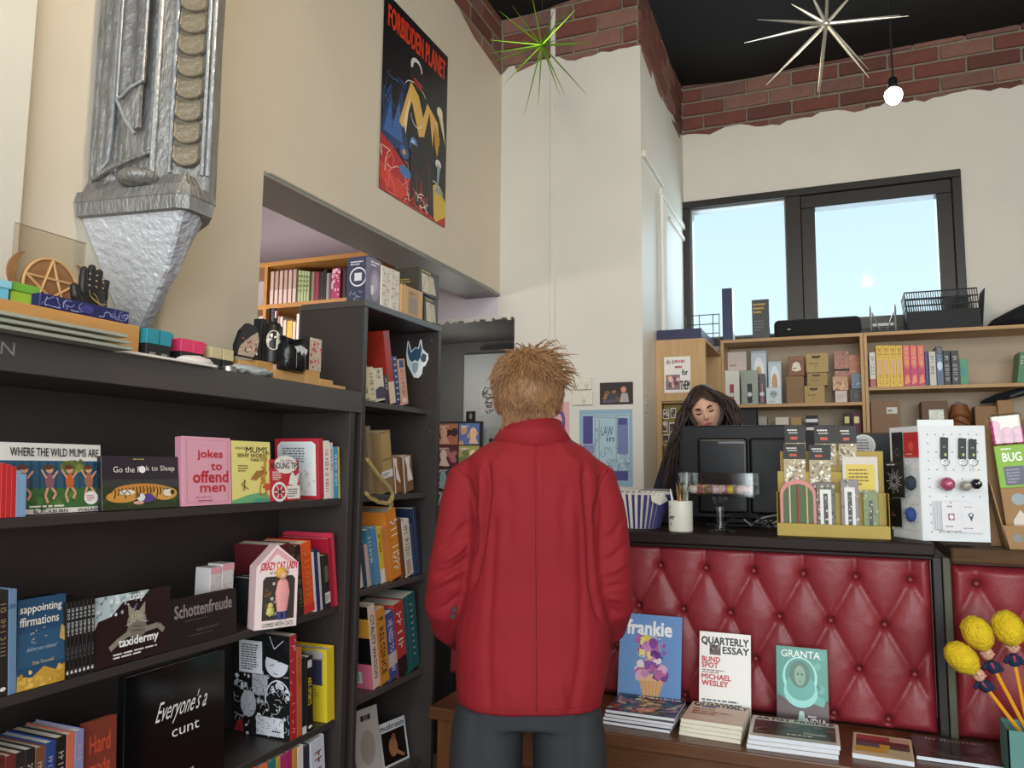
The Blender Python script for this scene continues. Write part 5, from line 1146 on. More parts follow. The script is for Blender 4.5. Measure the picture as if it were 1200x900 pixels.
def bug(label, dx, hdr, toy, seed):
    o = thing('toy_packet', label, 'packet', (xk+.010+dx, Yk+.034, 1.175), group='long toy packets in the kraft tray'); o.rotation_euler = (0, -.09, 0); o.scale = (1.75, 1.5, 1.72)
    MB().box(0, 0, 0, .052, .006, .11, .001).build('kraft_sleeve', KR, o)
    MB().box(0, -.001, .11, .052, .007, .19, .001).build('header_card', paint(hdr, .45), o)
    p = Pic(.052, .08); p.text('BUG', .22, .62, .8, .82, 'f0f4e8', 2); p.rect(.2, .06, .82, .5, '4a4a5c'); p.words(.26, .1, .76, .46, 5, '8a8aa0', seed); p.words(.2, .88, .8, .95, 1, 'e8f0d8', 1); p.put(o, 'header_print', (0, -.001, .11), (1, 0, 0), (0, 0, 1), .4)
    p = Pic(.052, .11); p.ell(.5, .8, .22, .1, '8a989a'); p.p([(.25, .1), (.75, .12), (.8, .4), (.5, .62), (.25, .45)], 'd0c4b4'); p.put(o, 'window_print', (0, 0, 0), (1, 0, 0), (0, 0, 1), .4)
    b = MB(); g = random.Random(seed)
    for k in range(7): b.ball((.008+.018*(k % 3), .004, .2+.014*(k//3)), .009, 2, (1, .6, 1.2))
    q = b.build('toy_beads', paint(toy, .25), o, True); q['kind'] = 'stuff'
    MB().box(0, -.004, .19, .052, .012, .25, .004, seg=2).build('clear_bag', FILM, o)
bug('toy packet with a bright green header and pink beads in the kraft tray', 0, '86b42c', 'd8509a', 1)
bug('toy packet with a green header and blue beads, right of the pink one', .1, '4c7a5a', '5a7ac8', 2)

# ================================================================ shelves behind the counter
PINE = mat('pale_pine', 'c19a6a', .5, var=.18, scale=4, stretch=(1, 12, 12), bump=.06, bscale=60)
PINEV = mat('pale_pine_upright', 'c49e6e', .5, var=.18, scale=4, stretch=(12, 12, 1), bump=.06, bscale=60)
YS = 4.95; ZU = 2.222; Z2 = 1.815; Z3 = 1.45
def unit(label, x0, x1, zs):
    t = thing('wall_shelf', label, 'shelf', ((x0+x1)/2, YS, Z3-.02)); L = Vector(t.location); T_ = Matrix.Translation(-L)
    for x in (x0, x1-.018): MB().box(x, YS, Z3-.02, x+.018, 5.24, ZU, .001, M=T_).build('side_panel', PINEV, t)
    for z in zs: MB().box(x0+.018, YS, z-.02, x1-.018, 5.24, z, .001, M=T_).build('shelf', PINE, t)
    MB().box(x0+.018, 5.232, Z3, x1-.018, 5.24, ZU-.02, M=T_).build('back_panel', mat('shelf_back', 'b9a58c', .6, var=.06), t)
    return t
x1u = Xat(1013, YS, 2); x0u = Xat(845, YS, 2)
unit('pine wall shelf holding small boxes and watches behind the counter', x0u, x1u-.001, (ZU, Z2, Z3))
unit('pine wall shelf holding yellow and pink books behind the counter', x1u+.001, 1.5, (ZU, 1.90, Z3))
# side shelf against the pillar
XSs = -.65
sd = thing('side_shelf', 'pine shelf unit standing end-on beside the white pillar', 'shelf', (-.78, 4.6, 0)); L = Vector(sd.location); T_ = Matrix.Translation(-L)
xa = -.925
MB().box(xa, 4.30, 1.79, XSs, 4.318, 2.135, .001, M=T_).build('end_panel', PINEV, sd)
b = MB(); b.box(xa, 4.30, .9, xa+.03, 4.318, 1.79, .001, M=T_); b.build('end_stile', PINEV, sd)
b = MB(); b.box(XSs-.02, 4.30, .9, XSs, 4.318, 1.79, .001, M=T_); b.build('end_stile', PINEV, sd)
MB().box(xa, 4.318, 2.117, XSs, 4.94, 2.135, .001, M=T_).build('top_board', PINE, sd)
for z in (1.78, 1.45): MB().box(xa, 4.318, z, XSs, 4.94, z+.018, .001, M=T_).build('shelf', PINE, sd)
MB().box(xa, 4.92, .9, XSs, 4.94, 2.117, .001, M=T_).build('far_panel', PINEV, sd)
MB().box(xa, 4.319, .9, xa+.006, 4.92, 2.117, M=T_).build('back_panel', PINEV, sd)
MB().box(xa+.03, 4.36, .95, XSs-.021, 4.365, 1.775, M=T_).build('pin_board', mat('olive_board', '8a7a40', .7), sd)
def poster(label, x0_, x1_, y0_, y1_, Y, pic, col='e8e4dc', name='poster', cat='poster', th=.001, rough=.5):
    xa_, xb_ = Xat(x0_, Y, 1.7), Xat(x1_, Y, 1.7); xm_ = (xa_+xb_)/2; za, zb_2 = Zat(y1_, xm_, Y), Zat(y0_, xm_, Y)
    o = thing(name, label, cat, (xa_, Y, za)); MB().box(0, 0, 0, xb_-xa_, th, zb_2-za).build('sheet', paint(col, rough), o)
    p = Pic(xb_-xa_, zb_2-za); pic(p); p.put(o, 'print', (0, 0, 0), (1, 0, 0), (0, 0, 1), rough); return o
poster('small white poster with pink and black words on the pine end panel', 779, 810, 418, 460, 4.2985, lambda p: (p.text('do it', .08, .8, .38, .94, '1c1c20', 1), p.words(.4, .8, .96, .95, 1, 'c0607c', 2, 1), p.words(.42, .66, .92, .77, 1, '9a2a3a', 1), p.text('for', .68, .48, .9, .64, '1c1c20', 2), p.text('THEM', .6, .08, .96, .32, '1c1c20', 2), p.rect(.06, .08, .6, .5, '8a6a78'), p.blobs(10, .1, .12, .56, .48, .06, .1, ['d8a890', 'c88a70', '5a4048', 'e0b8a8'], 5)))
g = random.Random(8)
for k, (a, c, y0_, y1_, lb) in enumerate(((777, 784, 480, 491, 'tiny portrait print pinned highest on the olive board'), (786, 792, 478, 490, 'tiny dark framed print right of the highest one'), (774, 782, 494, 506, 'tiny pale photo second row left on the olive board'), (784, 791, 495, 510, 'tiny group photo second row right on the olive board'), (776, 784, 509, 522, 'tiny sepia photo lowest on the olive board'))):
    poster(lb, a, c, y0_, y1_, 4.357, lambda p, k=k: (p.rect(.1, .1, .9, .9, '3a302a'), p.blobs(5, .2, .2, .8, .8, .15, .25, ['c8a890', 'e0d0c0', '8a6a5a'], k)), name='photo', cat='photo')
kbox('flat navy box on top of the pine side shelf', 770, 822, 386, 4.33, .5, '23264e', z=2.1355, rough=.4)
# wire rack
o = thing('wire_rack', 'grey wire rack standing between the navy box and the tall blue box', 'rack', (Xat(824, 4.9, 2.2), 4.9, 2.1365))
b = MB(); Wr = Xat(844, 4.9, 2.2)-Xat(804, 4.9, 2.2); Hr = Zat(368, -.7, 4.9)-2.1365
for k in range(5): b.tube([(-Wr/2, 0, .006+k*(Hr-.01)/4), (Wr/2-.004, 0, .006+k*(Hr-.01)/4)], .003, 5)
for x in (-Wr/2, -Wr*.1, Wr*.3, Wr/2-.004): b.tube([(x, 0, .003), (x, 0, Hr)], .003, 5)
for x in (-Wr/2, Wr/2-.004): b.tube([(x, 0, .004), (x, -.04, .004)], .003, 5)
b.build('wire_frame', mat('grey_wire', '5a5c60', .4, metal=.6), o)
# things on top
def bm_(s): return lambda p: s(p)
kbox('tall slim navy box standing upright on the shelf top', 847, 859, 338, 4.99, .1, '1f2c54', z=ZU, rough=.4, side=lambda p: p.rect(0, 0, 1, 1, 'd4d8dc'))
kbox('dark book with gold lettering standing upright on the shelf top', 882, 902, 351, 5.0, .05, '35373a', z=ZU, rough=.4, name='book', cat='book', flap=False, front=lambda p: (p.words(.08, .64, .86, .93, 3, 'b8963c', 2), p.words(.1, .2, .8, .5, 4, '55585c', 3)))
xa_, xb_ = Xat(907, 5.0, ZU), Xat(1010, 5.0, ZU); zt = Zat(372, (xa_+xb_)/2, 5.0)
o = thing('speaker', 'long black rounded speaker lying on the shelf top under the window', 'speaker', ((xa_+xb_)/2, 5.06, ZU+.0006))
MB().box(xa_-(xa_+xb_)/2, -.06, 0, xb_-(xa_+xb_)/2, .06, zt-ZU, .03, seg=4).build('body', mat('speaker_cloth', '1a1a1c', .85, bump=.3, bscale=300), o, True)
b = MB(); b.lathe([(.002, 0), (.006, 0)], 10, cap=False); MB().box(xa_-(xa_+xb_)/2+.08, -.0625, .05, xa_-(xa_+xb_)/2+.098, -.06, .056).build('badge', paint('c8c8c8', .3), o)
# small metal stand
c = Vector((Xat(1036, 5.0, ZU), 5.0, ZU+.0006)); o = thing('metal_stand', 'small silver and black folding stand beside the black basket', 'stand', c)
hs_ = Zat(357, c.x, 5)-ZU; xl, xr = Xat(1021, 5, ZU)-c.x, Xat(1050, 5, ZU)-c.x
MB().box(xl-.01, -.02, 0, xr+.02, .04, .012, .002).build('foot', PL, o)
for x in (xl, xr): MB().tube([(x, 0, .01), (x, 0, hs_*.85), (x, 0, hs_)], [.006, .006, .002], 8).build('upright', CHR, o)
for s in (-1, 1): MB().tube([(xl*.3 if s < 0 else xr*.3, .01, .02), (xl*.9 if s < 0 else xr*.9, .01, hs_*.75)], .004, 6).build('brace', CHR, o)
MB().box(xl+.01, .012, .045, xr-.01, .018, .06).build('crossbar', paint('b8bcc0', .4), o)
# black perforated basket
x0b, x1b = Xat(1058, 5.02, ZU), Xat(1165, 5.02, ZU); zt = Zat(342, x1b, 5.02)+.03; zt0 = Zat(345, x0b, 5.02)
o = thing('basket', 'black perforated plastic basket lying on the shelf top at the window corner', 'basket', ((x0b+x1b)/2, 5.05, ZU+.0006)); W = x1b-x0b; H = zt0-ZU
BP = mat('black_basket_plastic', '0d0d0e', .5, spec=.3)
def wall_(p0, p1, tl, n, nm):
    b = MB(); p0, p1, tl = Vector(p0), Vector(p1), Vector(tl); th = (p1-p0).cross(tl).normalized()*.003
    b.prism([p0, p1, p1+tl*.5, p0+tl*.5], th)
    for fr in (.66, .83, 1): b.prism([p0+tl*(fr-.035), p1+tl*(fr-.035), p1+tl*fr, p0+tl*fr], th)
    for k in range(n+1):
        q = p0+(p1-p0)*(k/n)*.985; d = (p1-p0)*.35/n; b.prism([q+tl*.5, q+d+tl*.5, q+d+tl, q+tl], th)
    b.build(nm, BP, o)
wall_((-W/2+.03, -.05, 0), (W/2-.06, -.05, 0), (-.02, -.03, H), 30, 'front_wall')
wall_((-W/2+.03, .12, 0), (W/2-.06, .12, 0), (-.02, .03, H), 30, 'rear_wall')
wall_((W/2-.06, -.05, 0), (W/2-.06, .12, 0), (.02, 0, H), 8, 'end_wall'); wall_((-W/2+.03, -.05, 0), (-W/2+.03, .12, 0), (-.02, 0, H), 8, 'end_wall')
MB().box(-W/2+.03, -.05, 0, W/2-.06, .12, .004).build('floor_plate', BP, o)
b = MB(); b.loft([[Vector((x+.02*cos(a)*0, .09*cos(a), max(0, h_*(.5+.5*sin(a))))) for a in [2*pi*k/14 for k in range(14)]] for x, h_ in ((-.13, .01), (-.1, .05), (-.03, .09), (.05, .13), (.15, .15), (.3, .12))])
c = Vector((Xat(1188, 5.05, ZU), 5.08, ZU+.001)); o = b.build('cloth_bag', mat('black_cloth', '151517', .9, bump=.5, bscale=30), smooth=True); o.location = c; tag(o, 'crumpled black cloth bag on the shelf top at the right edge', 'bag')

# row of small stock on the first shelf of the left unit
zS = Z2+.0004
kbox('blank pinkish white card behind the clear watch packs', 853, 876, 412, 5.15, .01, 'd8c8c0', z=zS, flap=False, name='card', cat='card', front=lambda p: p.words(.15, .72, .7, .78, 1, '8a7c78', 2))
def wpack(label, a, c, yt, band, Y=5.0, seed=1, face='c8c8c8', bg='cfd2c8'):
    o = kbox(label, a, c, yt, Y, .05, bg, z=zS, name='watch_pack', cat='watch', rough=.3, flap=False)
    W_ = Xat(c, Y, 2)-Xat(a, Y, 2); Hh_ = .14
    MB().box(-W_*.12-.0, -.032, .012, W_*.14, -.026, Hh_-.01, .003).build('strap', paint(band, .5), o)
    b = MB(); b.tube([(.0+W_*.01, -.03, Hh_*.45), (0+W_*.01, -.04, Hh_*.45)], .014, 14); b.build('watch_face', paint(face, .25), o, True)
wpack('clear watch pack with a red strap, left end of the shelf', 849, 867, 434, 'a82838')
wpack('clear watch pack with a black and silver watch on the shelf', 869, 889, 434, '24262a', bg='8a9488')
wpack('slim pack with a pink strap beside the black watch', 890, 897, 438, 'cf8a90', bg='3c3234')
def blister(cc): return lambda p: (p.rect(.05, .05, .95, .95, 'aebcc4'), p.ell(.5, .55, .34, .34, 'd8e0e4', 18), p.ell(.48, .5, .22, .22, cc, 14), p.ell(.5, .14, .2, .08, '44484c'))
kbox('blue blister pack with a gold badge at the back of the shelf', 881, 900, 411, 5.12, .02, '93a6b0', z=zS, flap=False, front=blister('b8923c'), rough=.25)
kbox('silver blister pack with a badge above the white skull card', 901, 917, 423, 5.1, .02, '9aa8b0', z=zS, flap=False, front=blister('b07a3c'), rough=.25)
kbox('white card with a grey skull drawing at the front of the shelf', 898, 916, 454, 4.98, .03, 'c8d2d8', z=zS, flap=False, front=lambda p: (p.ell(.5, .6, .25, .2, '8a98a0'), p.ell(.42, .62, .05, .05, '40484c'), p.ell(.58, .62, .05, .05, '40484c'), p.rect(.42, .34, .58, .44, '8a98a0'), p.words(.2, .1, .8, .2, 1, '7a868c', 2)), rough=.4)
kbox('brown cardboard box with a handle slot, lower one of its pair', 922, 943, 441, 5.02, .1, '8c6c48', z=zS, front=lambda p: (p.rect(0, .48, 1, .49, '6c5236'), p.words(.2, .2, .5, .26, 1, '5c462e', 1)))
h2_ = Zat(441, Xat(932, 5.02, 1.9), 5.02)
kbox('brown box with a cream label on top of the plain brown one', 924, 943, 418, 5.02, .1, '8a5e48', z=h2_+.002, front=lambda p: (p.p([(.2, .3), (.3, .66), (.5, .74), (.7, .66), (.8, .3), (.5, .22)], 'e4dccc'), p.words(.28, .34, .72, .46, 1, '4c3c30', 1), p.line([(.1, .9), (.9, .9)], .002, 'c8a888')))
def tanf(p): p.ell(.45, .8, .2, .07, '3a3424'); p.ell(.32, .84, .06, .05, '3a3424'); p.ell(.6, .84, .06, .05, '3a3424'); p.words(.16, .42, .8, .52, 1, '5c4e30', 2); p.words(.36, .28, .6, .34, 1, '5c4e30', 2)
zz0 = zS
zA_ = Zat(452, Xat(955, 5.0, 1.9), 5.0); zB2 = Zat(437, Xat(958, 5.02, 1.95), 5.02)
kbox('tan gift box with a black moustache print, lowest of three', 943, 967, 452, 5.0, .08, 'b29660', z=zS, front=tanf)
kbox('tan gift box with a black moustache print, middle of three', 946, 970, 437, 5.01, .08, 'a88c58', z=zA_+.001, front=tanf)
kbox('tan gift box with a black moustache print, topmost of three', 945, 971, 414, 5.01, .08, 'b49a66', z=zB2+.0015, front=tanf)
def patt(cols, seed, n=30): return lambda p: p.blobs(n, 0, 0, 1, 1, .05, .12, cols, seed)
kbox('small white box at the front right of the shelf', 979, 993, 458, 4.99, .05, 'd8c8c4', z=zS, front=lambda p: p.words(.2, .3, .8, .7, 3, 'b8a8a8', 2))
z1_ = Zat(458, Xat(986, 5, 1.85), 5.0)
kbox('small peach patterned box on top of the small white one', 976, 994, 441, 4.99, .05, 'c8a080', z=z1_+.001, front=patt(['d8b090', 'a87858', 'e0c0a0'], 3))
kbox('tall pink and brown patterned box behind the peach one', 979, 997, 411, 5.1, .06, 'b88878', z=zS, front=lambda p: (p.blobs(40, 0, 0, 1, 1, .04, .1, ['c89888', 'a07060', 'd8b0a0', '7a5048'], 4), p.rect(0, .62, 1, .66, '2c2424')))
kbox('small dark grey box at the right end of the shelf', 996, 1011, 456, 4.99, .05, '5a5856', z=zS, front=lambda p: (p.line([(.5, .3), (.4, .5), (.5, .7), (.6, .5), (.5, .3)], .001, 'a8a8a8')))
z1_ = Zat(456, Xat(1003, 5, 1.85), 5.0)
kbox('small grey-blue box on top of the dark grey one', 998, 1011, 438, 4.99, .05, '7a8a9c', z=z1_+.001, front=patt(['8a9aac', '6a7888', 'a8b0b8'], 5, 16))
kbox('salmon patterned box behind the grey-blue one', 997, 1011, 416, 5.1, .06, 'c89078', z=zS, front=patt(['d8a088', 'b87860', 'e0b8a0'], 6))
# lower shelf glimpsed above the monitor
zL = Z3+.0004
for a, c, yt, cc, lb, fr in ((868, 888, 478, '2c2c30', 'dark box glimpsed just right of the woman\'s hair', None), (890, 900, 488, 'a8a49c', 'small grey box glimpsed on the lower shelf', None), (910, 926, 489, 'd8d0c0', 'cream box glimpsed above the monitor', None), (928, 941, 489, 'b09060', 'kraft box glimpsed above the monitor', None),
    (946, 960, 487, '2a2a2e', 'black and white striped roll glimpsed behind the packets', lambda p: (p.rect(0, .86, 1, .93, 'e8e8e8'), p.rect(0, .7, 1, .76, 'e8e8e8'))), (990, 999, 484, '3a322c', 'dark box with a pale yellow label, left one', lambda p: p.rect(.2, .8, .8, .93, 'e0d890')), (1001, 1011, 484, '6a3a4a', 'plum box with a pale yellow label, right one', lambda p: p.rect(.2, .8, .8, .93, 'f0e8b0'))):
    kbox(lb, a, c, yt, 5.02, .08, cc, z=zL, front=fr)
# books of the right unit
def fspine(label, a, c, yt, col, words_, wc, Y=5.0, z=1.9004, d=.16, group=None, lean=0, sp=None, **k):
    x0_, x1_ = Xat(a, Y, z), Xat(c, Y, z); h_ = Zat(yt, x0_, Y)-z
    return book(label, x1_-x0_-.0006, d, h_, Vector((x0_+.0003, Y, z)), 0, lean, col, sp=sp or (spine_text(words_, wc, 1) if words_ else None), group=group, **k)
fspine('white spine with a red foot at the left of the yellow books', 1020, 1027, 413, 'd8d4cc', 'SUNNY', '9a9490', sp=lambda p: (p.rect(0, 0, 1, .25, 'a84a50'), p.marks('DREAMS', .25, .35, .75, .9, '9a9490')))
pos_ = ['first', 'second', 'third', 'fourth']
for k in range(4): fspine(pos_[k]+' of four matching yellow books on the right wall shelf', 1028+k*7.8, 1035.8+k*7.8, 405, 'e0be2c', None, None, group='matching yellow books', sp=lambda p: (p.marks('LIAR', .25, .7, .8, .95, 'c04a2c'), p.rect(.2, .3, .8, .66, 'd8a070'), p.marks('MILES', .25, .06, .75, .3, 'c04a2c')))
for k in range(3): fspine(pos_[k]+' of three matching magenta and orange books', 1059.5+k*8.5, 1068+k*8.5, 405, 'c0305c', None, None, group='matching magenta and orange books', sp=lambda p: (p.p([(.1, 1), (.9, 1), (.9, .5), (.5, .42), (.1, .55)], 'e0684a'), p.p([(.1, .05), (.9, .1), (.7, .3), (.3, .25)], 'e8885a'), p.marks('ROSIE', .35, .5, .7, .94, 'f0c87a')))
fspine('thin navy spine right of the magenta books', 1085.3, 1089, 412, '2c3c70', None, None)
fspine('off-white book with small dark motif on the right wall shelf', 1090, 1098, 412, 'cfc8bc', 'THE GOAT', '5a544c')
fspine('tall grey-blue spine with a light glow on the right wall shelf', 1098.5, 1106.5, 406, '4c6688', None, None, sp=lambda p: (p.ell(.5, .5, .4, .12, 'c8dcf0'), p.rect(0, .8, 1, 1, '34383c'), p.marks('ORBIT', .3, .6, .7, .95, 'a8b8c8')))
fspine('black book with white capitals, left of a matching pair', 1107, 1115, 411, '1a1b1e', 'THE MAKING OF', 'c8c8c4')
fspine('black book with white capitals, right of a matching pair', 1116, 1125, 411, '1a1b1e', 'THE MAKING OF', 'c8c8c4')
kbox('pale green card leaning beside the black books', 1126, 1135, 421, 5.06, .006, '6ab08a', z=1.9004, flap=False, name='card', cat='card', front=lambda p: p.rect(.2, .4, .8, .7, '5a9ab0'))
fspine('green and yellow book leaning at the right end of the shelf', 1192, 1199, 412, '2f7a4a', 'ATLAS', 'e0e0c0', lean=.12)
zR = Z3+.0004
kbox('brown box with a white label on the lower right wall shelf', 1023, 1057, 470, 5.02, .15, '8a6a50', z=zR, front=lambda p: (p.rect(.55, .8, .92, .9, 'd8d4cc'), p.words(.6, .82, .88, .88, 1, '6c6c6c', 1)))
kbox('taller dark brown box on the lower right wall shelf', 1083, 1114, 470, 5.02, .15, '6e5440', z=zR)
c = Vector((Xat(1126, 5.05, 1.7), 5.08, zR+.0)); hh_ = Zat(474, c.x, 5.05)-zR
o = thing('leather_bag', 'orange-brown strapped leather bag on the lower right wall shelf', 'bag', c)
b = MB(); b.lathe([(.03, 0), (.05, .02), (.06, hh_*.5), (.054, hh_*.85), (.04, hh_)], 16, sy=.9); b.build('body', mat('tan_leather', '8a5428', .5, var=.3), o, True)
for k in range(4): MB().tube([(.058*cos(a), -.058*sin(a), hh_*(.5+.09*k)+.02*cos(a*2+k)) for a in [pi*q/10 for q in range(11)]], .006, 6).build('strap', paint('6a4020', .5), o)
b = MB(); b.tube([(-.03, 0, hh_-.01), (-.01, -.02, hh_+.012), (.03, 0, hh_)], .008, 6); b.build('handle', paint('8a8a8c', .4), o)
kbox('low kraft carton at the right of the lower wall shelf', 1146, 1172, 476, 5.03, .12, '93704a', z=zR)
kbox('square kraft carton at the right edge of the lower wall shelf', 1173, 1192, 469, 5.0, .12, '9c784e', z=zR)
c = Vector((Xat(1180, 5.1, 1.85), 5.1, 1.72)); 
o = thing('folded_umbrella', 'black folded umbrella resting on the kraft cartons', 'umbrella', Vector((Xat(1150, 5.06, 1.75), 5.07, Zat(478, Xat(1150, 5.06, 1.75), 5.06)+.03)))
b = MB(); b.tube([(0, 0, 0), (.08, 0, .025), (.2, .0, .055), (.3, 0, .075)], [.008, .022, .024, .01], 8); b.build('canopy', mat('black_cloth', '151517', .9), o, True); MB().tube([(.14, -.026, .03), (.3, -.03, .09)], .007, 6).build('handle', paint('5a5c60', .3), o)

# ================================================================ things fixed to the pillar
YQ = YP-.0175
def gpo(label, x0_, x1_, y0_, y1_, n):
    xa_, xb_ = Xat(x0_, YQ, 1.7), Xat(x1_, YQ, 1.7); xm_ = (xa_+xb_)/2; za, zb_2 = Zat(y1_, xm_, YQ), Zat(y0_, xm_, YQ)
    o = thing('power_outlet', label, 'outlet', (xm_, YQ, za)); W_, H_ = xb_-xa_, zb_2-za
    MB().box(-W_/2, -.016, 0, W_/2, 0, H_, .004, seg=2).build('plate', paint('dcd6c2', .4), o)
    for s in ((-1, 1) if n == 2 else (.4,)):
        MB().box(s*W_*.25-.012, -.018, H_*.65, s*W_*.25+.012, -.0155, H_*.85, .001).build('switch', paint('e4dfce', .35), o)
        b = MB()
        for a in (-.6, .6, 0): b.box(s*W_*.25-.0015+a*.011, -.0165, H_*.25-(.012 if a == 0 else 0), s*W_*.25+.0015+a*.011, -.0158, H_*.25+.011-(.012 if a == 0 else 0))
        q = b.build('socket_slots', paint('4a4640', .5), o); q['kind'] = 'stuff'
gpo('cream double power outlet on the pillar, upper one', 671, 694, 443, 457, 2)
gpo('cream power outlet on the pillar, lower one', 671, 695, 459, 475, 1)
poster('dark framed photo of a figure playing music on the pillar', 703, 742, 448, 474, YQ, lambda p: (p.rect(.02, .04, .98, .96, '2c201c'), p.blobs(10, .1, .2, .6, .8, .06, .12, ['6a4a30', '4a3020', '8a6a40'], 3), p.ell(.72, .66, .08, .14, 'c88a6a'), p.p([(.6, .1), (.88, .1), (.84, .5), (.66, .5)], 'a8a0a0'), p.ell(.35, .3, .14, .2, '3a3a48'), p.p([(.08, .08), (.5, .1), (.45, .2), (.1, .2)], '585060')), col='241c1a', name='photo', cat='photo', th=.006)
def law(p):
    p.rect(0, 0, 1, 1, '8aa8b8'); p.rect(.06, .08, .94, .94, 'a4bfc4'); c = '46427c'; p.rect(.07, .55, .26, .92, c); p.rect(.6, .08, .92, .2, c); p.rect(.72, .42, .92, .88, '6a78a0'); p.rect(.74, .8, .9, .88, c)
    for q in ([(.26, .92), (.92, .92)], [(.26, .9), (.9, .88)], [(.3, .88), (.3, .1)], [(.38, .88), (.38, .12)], [(.7, .9), (.7, .3)], [(.07, .52), (.3, .52)]): p.line(q, .002, c)
    p.text('LAW', .42, .66, .64, .78, c, 0); p.text('in', .52, .58, .66, .66, c, 0); p.strokes(46, .4, .1, .95, .5, .14, .0018, [c, '5a5a90'], 4); p.arc(.66, .26, .1, .08, 0, 360, .002, c); p.arc(.82, .22, .1, .08, 0, 360, .002, c); p.rect(.08, .42, .28, .54, '7a80a8'); p.blobs(8, .3, .4, .42, .75, .02, .04, ['8aa0a8'], 3)
poster('large pale blue poster with violet line drawing on the pillar', 679, 741, 480, 570, YQ, law, col='8aa8b8')
poster('pink poster half hidden behind the customer\'s shoulder', 646, 667, 471, 524, YQ, lambda p: (p.rect(0, 0, 1, 1, 'd8a0a4'), p.ell(.45, .55, .34, .3, '5c4a80'), p.ell(.4, .55, .22, .2, 'd8a0a4'), p.words(.2, .1, .9, .2, 2, '8a5060', 3)), col='d8a0a4')
o = poster('small strip of dark prints on the narrow side of the pillar', 752, 757, 451, 486, YP+.01, lambda p: p.blobs(12, 0, 0, 1, 1, .1, .3, ['3a3430', '8a7a6a', '2a2420'], 4), name='photo_strip', cat='photo')
o.rotation_euler = (0, 0, R(90)); o.location = (XP+.016, YP+.03, o.location.z)
# passage: pale board, pictures
YG = YP+.66
xa_, xb_ = Xat(543, YG, 1.8), XO-.02
pgb = thing('pale_board', 'pale grey board leaning in the passage behind the customer', 'board', (xa_, YG, 0)); ztb = Zat(416, xa_, YG)
MB().box(0, 0, .002, xb_-xa_, .015, ztb, .002).build('board', mat('pale_grey_board', 'b4b6b2', .5, var=.05), pgb)
MB().box(.12, -.004, ztb+.03, xb_-xa_+.0, .01, ztb+.05, .002).build('rail', paint('3a3a38', .5), pgb)
poster('sheet with a loose black ink drawing in the passage', 562, 584, 452, 486, YG-.003, lambda p: (p.strokes(30, .15, .4, .9, .95, .3, .006, ['26262a'], 3), p.strokes(10, .3, .05, .7, .45, .2, .008, ['26262a'], 5)), col='bcbcb6', name='drawing', cat='drawing')
poster('tiny black picture above the postcard rack', 546, 557, 482, 494, YG-.003, lambda p: (p.ell(.5, .5, .16, .3, '8a8680')), col='141414', name='photo', cat='photo')
poster('wide pale sheet low in the passage', 562, 590, 500, 522, YG-.003, lambda p: (p.rect(.05, .1, .3, .9, '8a8c8c'), p.rect(.4, .1, .95, .6, '9a9c9a'), p.blobs(6, .4, .1, .95, .5, .08, .15, ['5a2c34', '3a3a3c'], 4)), col='a8aaa6', name='notice', cat='notice')
# postcard rack
Yr = 3.3
xa_, xb_ = Xat(511, Yr, 1.5), Xat(561, Yr, 1.5); zt = Zat(494, xa_, Yr)
rk = thing('postcard_rack', 'black upright rack of postcards in the passage mouth', 'rack', ((xa_+xb_)/2, Yr+.02, 0))
MB().box((xa_-xb_)/2-.004, -.004, .1, (xb_-xa_)/2+.006, .02, zt, .002).build('panel', paint('18181a', .5), rk)
MB().tube([(0, .01, 0), (0, .01, .12)], .012, 8).build('pole', PL, rk); MB().lathe([(.12, 0), (.12, .012)], 20).build('base', PL, rk)
cds = [('a86a4c', '3a2420', 'c8a088'), ('5a70a8', 'c89a6a', 'e0b890'), ('5c2430', 'a86a70', 'd8c0b0'), ('a8a05a', '6a7a4a', 'e0d8a0'), ('3a3c40', 'c8a890', '8aa8a8'), ('c8d0c0', '8aa888', 'a8a060'), ('2c3034', '6a9a98', 'a8c8c4'), ('4a5a4a', 'a89a8a', '2c2c2c'), ('1c1c1e', 'b8b8b8', '5a5a5a'), ('2a2a2c', 'c8c8c4', '5a3a3a'), ('b89a88', '5a4a3a', 'e0d0c0'), ('5a5a48', '8a8a6a', 'c8c0a0')]
wds = ['portrait of a dark haired woman', 'blue card with a smiling face', 'maroon card with pink bands', 'olive landscape card', 'card of a reclining figure', 'pale green card', 'dark card with a pale blue figure', 'grey-green card', 'black and white card', 'black card with a pale face', 'cream and brown card', 'khaki card']
hh_ = (zt-.9)/8
for r_ in range(6):
    for q in range(2):
        k = r_*2+q; wd = (xb_-xa_)/2; x = xa_+wd*q+.003; z = zt-.006-(r_+1)*hh_*1.15
        o = thing('postcard', '%s in the postcard rack, %s column' % (wds[k], ['left', 'right'][q]), 'postcard', (x, Yr-.002+.02-.006, z), group='postcards in the rack')
        MB().box(0, -.0016, 0, wd-.005, 0, hh_*1.1, .0003).build('card', paint(cds[k][0], .35), o)
        p = Pic(wd-.005, hh_*1.1); g = random.Random(k); p.rect(.04, .05, .96, .95, cds[k][0]); p.blobs(7, .1, .05, .9, .7, .1, .2, [cds[k][1]], k); p.ell(.3+.4*q, .55, .17, .26, cds[k][2]); p.p([(.1+.4*q, .05), (.6+.35*q, .05), (.45+.35*q, .38), (.2+.4*q, .38)], cds[k][2]); p.words(.1, .78, .6, .92, 2, 'e8e0d8', k)
        p.put(o, 'print', (0, -.0016, 0), (1, 0, 0), (0, 0, 1), .3)
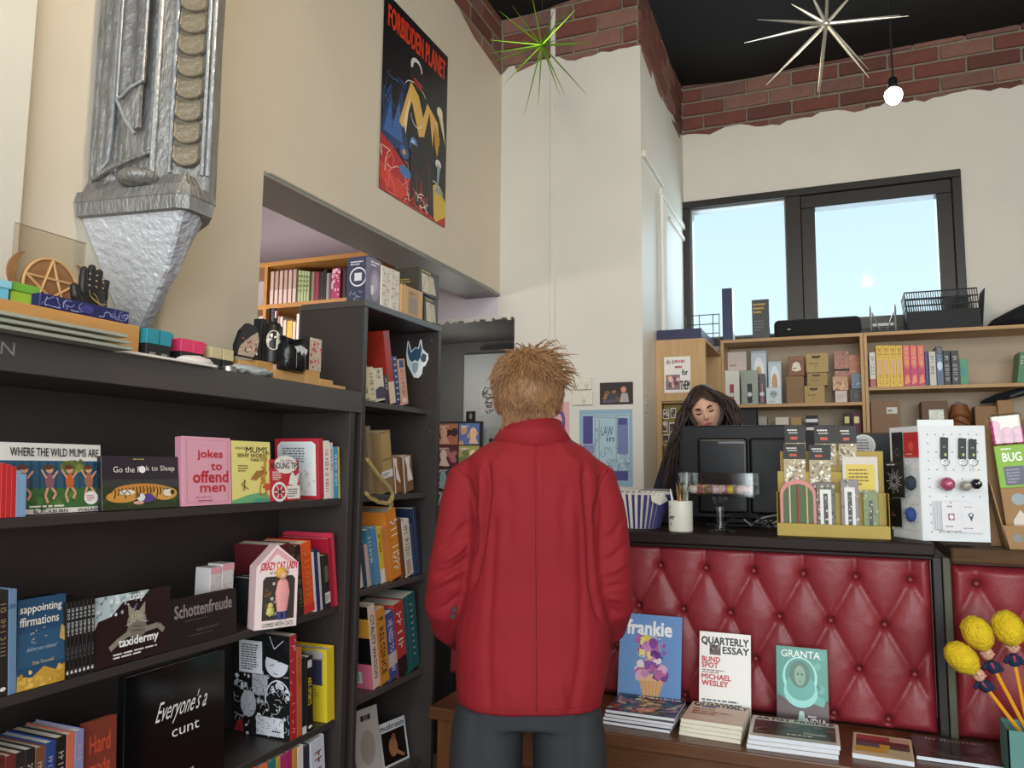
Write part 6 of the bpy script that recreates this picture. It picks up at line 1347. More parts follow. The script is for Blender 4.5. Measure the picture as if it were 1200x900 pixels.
# ================================================================ people
def fuse(b, voxel, it, name, mats, parent, fn=None, smooth=True):
    "joins overlapping shapes into one continuous skin"
    me = b.mesh(name, mats); o = bpy.data.objects.new('tmp', me); COL.objects.link(o)
    r = o.modifiers.new('r', 'REMESH'); r.mode = 'VOXEL'; r.voxel_size = voxel; r.use_smooth_shade = True
    if it: s = o.modifiers.new('s', 'SMOOTH'); s.factor = .5; s.iterations = it
    dg = bpy.context.evaluated_depsgraph_get(); dg.update(); m2 = bpy.data.meshes.new_from_object(o.evaluated_get(dg))
    bpy.data.objects.remove(o); bpy.data.meshes.remove(me); m2.name = name
    if fn:
        N = [v.normal.copy() for v in m2.vertices]
        for v, n in zip(m2.vertices, N): v.co = fn(v.co.copy(), n)
    m2.materials.clear()
    for q in (mats if isinstance(mats, (list, tuple)) else [mats]): m2.materials.append(q)
    m2.polygons.foreach_set('use_smooth', [True]*len(m2.polygons)); m2.update()
    return link(name, m2, parent)
def frame_of(base, rz):
    n = Vector((-sin(rz), cos(rz), 0)); Ri = Matrix.Rotation(-rz, 3, 'Z')
    def Lc(px, py, yl=0.0):
        d = ray(px, py); t = ((base-EYE).dot(n)+yl)/d.dot(n); return Ri @ (EYE+d*t-base)
    return Lc
def sring(c, a, b_, n=28, e=.78, tilt=0):
    out = []
    for k in range(n):
        t = 2*pi*k/n; cx, sy = cos(t), sin(t)
        out.append(Vector((c[0]+a*math.copysign(abs(cx)**e, cx), c[1]+b_*math.copysign(abs(sy)**e, sy), c[2]+tilt*sy)))
    return out
SKIN = mat('fair_skin', 'd8a68c', .5, var=.08, scale=30, bump=.1, bscale=200)
SKINW = mat('warm_skin', 'd9a88e', .45, var=.06, scale=30)

# ---------------------------------------------------------------- the customer
CB = Vector((-.693, 1.769, 0)); CR = R(21.4); Lc = frame_of(CB, CR)
cu = thing('person', 'person seen from behind in a red jacket and dark shorts, hands in pockets', 'person', CB, CR)
hc = Lc(619, 462, .0)                               # head centre
b = MB()
b.ball(hc+Vector((0, .01, .0)), .083, 3, (.92, 1.12, 1.18)); b.ball(hc+Vector((0, .045, -.055)), .055, 3, (.95, 1, 1.05))
b.ball(hc+Vector((0, .1, -.012)), .013, 2, (.8, 1.2, 1.5)); b.ball(hc+Vector((0, .088, -.05)), .02, 2, (1.2, .6, .5))
for s in (-1, 1):
    b.ball(hc+Vector((s*.08, .012, -.018)), .026, 2, (.35, .75, 1.2)); b.ball(hc+Vector((s*.083, .004, -.0)), .014, 2, (.4, .8, 1))
b.tube([hc+Vector((0, -.01, -.05)), hc+Vector((0, -.01, -.12)), Lc(622, 535)+Vector((0, -.0, 0))], [.056, .052, .066], 16)
sh = Lc(621, 560); pel = Vector((0, 0, .86))
b.loft([sring((0, 0, z), a, d) for z, a, d in ((sh.z+.03, .06, .04), (sh.z-.01, .125, .065), (1.2, .12, .07), (1.08, .115, .07), (.95, .13, .08), (.84, .13, .08))])
armL = [Lc(551, 560), Lc(530, 640), Lc(523, 705, .02), Lc(540, 742, .16)]; armR = [Lc(697, 560), Lc(712, 640), Lc(717, 705, .02), Lc(700, 742, .16)]
for A in (armL, armR):
    s = -1 if A is armL else 1
    b.tube(A, [.03, .03, .028, .022], 12); h0 = A[-1]
    b.ball(h0+Vector((-s*.02, .02, -.02)), .03, 2, (.5, 1.1, 1.2))
    for k in range(4): b.tube([h0+Vector((-s*.02, .0+.014*k, -.035)), h0+Vector((-s*.024, .004+.014*k, -.07)), h0+Vector((-s*.03, .006+.013*k, -.095+.006*abs(k-2)))], [.009, .0085, .006], 8)
    b.tube([h0+Vector((-s*.02, .045, -.01)), h0+Vector((-s*.03, .07, -.04)), h0+Vector((-s*.032, .075, -.06))], [.011, .01, .007], 8)
for s in (-1, 1):
    b.tube([(s*.08, 0, .86), (s*.088, .0, .66), (s*.09, .005, .5), (s*.09, 0, .46), (s*.092, -.01, .32), (s*.092, -.005, .1), (s*.092, -.005, .05)], [.07, .066, .055, .054, .05, .036, .038], 16)
    b.ball((s*.095, .06, .035), .05, 2, (.75, 2.1, .65))
fuse(b, .009, 3, 'body', SKIN, cu)

JK = mat('red_wool_jacket', '860e1a', .8, var=.07, scale=7, bump=.12, bscale=500)
b = MB(); rings = []
PR = [(506, 592, 659, .055, 0), (514, 580, 670, .07, 0), (523, 563, 688, .085, 0), (536, 549, 701, .1, 0), (560, 546, 705, .117, 0), (600, 549, 704, .124, 0), (650, 549, 704, .124, 0), (700, 544, 709, .122, 0), (750, 534, 716, .125, 0), (800, 533, 712, .13, 0), (826, 534, 707, .132, 0), (838, 536, 705, .131, 0)]
for py, xl, xr, dp, _ in PR:
    a, c = Lc(xl, py), Lc(xr, py); z = Lc(620, py, -dp*.8).z
    rings.append(sring(((a.x+c.x)/2, .005, z), (c.x-a.x)/2, dp, e=.8 if py > 530 else .95))
b.loft(rings)
def sleeve(P, rad):
    b.tube(P, rad, 20)
sleeve([Lc(563, 550), Lc(549, 560), Lc(541, 592), Lc(534, 640), Lc(527, 680), Lc(524, 706, .02), Lc(530, 730, .08), Lc(545, 744, .16)], [.04, .05, .054, .056, .056, .056, .052, .046])
sleeve([Lc(685, 550), Lc(698, 560), Lc(706, 592), Lc(711, 640), Lc(714, 680), Lc(715, 706, .02), Lc(711, 730, .08), Lc(698, 744, .16)], [.04, .05, .054, .056, .057, .056, .052, .046])
K = .00209
CRS = [  # folds: picture polyline, half width (m), depth (+ pressed in, - raised)
 ([(627, 512), (628, 600), (628, 700), (629, 838)], .0035, .0028), ([(633, 512), (634, 700), (635, 838)], .006, -.0012),
 ([(533, 547), (546, 562), (556, 588), (560, 612)], .006, .006), ([(571, 540), (572, 575), (568, 615), (562, 650), (553, 690)], .008, .011), ([(562, 545), (564, 585), (560, 620)], .009, -.005),
 ([(716, 547), (706, 562), (699, 590), (697, 620)], .006, .005), ([(686, 545), (688, 590), (692, 640), (695, 690), (704, 730)], .008, .011), ([(697, 552), (700, 600)], .009, -.004),
 ([(511, 648), (522, 640), (538, 622), (550, 612)], .007, .006), ([(512, 662), (528, 655), (548, 636)], .008, -.007), ([(505, 676), (520, 674), (540, 662), (553, 650)], .006, .007), ([(504, 700), (520, 690), (540, 684)], .007, .006), ([(510, 690), (530, 676), (548, 670)], .007, -.005), ([(506, 722), (520, 716), (538, 700)], .006, .005),
 ([(738, 640), (722, 655), (704, 662)], .007, .006), ([(740, 660), (725, 670), (708, 676)], .008, -.006), ([(741, 690), (728, 690), (708, 694)], .006, .007), ([(738, 712), (724, 706), (710, 704)], .007, -.005), ([(733, 730), (722, 722), (712, 712)], .006, .006), ([(734, 610), (722, 628), (706, 636)], .008, .005),
 ([(580, 600), (576, 680), (572, 760), (575, 838)], .012, .0035), ([(678, 600), (683, 690), (680, 770), (668, 838)], .012, .0035), ([(600, 800), (604, 838)], .014, -.004), ([(655, 790), (660, 838)], .014, -.004),
 ([(600, 512), (592, 530), (575, 545)], .012, -.003), ([(650, 512), (664, 530), (684, 548)], .012, -.003), ([(590, 560), (600, 590), (596, 640)], .016, .003), ([(668, 560), (660, 600), (664, 640)], .016, .003)]
CRL = []
for pts, w_, dp in CRS:
    q = [Lc(x, y, -.1) for x, y in pts]; CRL.append(([Vector((v.x, v.z)) for v in q], w_, dp))
def segd(p, a, c):
    ab = c-a; t = max(0, min(1, (p-a).dot(ab)/max(ab.length_squared, 1e-9))); return (p-a-ab*t).length
def jfn(co, n):
    d = .003*noise.noise(co*9)+.0012*noise.noise(co*24)
    if n.y < .25:
        p = Vector((co.x, co.z))
        for L_, w_, dp in CRL:
            if abs(p.y-L_[0].y) > .9: continue
            m_ = min(segd(p, a, c) for a, c in zip(L_, L_[1:]))
            if m_ < 3*w_:
                e0 = min((p-L_[0]).length, (p-L_[-1]).length); tp = min(1, e0/.03+.15)
                d -= 1.35*dp*math.exp(-(m_/(w_*.75))**2)*min(1, .25-n.y*1.2)*tp
    return co+n*d
jk = fuse(b, .006, 3, 'jacket', JK, cu, jfn)
from mathutils.bvhtree import BVHTree
BV = BVHTree.FromPolygons([v.co for v in jk.data.vertices], [tuple(q.vertices) for q in jk.data.polygons])
SEAM = mat('dark_red_seam', '56080f', .9)
for nm, pts in (('back_seam', [(628, 516), (628, 580), (628, 650), (628.5, 740), (629, 834)]), ('armhole_seam', [(537, 549), (549, 563), (557, 590), (562, 620), (560, 648)]), ('armhole_seam', [(713, 550), (704, 563), (698, 592), (695, 620), (696, 648)]), ('hem_stitch', [(546, 829), (590, 832), (650, 832), (698, 826)])):
    L3 = []
    for i in range(49):
        q = i/48*(len(pts)-1); j = min(int(q), len(pts)-2); f_ = q-j; x = pts[j][0]*(1-f_)+pts[j+1][0]*f_; y = pts[j][1]*(1-f_)+pts[j+1][1]*f_
        a = Lc(x, y, -.5); c = Lc(x, y, .0); hit = BV.ray_cast(a, (c-a).normalized())
        if hit[0]: L3.append(hit[0]-hit[1]*.0002)
    if len(L3) > 4: MB().tube(L3, .0011 if nm != 'hem_stitch' else .0006, 5).build(nm, SEAM, cu, True)
# collar
nb = Lc(624, 508, -.03); b = MB(); rr = []
for z, a, d, ty in ((-.05, .082, .066, .02), (-.016, .096, .082, .018), (.006, .082, .07, .016), (.027, .074, .064, .012), (.030, .070, .060, .012), (.024, .066, .056, .012), (-.005, .066, .056, .012)):
    rr.append([Vector((nb.x+a*cos(t), .0+d*sin(t)*1.05, nb.z+z-ty*sin(t)*.8-.0)) for t in [2*pi*k/40 for k in range(40)]])
b.loft(rr, True, False); fuse_c = b.build('collar', JK, cu, True, None)
# sleeve buttons
for q in ((532, 714), (531, 722)):
    c = Lc(*q, -.035); o = MB().lathe([(.0, 0), (.007, 0), (.007, .003), (0, .003)], 12, cap=False).build('sleeve_button', paint('2a0c10', .6), cu); o.location = c; o.rotation_euler = (R(90), 0, 0)
# shorts
SH = mat('charcoal_shorts', '2b2c2f', .85, var=.1, scale=12, bump=.1, bscale=400)
b = MB(); a_, c_ = Lc(533, 870), Lc(705, 870); cx = (a_.x+c_.x)/2
b.loft([sring((cx, 0, z), w_, d) for z, w_, d in ((.92, .15, .1), (.86, .165, .115), (.845, .17, .12), (.835, .17, .12))])
for s in (-1, 1): b.loft([sring((cx+s*x, .005, z), w_, d, tilt=0) for z, x, w_, d in ((.87, .09, .08, .11), (.805, .096, .085, .12), (.74, .098, .0855, .125), (.66, .1, .087, .122), (.54, .103, .088, .118), (.47, .105, .089, .118))])
def sfn(co, n): return co+n*(.003*noise.noise(Vector((co.x*14, co.y*14, co.z*4)))-.004*math.exp(-((co.x-cx-.115)/.012)**2)*(1 if n.y < 0 else 0)-.004*math.exp(-((co.x-cx+.12)/.012)**2)*(1 if n.y < 0 else 0))
fuse(b, .0075, 2, 'shorts', SH, cu, sfn)
for s in (-1, 1):
    b = MB(); b.ball((s*.095, .055, .04), .055, 3, (.85, 2.2, .8)); b.box(s*.095-.045, -.06, 0, s*.095+.045, .17, .02, .008); b.build('shoe', paint('2a2a2c', .5), cu, True)

# tousled hair
def hair_mat(name, c1, c2):
    return mat(name, c1, .5, var=.2, scale=38, col2=c2, detail=4, stretch=(1.5, 1.5, .35), bump=.25, bscale=120)
HG = hair_mat('ginger_hair', 'a2784e', '6c4a30')
g = random.Random(12); b = MB()
def hsurf(th, ph):          # th around (0 = back, toward camera), ph from the crown down
    x = sin(ph)*sin(th); y = -sin(ph)*cos(th); z = cos(ph)
    return Vector((x*.081, y*.098+.006, z*.098))
b.ball(hc+Vector((0, .0, .008)), 1, 4, (.082, .098, .1))
for v in b.b.verts:
    l = v.co-hc; l.z -= .008
    if l.y > .03 and l.z < .03: v.co -= Vector((0, (l.y-.03)*.5, 0))
    if l.z < -.045: v.co.z = hc.z-.045+(l.z+.045)*.35+.008; v.co.x = hc.x+l.x*.8; v.co.y = hc.y+l.y*.75
    v.co += l.normalized()*.006*noise.noise(v.co*45)
crown = Vector((-.004, -.035, .095))
for k in range(3400):
    th = g.uniform(-2.4, 2.4); ph = math.acos(g.uniform(-.42, 1)) if abs(th) < 1.7 else math.acos(g.uniform(.25, 1))
    p0 = hsurf(th, ph); nrm = Vector((p0.x/.081, p0.y/.098, p0.z/.098)).normalized()
    fl = (p0-crown); fl = (fl-nrm*fl.dot(nrm)); fl = fl.normalized() if fl.length > 1e-4 else Vector((1, 0, 0))
    sw = g.gauss(0, .45); side = nrm.cross(fl); dr = (fl*cos(sw)+side*sin(sw)).normalized()
    ln = g.uniform(.022, .042)*(1.15 if ph < 1.1 else .85); lift = g.uniform(.1, .5)*(1.1 if ph < 1.2 else .5)
    if th > .7 and ph < 1.4 and g.random() < .12: lift += .35; ln *= 1.25; dr = (dr+Vector((.6, 0, .3))).normalized()
    if ph < .5 and g.random() < .3: lift += .4
    P = [p0-nrm*.004, p0+dr*ln*.35+nrm*ln*lift*.45, p0+dr*ln*.7+nrm*ln*lift*.6, p0+dr*ln+nrm*ln*lift*(.45 if g.random() < .6 else .8)-Vector((0, 0, ln*.12))]
    if P[-1].z < -.062: continue
    r0 = g.uniform(.0013, .0024); b.tube([hc+q+Vector((0, 0, .006)) for q in P], [r0, r0*.95, r0*.7, .0002], 4, False)
for k in range(800):         # nape
    x = g.uniform(-.062, .062); z0 = -.03-g.uniform(0, .062); y = -.088*math.sqrt(max(0, 1-(x/.085)**2))*(1-.25*(-z0-.03)/.04)+.012
    ln = g.uniform(.02, .034); r0 = g.uniform(.0012, .002)
    P = [Vector((x, y, z0)), Vector((x+g.uniform(-.004, .004), y-.004, z0-ln*.5)), Vector((x*.93+g.uniform(-.006, .006), y+.004, z0-ln))]
    b.tube([hc+q for q in P], [r0, r0*.8, .0002], 4, False)
b.build('hair', HG, cu, True, None)

# ---------------------------------------------------------------- the woman behind the monitor
WY = 3.66; wc = U(827, 481, Y=WY); WB = Vector((wc.x, WY, 0)); wm = thing('person', 'dark haired woman looking down behind the black monitor', 'person', WB, R(10))
HZ = wc.z; HS = .9
# head built about its own centre, face towards -y, then rolled and placed
HM = Matrix.Translation((0, 0, HZ)) @ Matrix.Rotation(R(-15), 4, 'Y') @ Matrix.Rotation(R(9), 4, 'X') @ Matrix.Rotation(R(-6), 4, 'Z') @ Matrix.Scale(HS, 4)
b = MB(); b.ball((0, 0, 0), 1, 5)
def G(x, z, cx_, cz, sx_, sz_): return math.exp(-((x-cx_)/sx_)**2-((z-cz)/sz_)**2)
for v in b.b.verts:
    u = v.co.copy(); x, y, z = u.x*.074, u.y*.094, u.z*.118
    if z < 0: f = 1-.34*(z/-.118)**1.6; x *= f; y = y*(1-.18*(z/-.118)) if y < 0 else y*(1-.45*(z/-.118))
    if y < 0:
        w_ = min(1, -u.y*1.6); fy = 0
        fy -= .006*G(x, z, 0, .022, .05, .012)                                    # brow
        for s in (-1, 1): fy += .012*G(x, z, s*.031, .004, .015, .012); fy -= .0055*G(x, z, s*.031, .003, .011, .008); fy -= .004*G(x, z, s*.042, -.028, .02, .02)
        fy -= .010*G(x, z, 0, -.002, .0075, .02)+.021*G(x, z, 0, -.027, .0095, .013)+.006*G(x, z, .0, -.031, .016, .006)
        fy -= .0075*G(x, z, 0, -.057, .02, .0055)+.008*G(x, z, 0, -.068, .016, .006)-.004*G(x, z, 0, -.0625, .02, .0022)+.004*G(x, z, 0, -.08, .02, .006)*-1
        fy -= .009*G(x, z, 0, -.098, .018, .014)
        y += fy*w_
    v.co = HM @ Vector((x, y, z))
for s in (-1, 1): b.ball(HM @ Vector((s*.073, .012, -.012)), .026, 2, (.35, .7, 1.1))
b.tube([(0, .02, HZ-.07), (0, .025, HZ-.13), (0, .03, HZ-.2)], [.052, .05, .06], 16)
b.loft([sring((0, .03, z), a, d) for z, a, d in ((HZ-.19, .08, .05), (HZ-.22, .16, .08), (HZ-.36, .16, .1), (HZ-.52, .13, .085), (HZ-.7, .165, .1), (HZ-.8, .165, .1))])
for s in (-1, 1):
    A = [Vector((s*.155, .03, HZ-.235)), Vector((s*.2, .02, HZ-.4)), Vector((s*.19, .0, HZ-.5)), Vector((s*.13, -.07, HZ-.43)), Vector((s*.1, -.1, HZ-.425))]
    b.tube(A, [.045, .038, .036, .026, .022], 12); b.ball(A[-1]+Vector((0, -.03, 0)), .03, 2, (1, 1.2, .45))
    for k in range(4): b.tube([A[-1]+Vector((.018*(k-1.5), -.05, 0)), A[-1]+Vector((.02*(k-1.5), -.072, .004)), A[-1]+Vector((.02*(k-1.5), -.09+.006*abs(k-1.5), -.012))], [.0085, .008, .006], 8)
    b.tube([A[-1]+Vector((-s*.028, -.03, 0)), A[-1]+Vector((-s*.045, -.055, 0)), A[-1]+Vector((-s*.045, -.072, -.006))], [.011, .009, .007], 8)
    b.tube([(s*.085, .03, HZ-.78), (s*.09, .03, .5), (s*.09, .03, .08)], [.085, .06, .04], 12); b.ball((s*.09, -.02, .04), .045, 2, (.8, 2, .8))
fuse(b, .0048, 1, 'body', SKINW, wm)
def facept(x, z, off): # point on the face surface, in head space, approx
    u = x/.074; w_ = z/.118; y = -.094*math.sqrt(max(0, 1-u*u-w_*w_))*(1+(.18*(z/-.118)*-1 if z < 0 else 0))
    return HM @ Vector((x, y+off, z))
BRW = mat('dark_hair_strand', '2a1a14', .6)
for s in (-1, 1):
    MB().tube([facept(s*(.016+.028*t), .019+.006*sin(t*2.4), -.009-.001) for t in (0, .25, .5, .75, 1)], [.0026, .0042, .0044, .0036, .0014], 6).build('eyebrow', BRW, wm, True)
    MB().tube([facept(s*(.019+.025*t), .0015-.0045*sin(t*pi), -.0015) for t in (0, .2, .4, .6, .8, 1)], [.0018, .0032, .0038, .0038, .0034, .002], 6).build('eyelashes', BRW, wm, True)
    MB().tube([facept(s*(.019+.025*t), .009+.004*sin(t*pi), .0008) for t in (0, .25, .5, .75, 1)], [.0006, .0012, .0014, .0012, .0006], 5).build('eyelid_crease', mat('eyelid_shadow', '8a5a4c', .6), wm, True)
LIP = mat('rose_lips', 'b5605c', .4)
MB().tube([facept(.021*t, -.057-.001*abs(t)*3+.0012*cos(t*6), -.0085+.004*t*t) for t in (-1, -.6, -.3, 0, .3, .6, 1)], [.0008, .0028, .0036, .003, .0036, .0028, .0008], 8).build('upper_lip', LIP, wm, True)
MB().tube([facept(.018*t, -.0665+.002*t*t, -.0085+.004*t*t) for t in (-1, -.5, 0, .5, 1)], [.0008, .0036, .0045, .0036, .0008], 8).build('lower_lip', LIP, wm, True)
# long wavy hair
HD = hair_mat('dark_brown_hair', '3e2a20', '1a100c')
g = random.Random(5); b = MB()
b.ball((0, 0, 0), 1, 5)
for v in b.b.verts:
    u = v.co.copy(); c = Vector((u.x*.098, u.y*.11+.010, u.z*.126+.010))
    if u.y < -.25 and u.z < .5-.5*abs(u.x): c.y = max(c.y, -.028)
    v.co = HM @ c
def lock(p0, pts, r0, wav, k):
    P = []; n = len(pts)
    for i in range(len(pts)*3):
        t = i/(len(pts)*3-1); q = t*(n-1); j = min(int(q), n-2); f = q-j; p = pts[j].lerp(pts[j+1], f)
        P.append(p+Vector((sin(t*11+k)*wav*t, cos(t*9+k*1.7)*wav*.7*t, 0)))
    b.tube(P, [r0*(.7+.5*sin(pi*min(1, (i/(len(P)-1))*1.05))) if i < len(P)-1 else .0004 for i in range(len(P))], 5, False)
for k in range(560):
    s = -1 if g.random() < .5 else 1
    a = g.uniform(0, 1); back = g.random() < .35
    part = HM @ Vector((.012*s+.002, -.03+.13*a, .132-.03*a*a))
    if back:
        x = s*g.uniform(.0, .1); mid = HM @ Vector((x, .115, .02)); low = Vector((x*1.3, .13, HZ-.18)); end = Vector((x*1.5+g.uniform(-.03, .03), .12, HZ-g.uniform(.3, .42))); pts = [part, mid, low, end]
    else:
        yy_ = -.055+.13*a+g.uniform(-.01, .01); wv = g.uniform(.092, .14)
        up_ = HM @ Vector((s*.062, -.062+.14*a, .09)); mid = HM @ Vector((s*wv, yy_+.005, .01)); 
        if s < 0: low = Vector((-.135+g.uniform(-.02, .015), yy_*.6, HZ-.13)); end = Vector((-.165+g.uniform(-.035, .05), yy_*.5-.02, HZ-g.uniform(.24, .4)))
        else: low = Vector((.15+g.uniform(-.03, .035), yy_*.6, HZ-.08-g.uniform(0, .05))); end = Vector((.155+g.uniform(-.05, .03), yy_*.5-.01, HZ-g.uniform(.18, .34)))
        pts = [part, up_, mid, low, end]
    lock(None, pts, g.uniform(.003, .006), g.uniform(.012, .024), g.uniform(0, 6))
b.build('hair', HD, wm, True, None)
TOPM = mat('navy_black_knit', '191b2a', .9, var=.15, scale=30, bump=.2, bscale=300)
b = MB(); b.loft([sring((0, .03, z), a, d) for z, a, d in ((HZ-.2, .075, .065), (HZ-.225, .165, .09), (HZ-.36, .175, .115), (HZ-.52, .15, .1), (HZ-.74, .18, .115))])
for s in (-1, 1): b.tube([Vector((s*.15, .03, HZ-.24)), Vector((s*.205, .02, HZ-.4)), Vector((s*.195, .0, HZ-.505)), Vector((s*.13, -.07, HZ-.43))], [.055, .05, .048, .036], 14)
fuse(b, .01, 3, 'knit_top', TOPM, wm, lambda co, n: co+n*.003*noise.noise(co*18))
b = MB(); b.loft([sring((0, .03, z), a, d) for z, a, d in ((HZ-.72, .17, .105), (HZ-.8, .18, .115), (.75, .185, .12))])
for s in (-1, 1): b.tube([(s*.09, .03, .85), (s*.092, .03, .5), (s*.092, .03, .1)], [.095, .075, .055], 14)
fuse(b, .013, 2, 'trousers', paint('1c1d22', .8), wm)
# ================================================================ wall statue above the long bookcase
SIL = mat('silver_painted_plaster', 'a5a4a1', .42, metal=.5, var=.35, scale=14, stretch=(3, 3, 1), bump=.6, bscale=38, col2='5c5b59')
SILB = mat('bright_silver_paint', 'd4d8de', .42, metal=.35, var=.06, scale=30, bump=.9, bscale=55)
SILE = mat('worn_silver_edge', 'b4b8ba', .4, metal=.4, var=.3, scale=30, bump=.4, bscale=60, col2='84868a')
SILD = mat('dark_silver_paint', '5c5a58', .4, metal=.7, var=.3, scale=20, bump=.5, bscale=60, col2='34322f')
Xs = XW+.037
SB = Vector((XW+.001, 1.33, 1.79)); stt = thing('wall_statue', 'silver painted draped statue fragment mounted high on the left wall', 'statue', SB)
# corner points at plinth level
C0 = U(90, 228, X=XW+.003); Xo = XW+.33
C1 = None
for k in range(400):            # corner where the camera-side face meets the front, seen at (214, 236)
    X_ = XW+.12+.001*k; q = U(214, 236, X=X_)
    if q.y <= C0.y+.04: C1 = q; break
if C1 is None: C1 = U(214, 236, X=XW+.3)
C2 = U(249, 243, X=C1.x+.0)
zp = C1.z
O_ = lambda v: Vector(v)-SB
yA, yB, yC = C0.y, C1.y, C2.y; xo = C1.x
def foot(dz, grow=0, cut=.02): return [(XW+.003, yA-grow, dz), (xo-cut+grow*.3, yB-grow, dz), (xo+grow, yB+cut-grow*.3, dz), (xo+grow, yC+grow, dz), (xo-.05, yC+.04+grow, dz), (XW+.003, yC+.18+grow, dz)]
def slab(name, z0, z1, g0, g1, m, bev=0, p=stt):
    b = MB(); b.loft([[O_(q) for q in foot(z0, g0)], [O_(q) for q in foot(z1, g1)]])
    return b.build(name, m, p)
slab('plinth', zp-.012, zp+.022, .0, .004, SIL); slab('plinth_rim', zp+.022, zp+.05, .006, .0, SIL); slab('drape_base', zp+.05, zp+.085, -.012, -.028, SIL)
# shaft with flutes and folds
n_ = 60; yin = .03
Q1, Q2, Q3 = U(199, 110, X=xo-.085), U(250, 110, X=xo-.002), U(259, 110, X=xo-.03); Q1.z = Q2.z = Q3.z = 0
def shaft(u, v):
    z = zp+.045+v*(3.35-zp)
    # path: wall -> camera-side corner -> front -> wall
    P = [Vector((XW+.003, yA+yin, 0)), Q1-Vector((.02, .012, 0)), Q1, Q2, Q3, Vector((XW+.003, yC+.15, 0))]
    ls = [(b_-a).length for a, b_ in zip(P, P[1:])]; t = u*sum(ls); i = 0
    while i < 4 and t > ls[i]: t -= ls[i]; i += 1
    p = P[i].lerp(P[i+1], min(1, t/ls[i])); d = (P[i+1]-P[i]).normalized(); nn = Vector((d.y, -d.x, 0))
    k = 0
    if i == 0:
        s = t/ls[0]; k = -.014*math.exp(-((s-.36)/.035)**2)+.006*math.exp(-((s-.28)/.03)**2)+.0025*sin(s*60)*(1 if s < .3 else .5)-.012*math.exp(-((s-.93)/.03)**2)
        if s > .93: k += .006
    k += .003*noise.noise(Vector((u*14, v*5, 3)))+.0015*noise.noise(Vector((u*60, v*14, 8)))
    sc_ = 1+.10*v*0
    q = p+nn*k; q.z = z; return O_(q)
grid_obj(n_*2, 60, shaft, 'robe', SIL, stt)
# hanging cloth panel on the camera-side face
def onA(s, z, off): # s 0 at wall .. 1 at corner of camera-side face
    a, c = Vector((XW+.003, yA+yin, 0)), Q1-Vector((.02, .012, 0)); p = a.lerp(c, s); d = (c-a).normalized(); nn = Vector((d.y, -d.x, 0)); q = p+nn*off; q.z = z; return O_(q)
zt1 = U(180, 96, X=xo-.1).z; zt2 = U(170, 150, X=xo-.13).z
def cloth(u, v):
    s = .50+u*.37; z = (zt1-.03+.035*u)*(1-v)+v*3.35
    return onA(s, z, .022+.006*sin(u*9+.6)+.006*sin(pi*u)+.002*noise.noise(Vector((u*10, z*12, 1))))
grid_obj(28, 60, cloth, 'cloth_panel', mat('light_silver_cloth', 'cdccca', .42, metal=.4, var=.4, scale=40, bump=.7, bscale=60, col2='77767a'), stt, thick=-.008)
def edge_tube(name, pts, r, m=SILE):
    MB().tube([onA(*p) for p in pts], r, 8).build(name, m, stt, True)
edge_tube('cloth_hem', [(.5, zt1-.03, .03), (.6, zt1-.03, .036), (.72, zt1-.01, .036), (.87, zt1+.005, .032)], .004)
edge_tube('cloth_edge', [(.5, zt1-.03, .03), (.5, 3.3, .03)], .003); edge_tube('cloth_edge', [(.87, zt1+.005, .03), (.88, 3.3, .03)], .0035)
b = MB(); b.prism([onA(.5, zt1-.03, .02), onA(.84, zt1+.0, .02), onA(.83, zt2+.0, .018), onA(.74, zt2-.01, .02), onA(.6, zt2+.04, .028)], (0, -.008, 0)); b.build('folded_flap', SIL, stt)
edge_tube('flap_edge', [(.5, zt1-.032, .03), (.56, zt2+.06, .034), (.66, zt2+.02, .034), (.8, zt2-.02, .03)], .0045)
edge_tube('robe_edge', [(.36, 3.3, .008), (.36, zp+.2, .01), (.35, zp+.13, .014), (.2, zp+.1, .012)], .0045)
edge_tube('robe_hem', [(.1, zp+.085, .012), (.4, zp+.11, .016), (.8, zp+.13, .016), (.97, zp+.14, .012)], .006, SIL)
edge_tube('corner_ridge', [(.985, zp+.08, .008), (.985, 3.3, .008)], .007)
# foot of the figure
MB().ball(onA(.8, zp+.075, .01), .05, 3, (1.1, .9, .5)).build('foot', SIL, stt, True)
# scale column on the front face
QD = (Q2-Q1).normalized(); QN = Vector((QD.y, -QD.x, 0)); QW = (Q2-Q1).length; yc0, yc1 = QW*.14, QW*.78
for yy_ in (yc0-.004, yc1+.006, QW*.97): MB().tube([O_(Q1+QD*yy_+QN*.005+Vector((0, 0, zp+.09))), O_(Q1+QD*yy_+QN*.005+Vector((0, 0, 3.3)))], .005, 8).build('column_edge', SILE, stt, True)
SCM = mat('bronze_silver_scale', 'a89e8a', .42, metal=.45, var=.3, scale=20, bump=.5, bscale=60, col2='5e584c')
wdt = (yc1-yc0)*.5; sm = MB(); n2 = 12; R0 = []; R1 = []
sm.loft([[Vector((.004, wdt*cos(pi+pi*k/n2), .5*.062+wdt*.75*sin(pi+pi*k/n2))) if j else Vector((.001, wdt*cos(pi+pi*k/n2)*.98, .07)) for k in range(n2+1)] for j in (0, 1)], closed=False)
sm.loft([[Vector((.004+(.014 if j else 0), wdt*cos(pi+pi*k/n2)*(1 if not j else .9), .031+wdt*.75*sin(pi+pi*k/n2)*(1 if not j else .95))) for k in range(n2+1)] for j in (0, 1)], closed=False)
sm.loft([[Vector((.018 if j else .006, wdt*cos(pi+pi*k/n2)*.9, (.031+wdt*.75*sin(pi+pi*k/n2)*.95) if j else .07)) for k in range(n2+1)] for j in (0, 1)], closed=False)
scm = sm.mesh('scale', SCM, True, 40)
z = zp+.10; k = 0
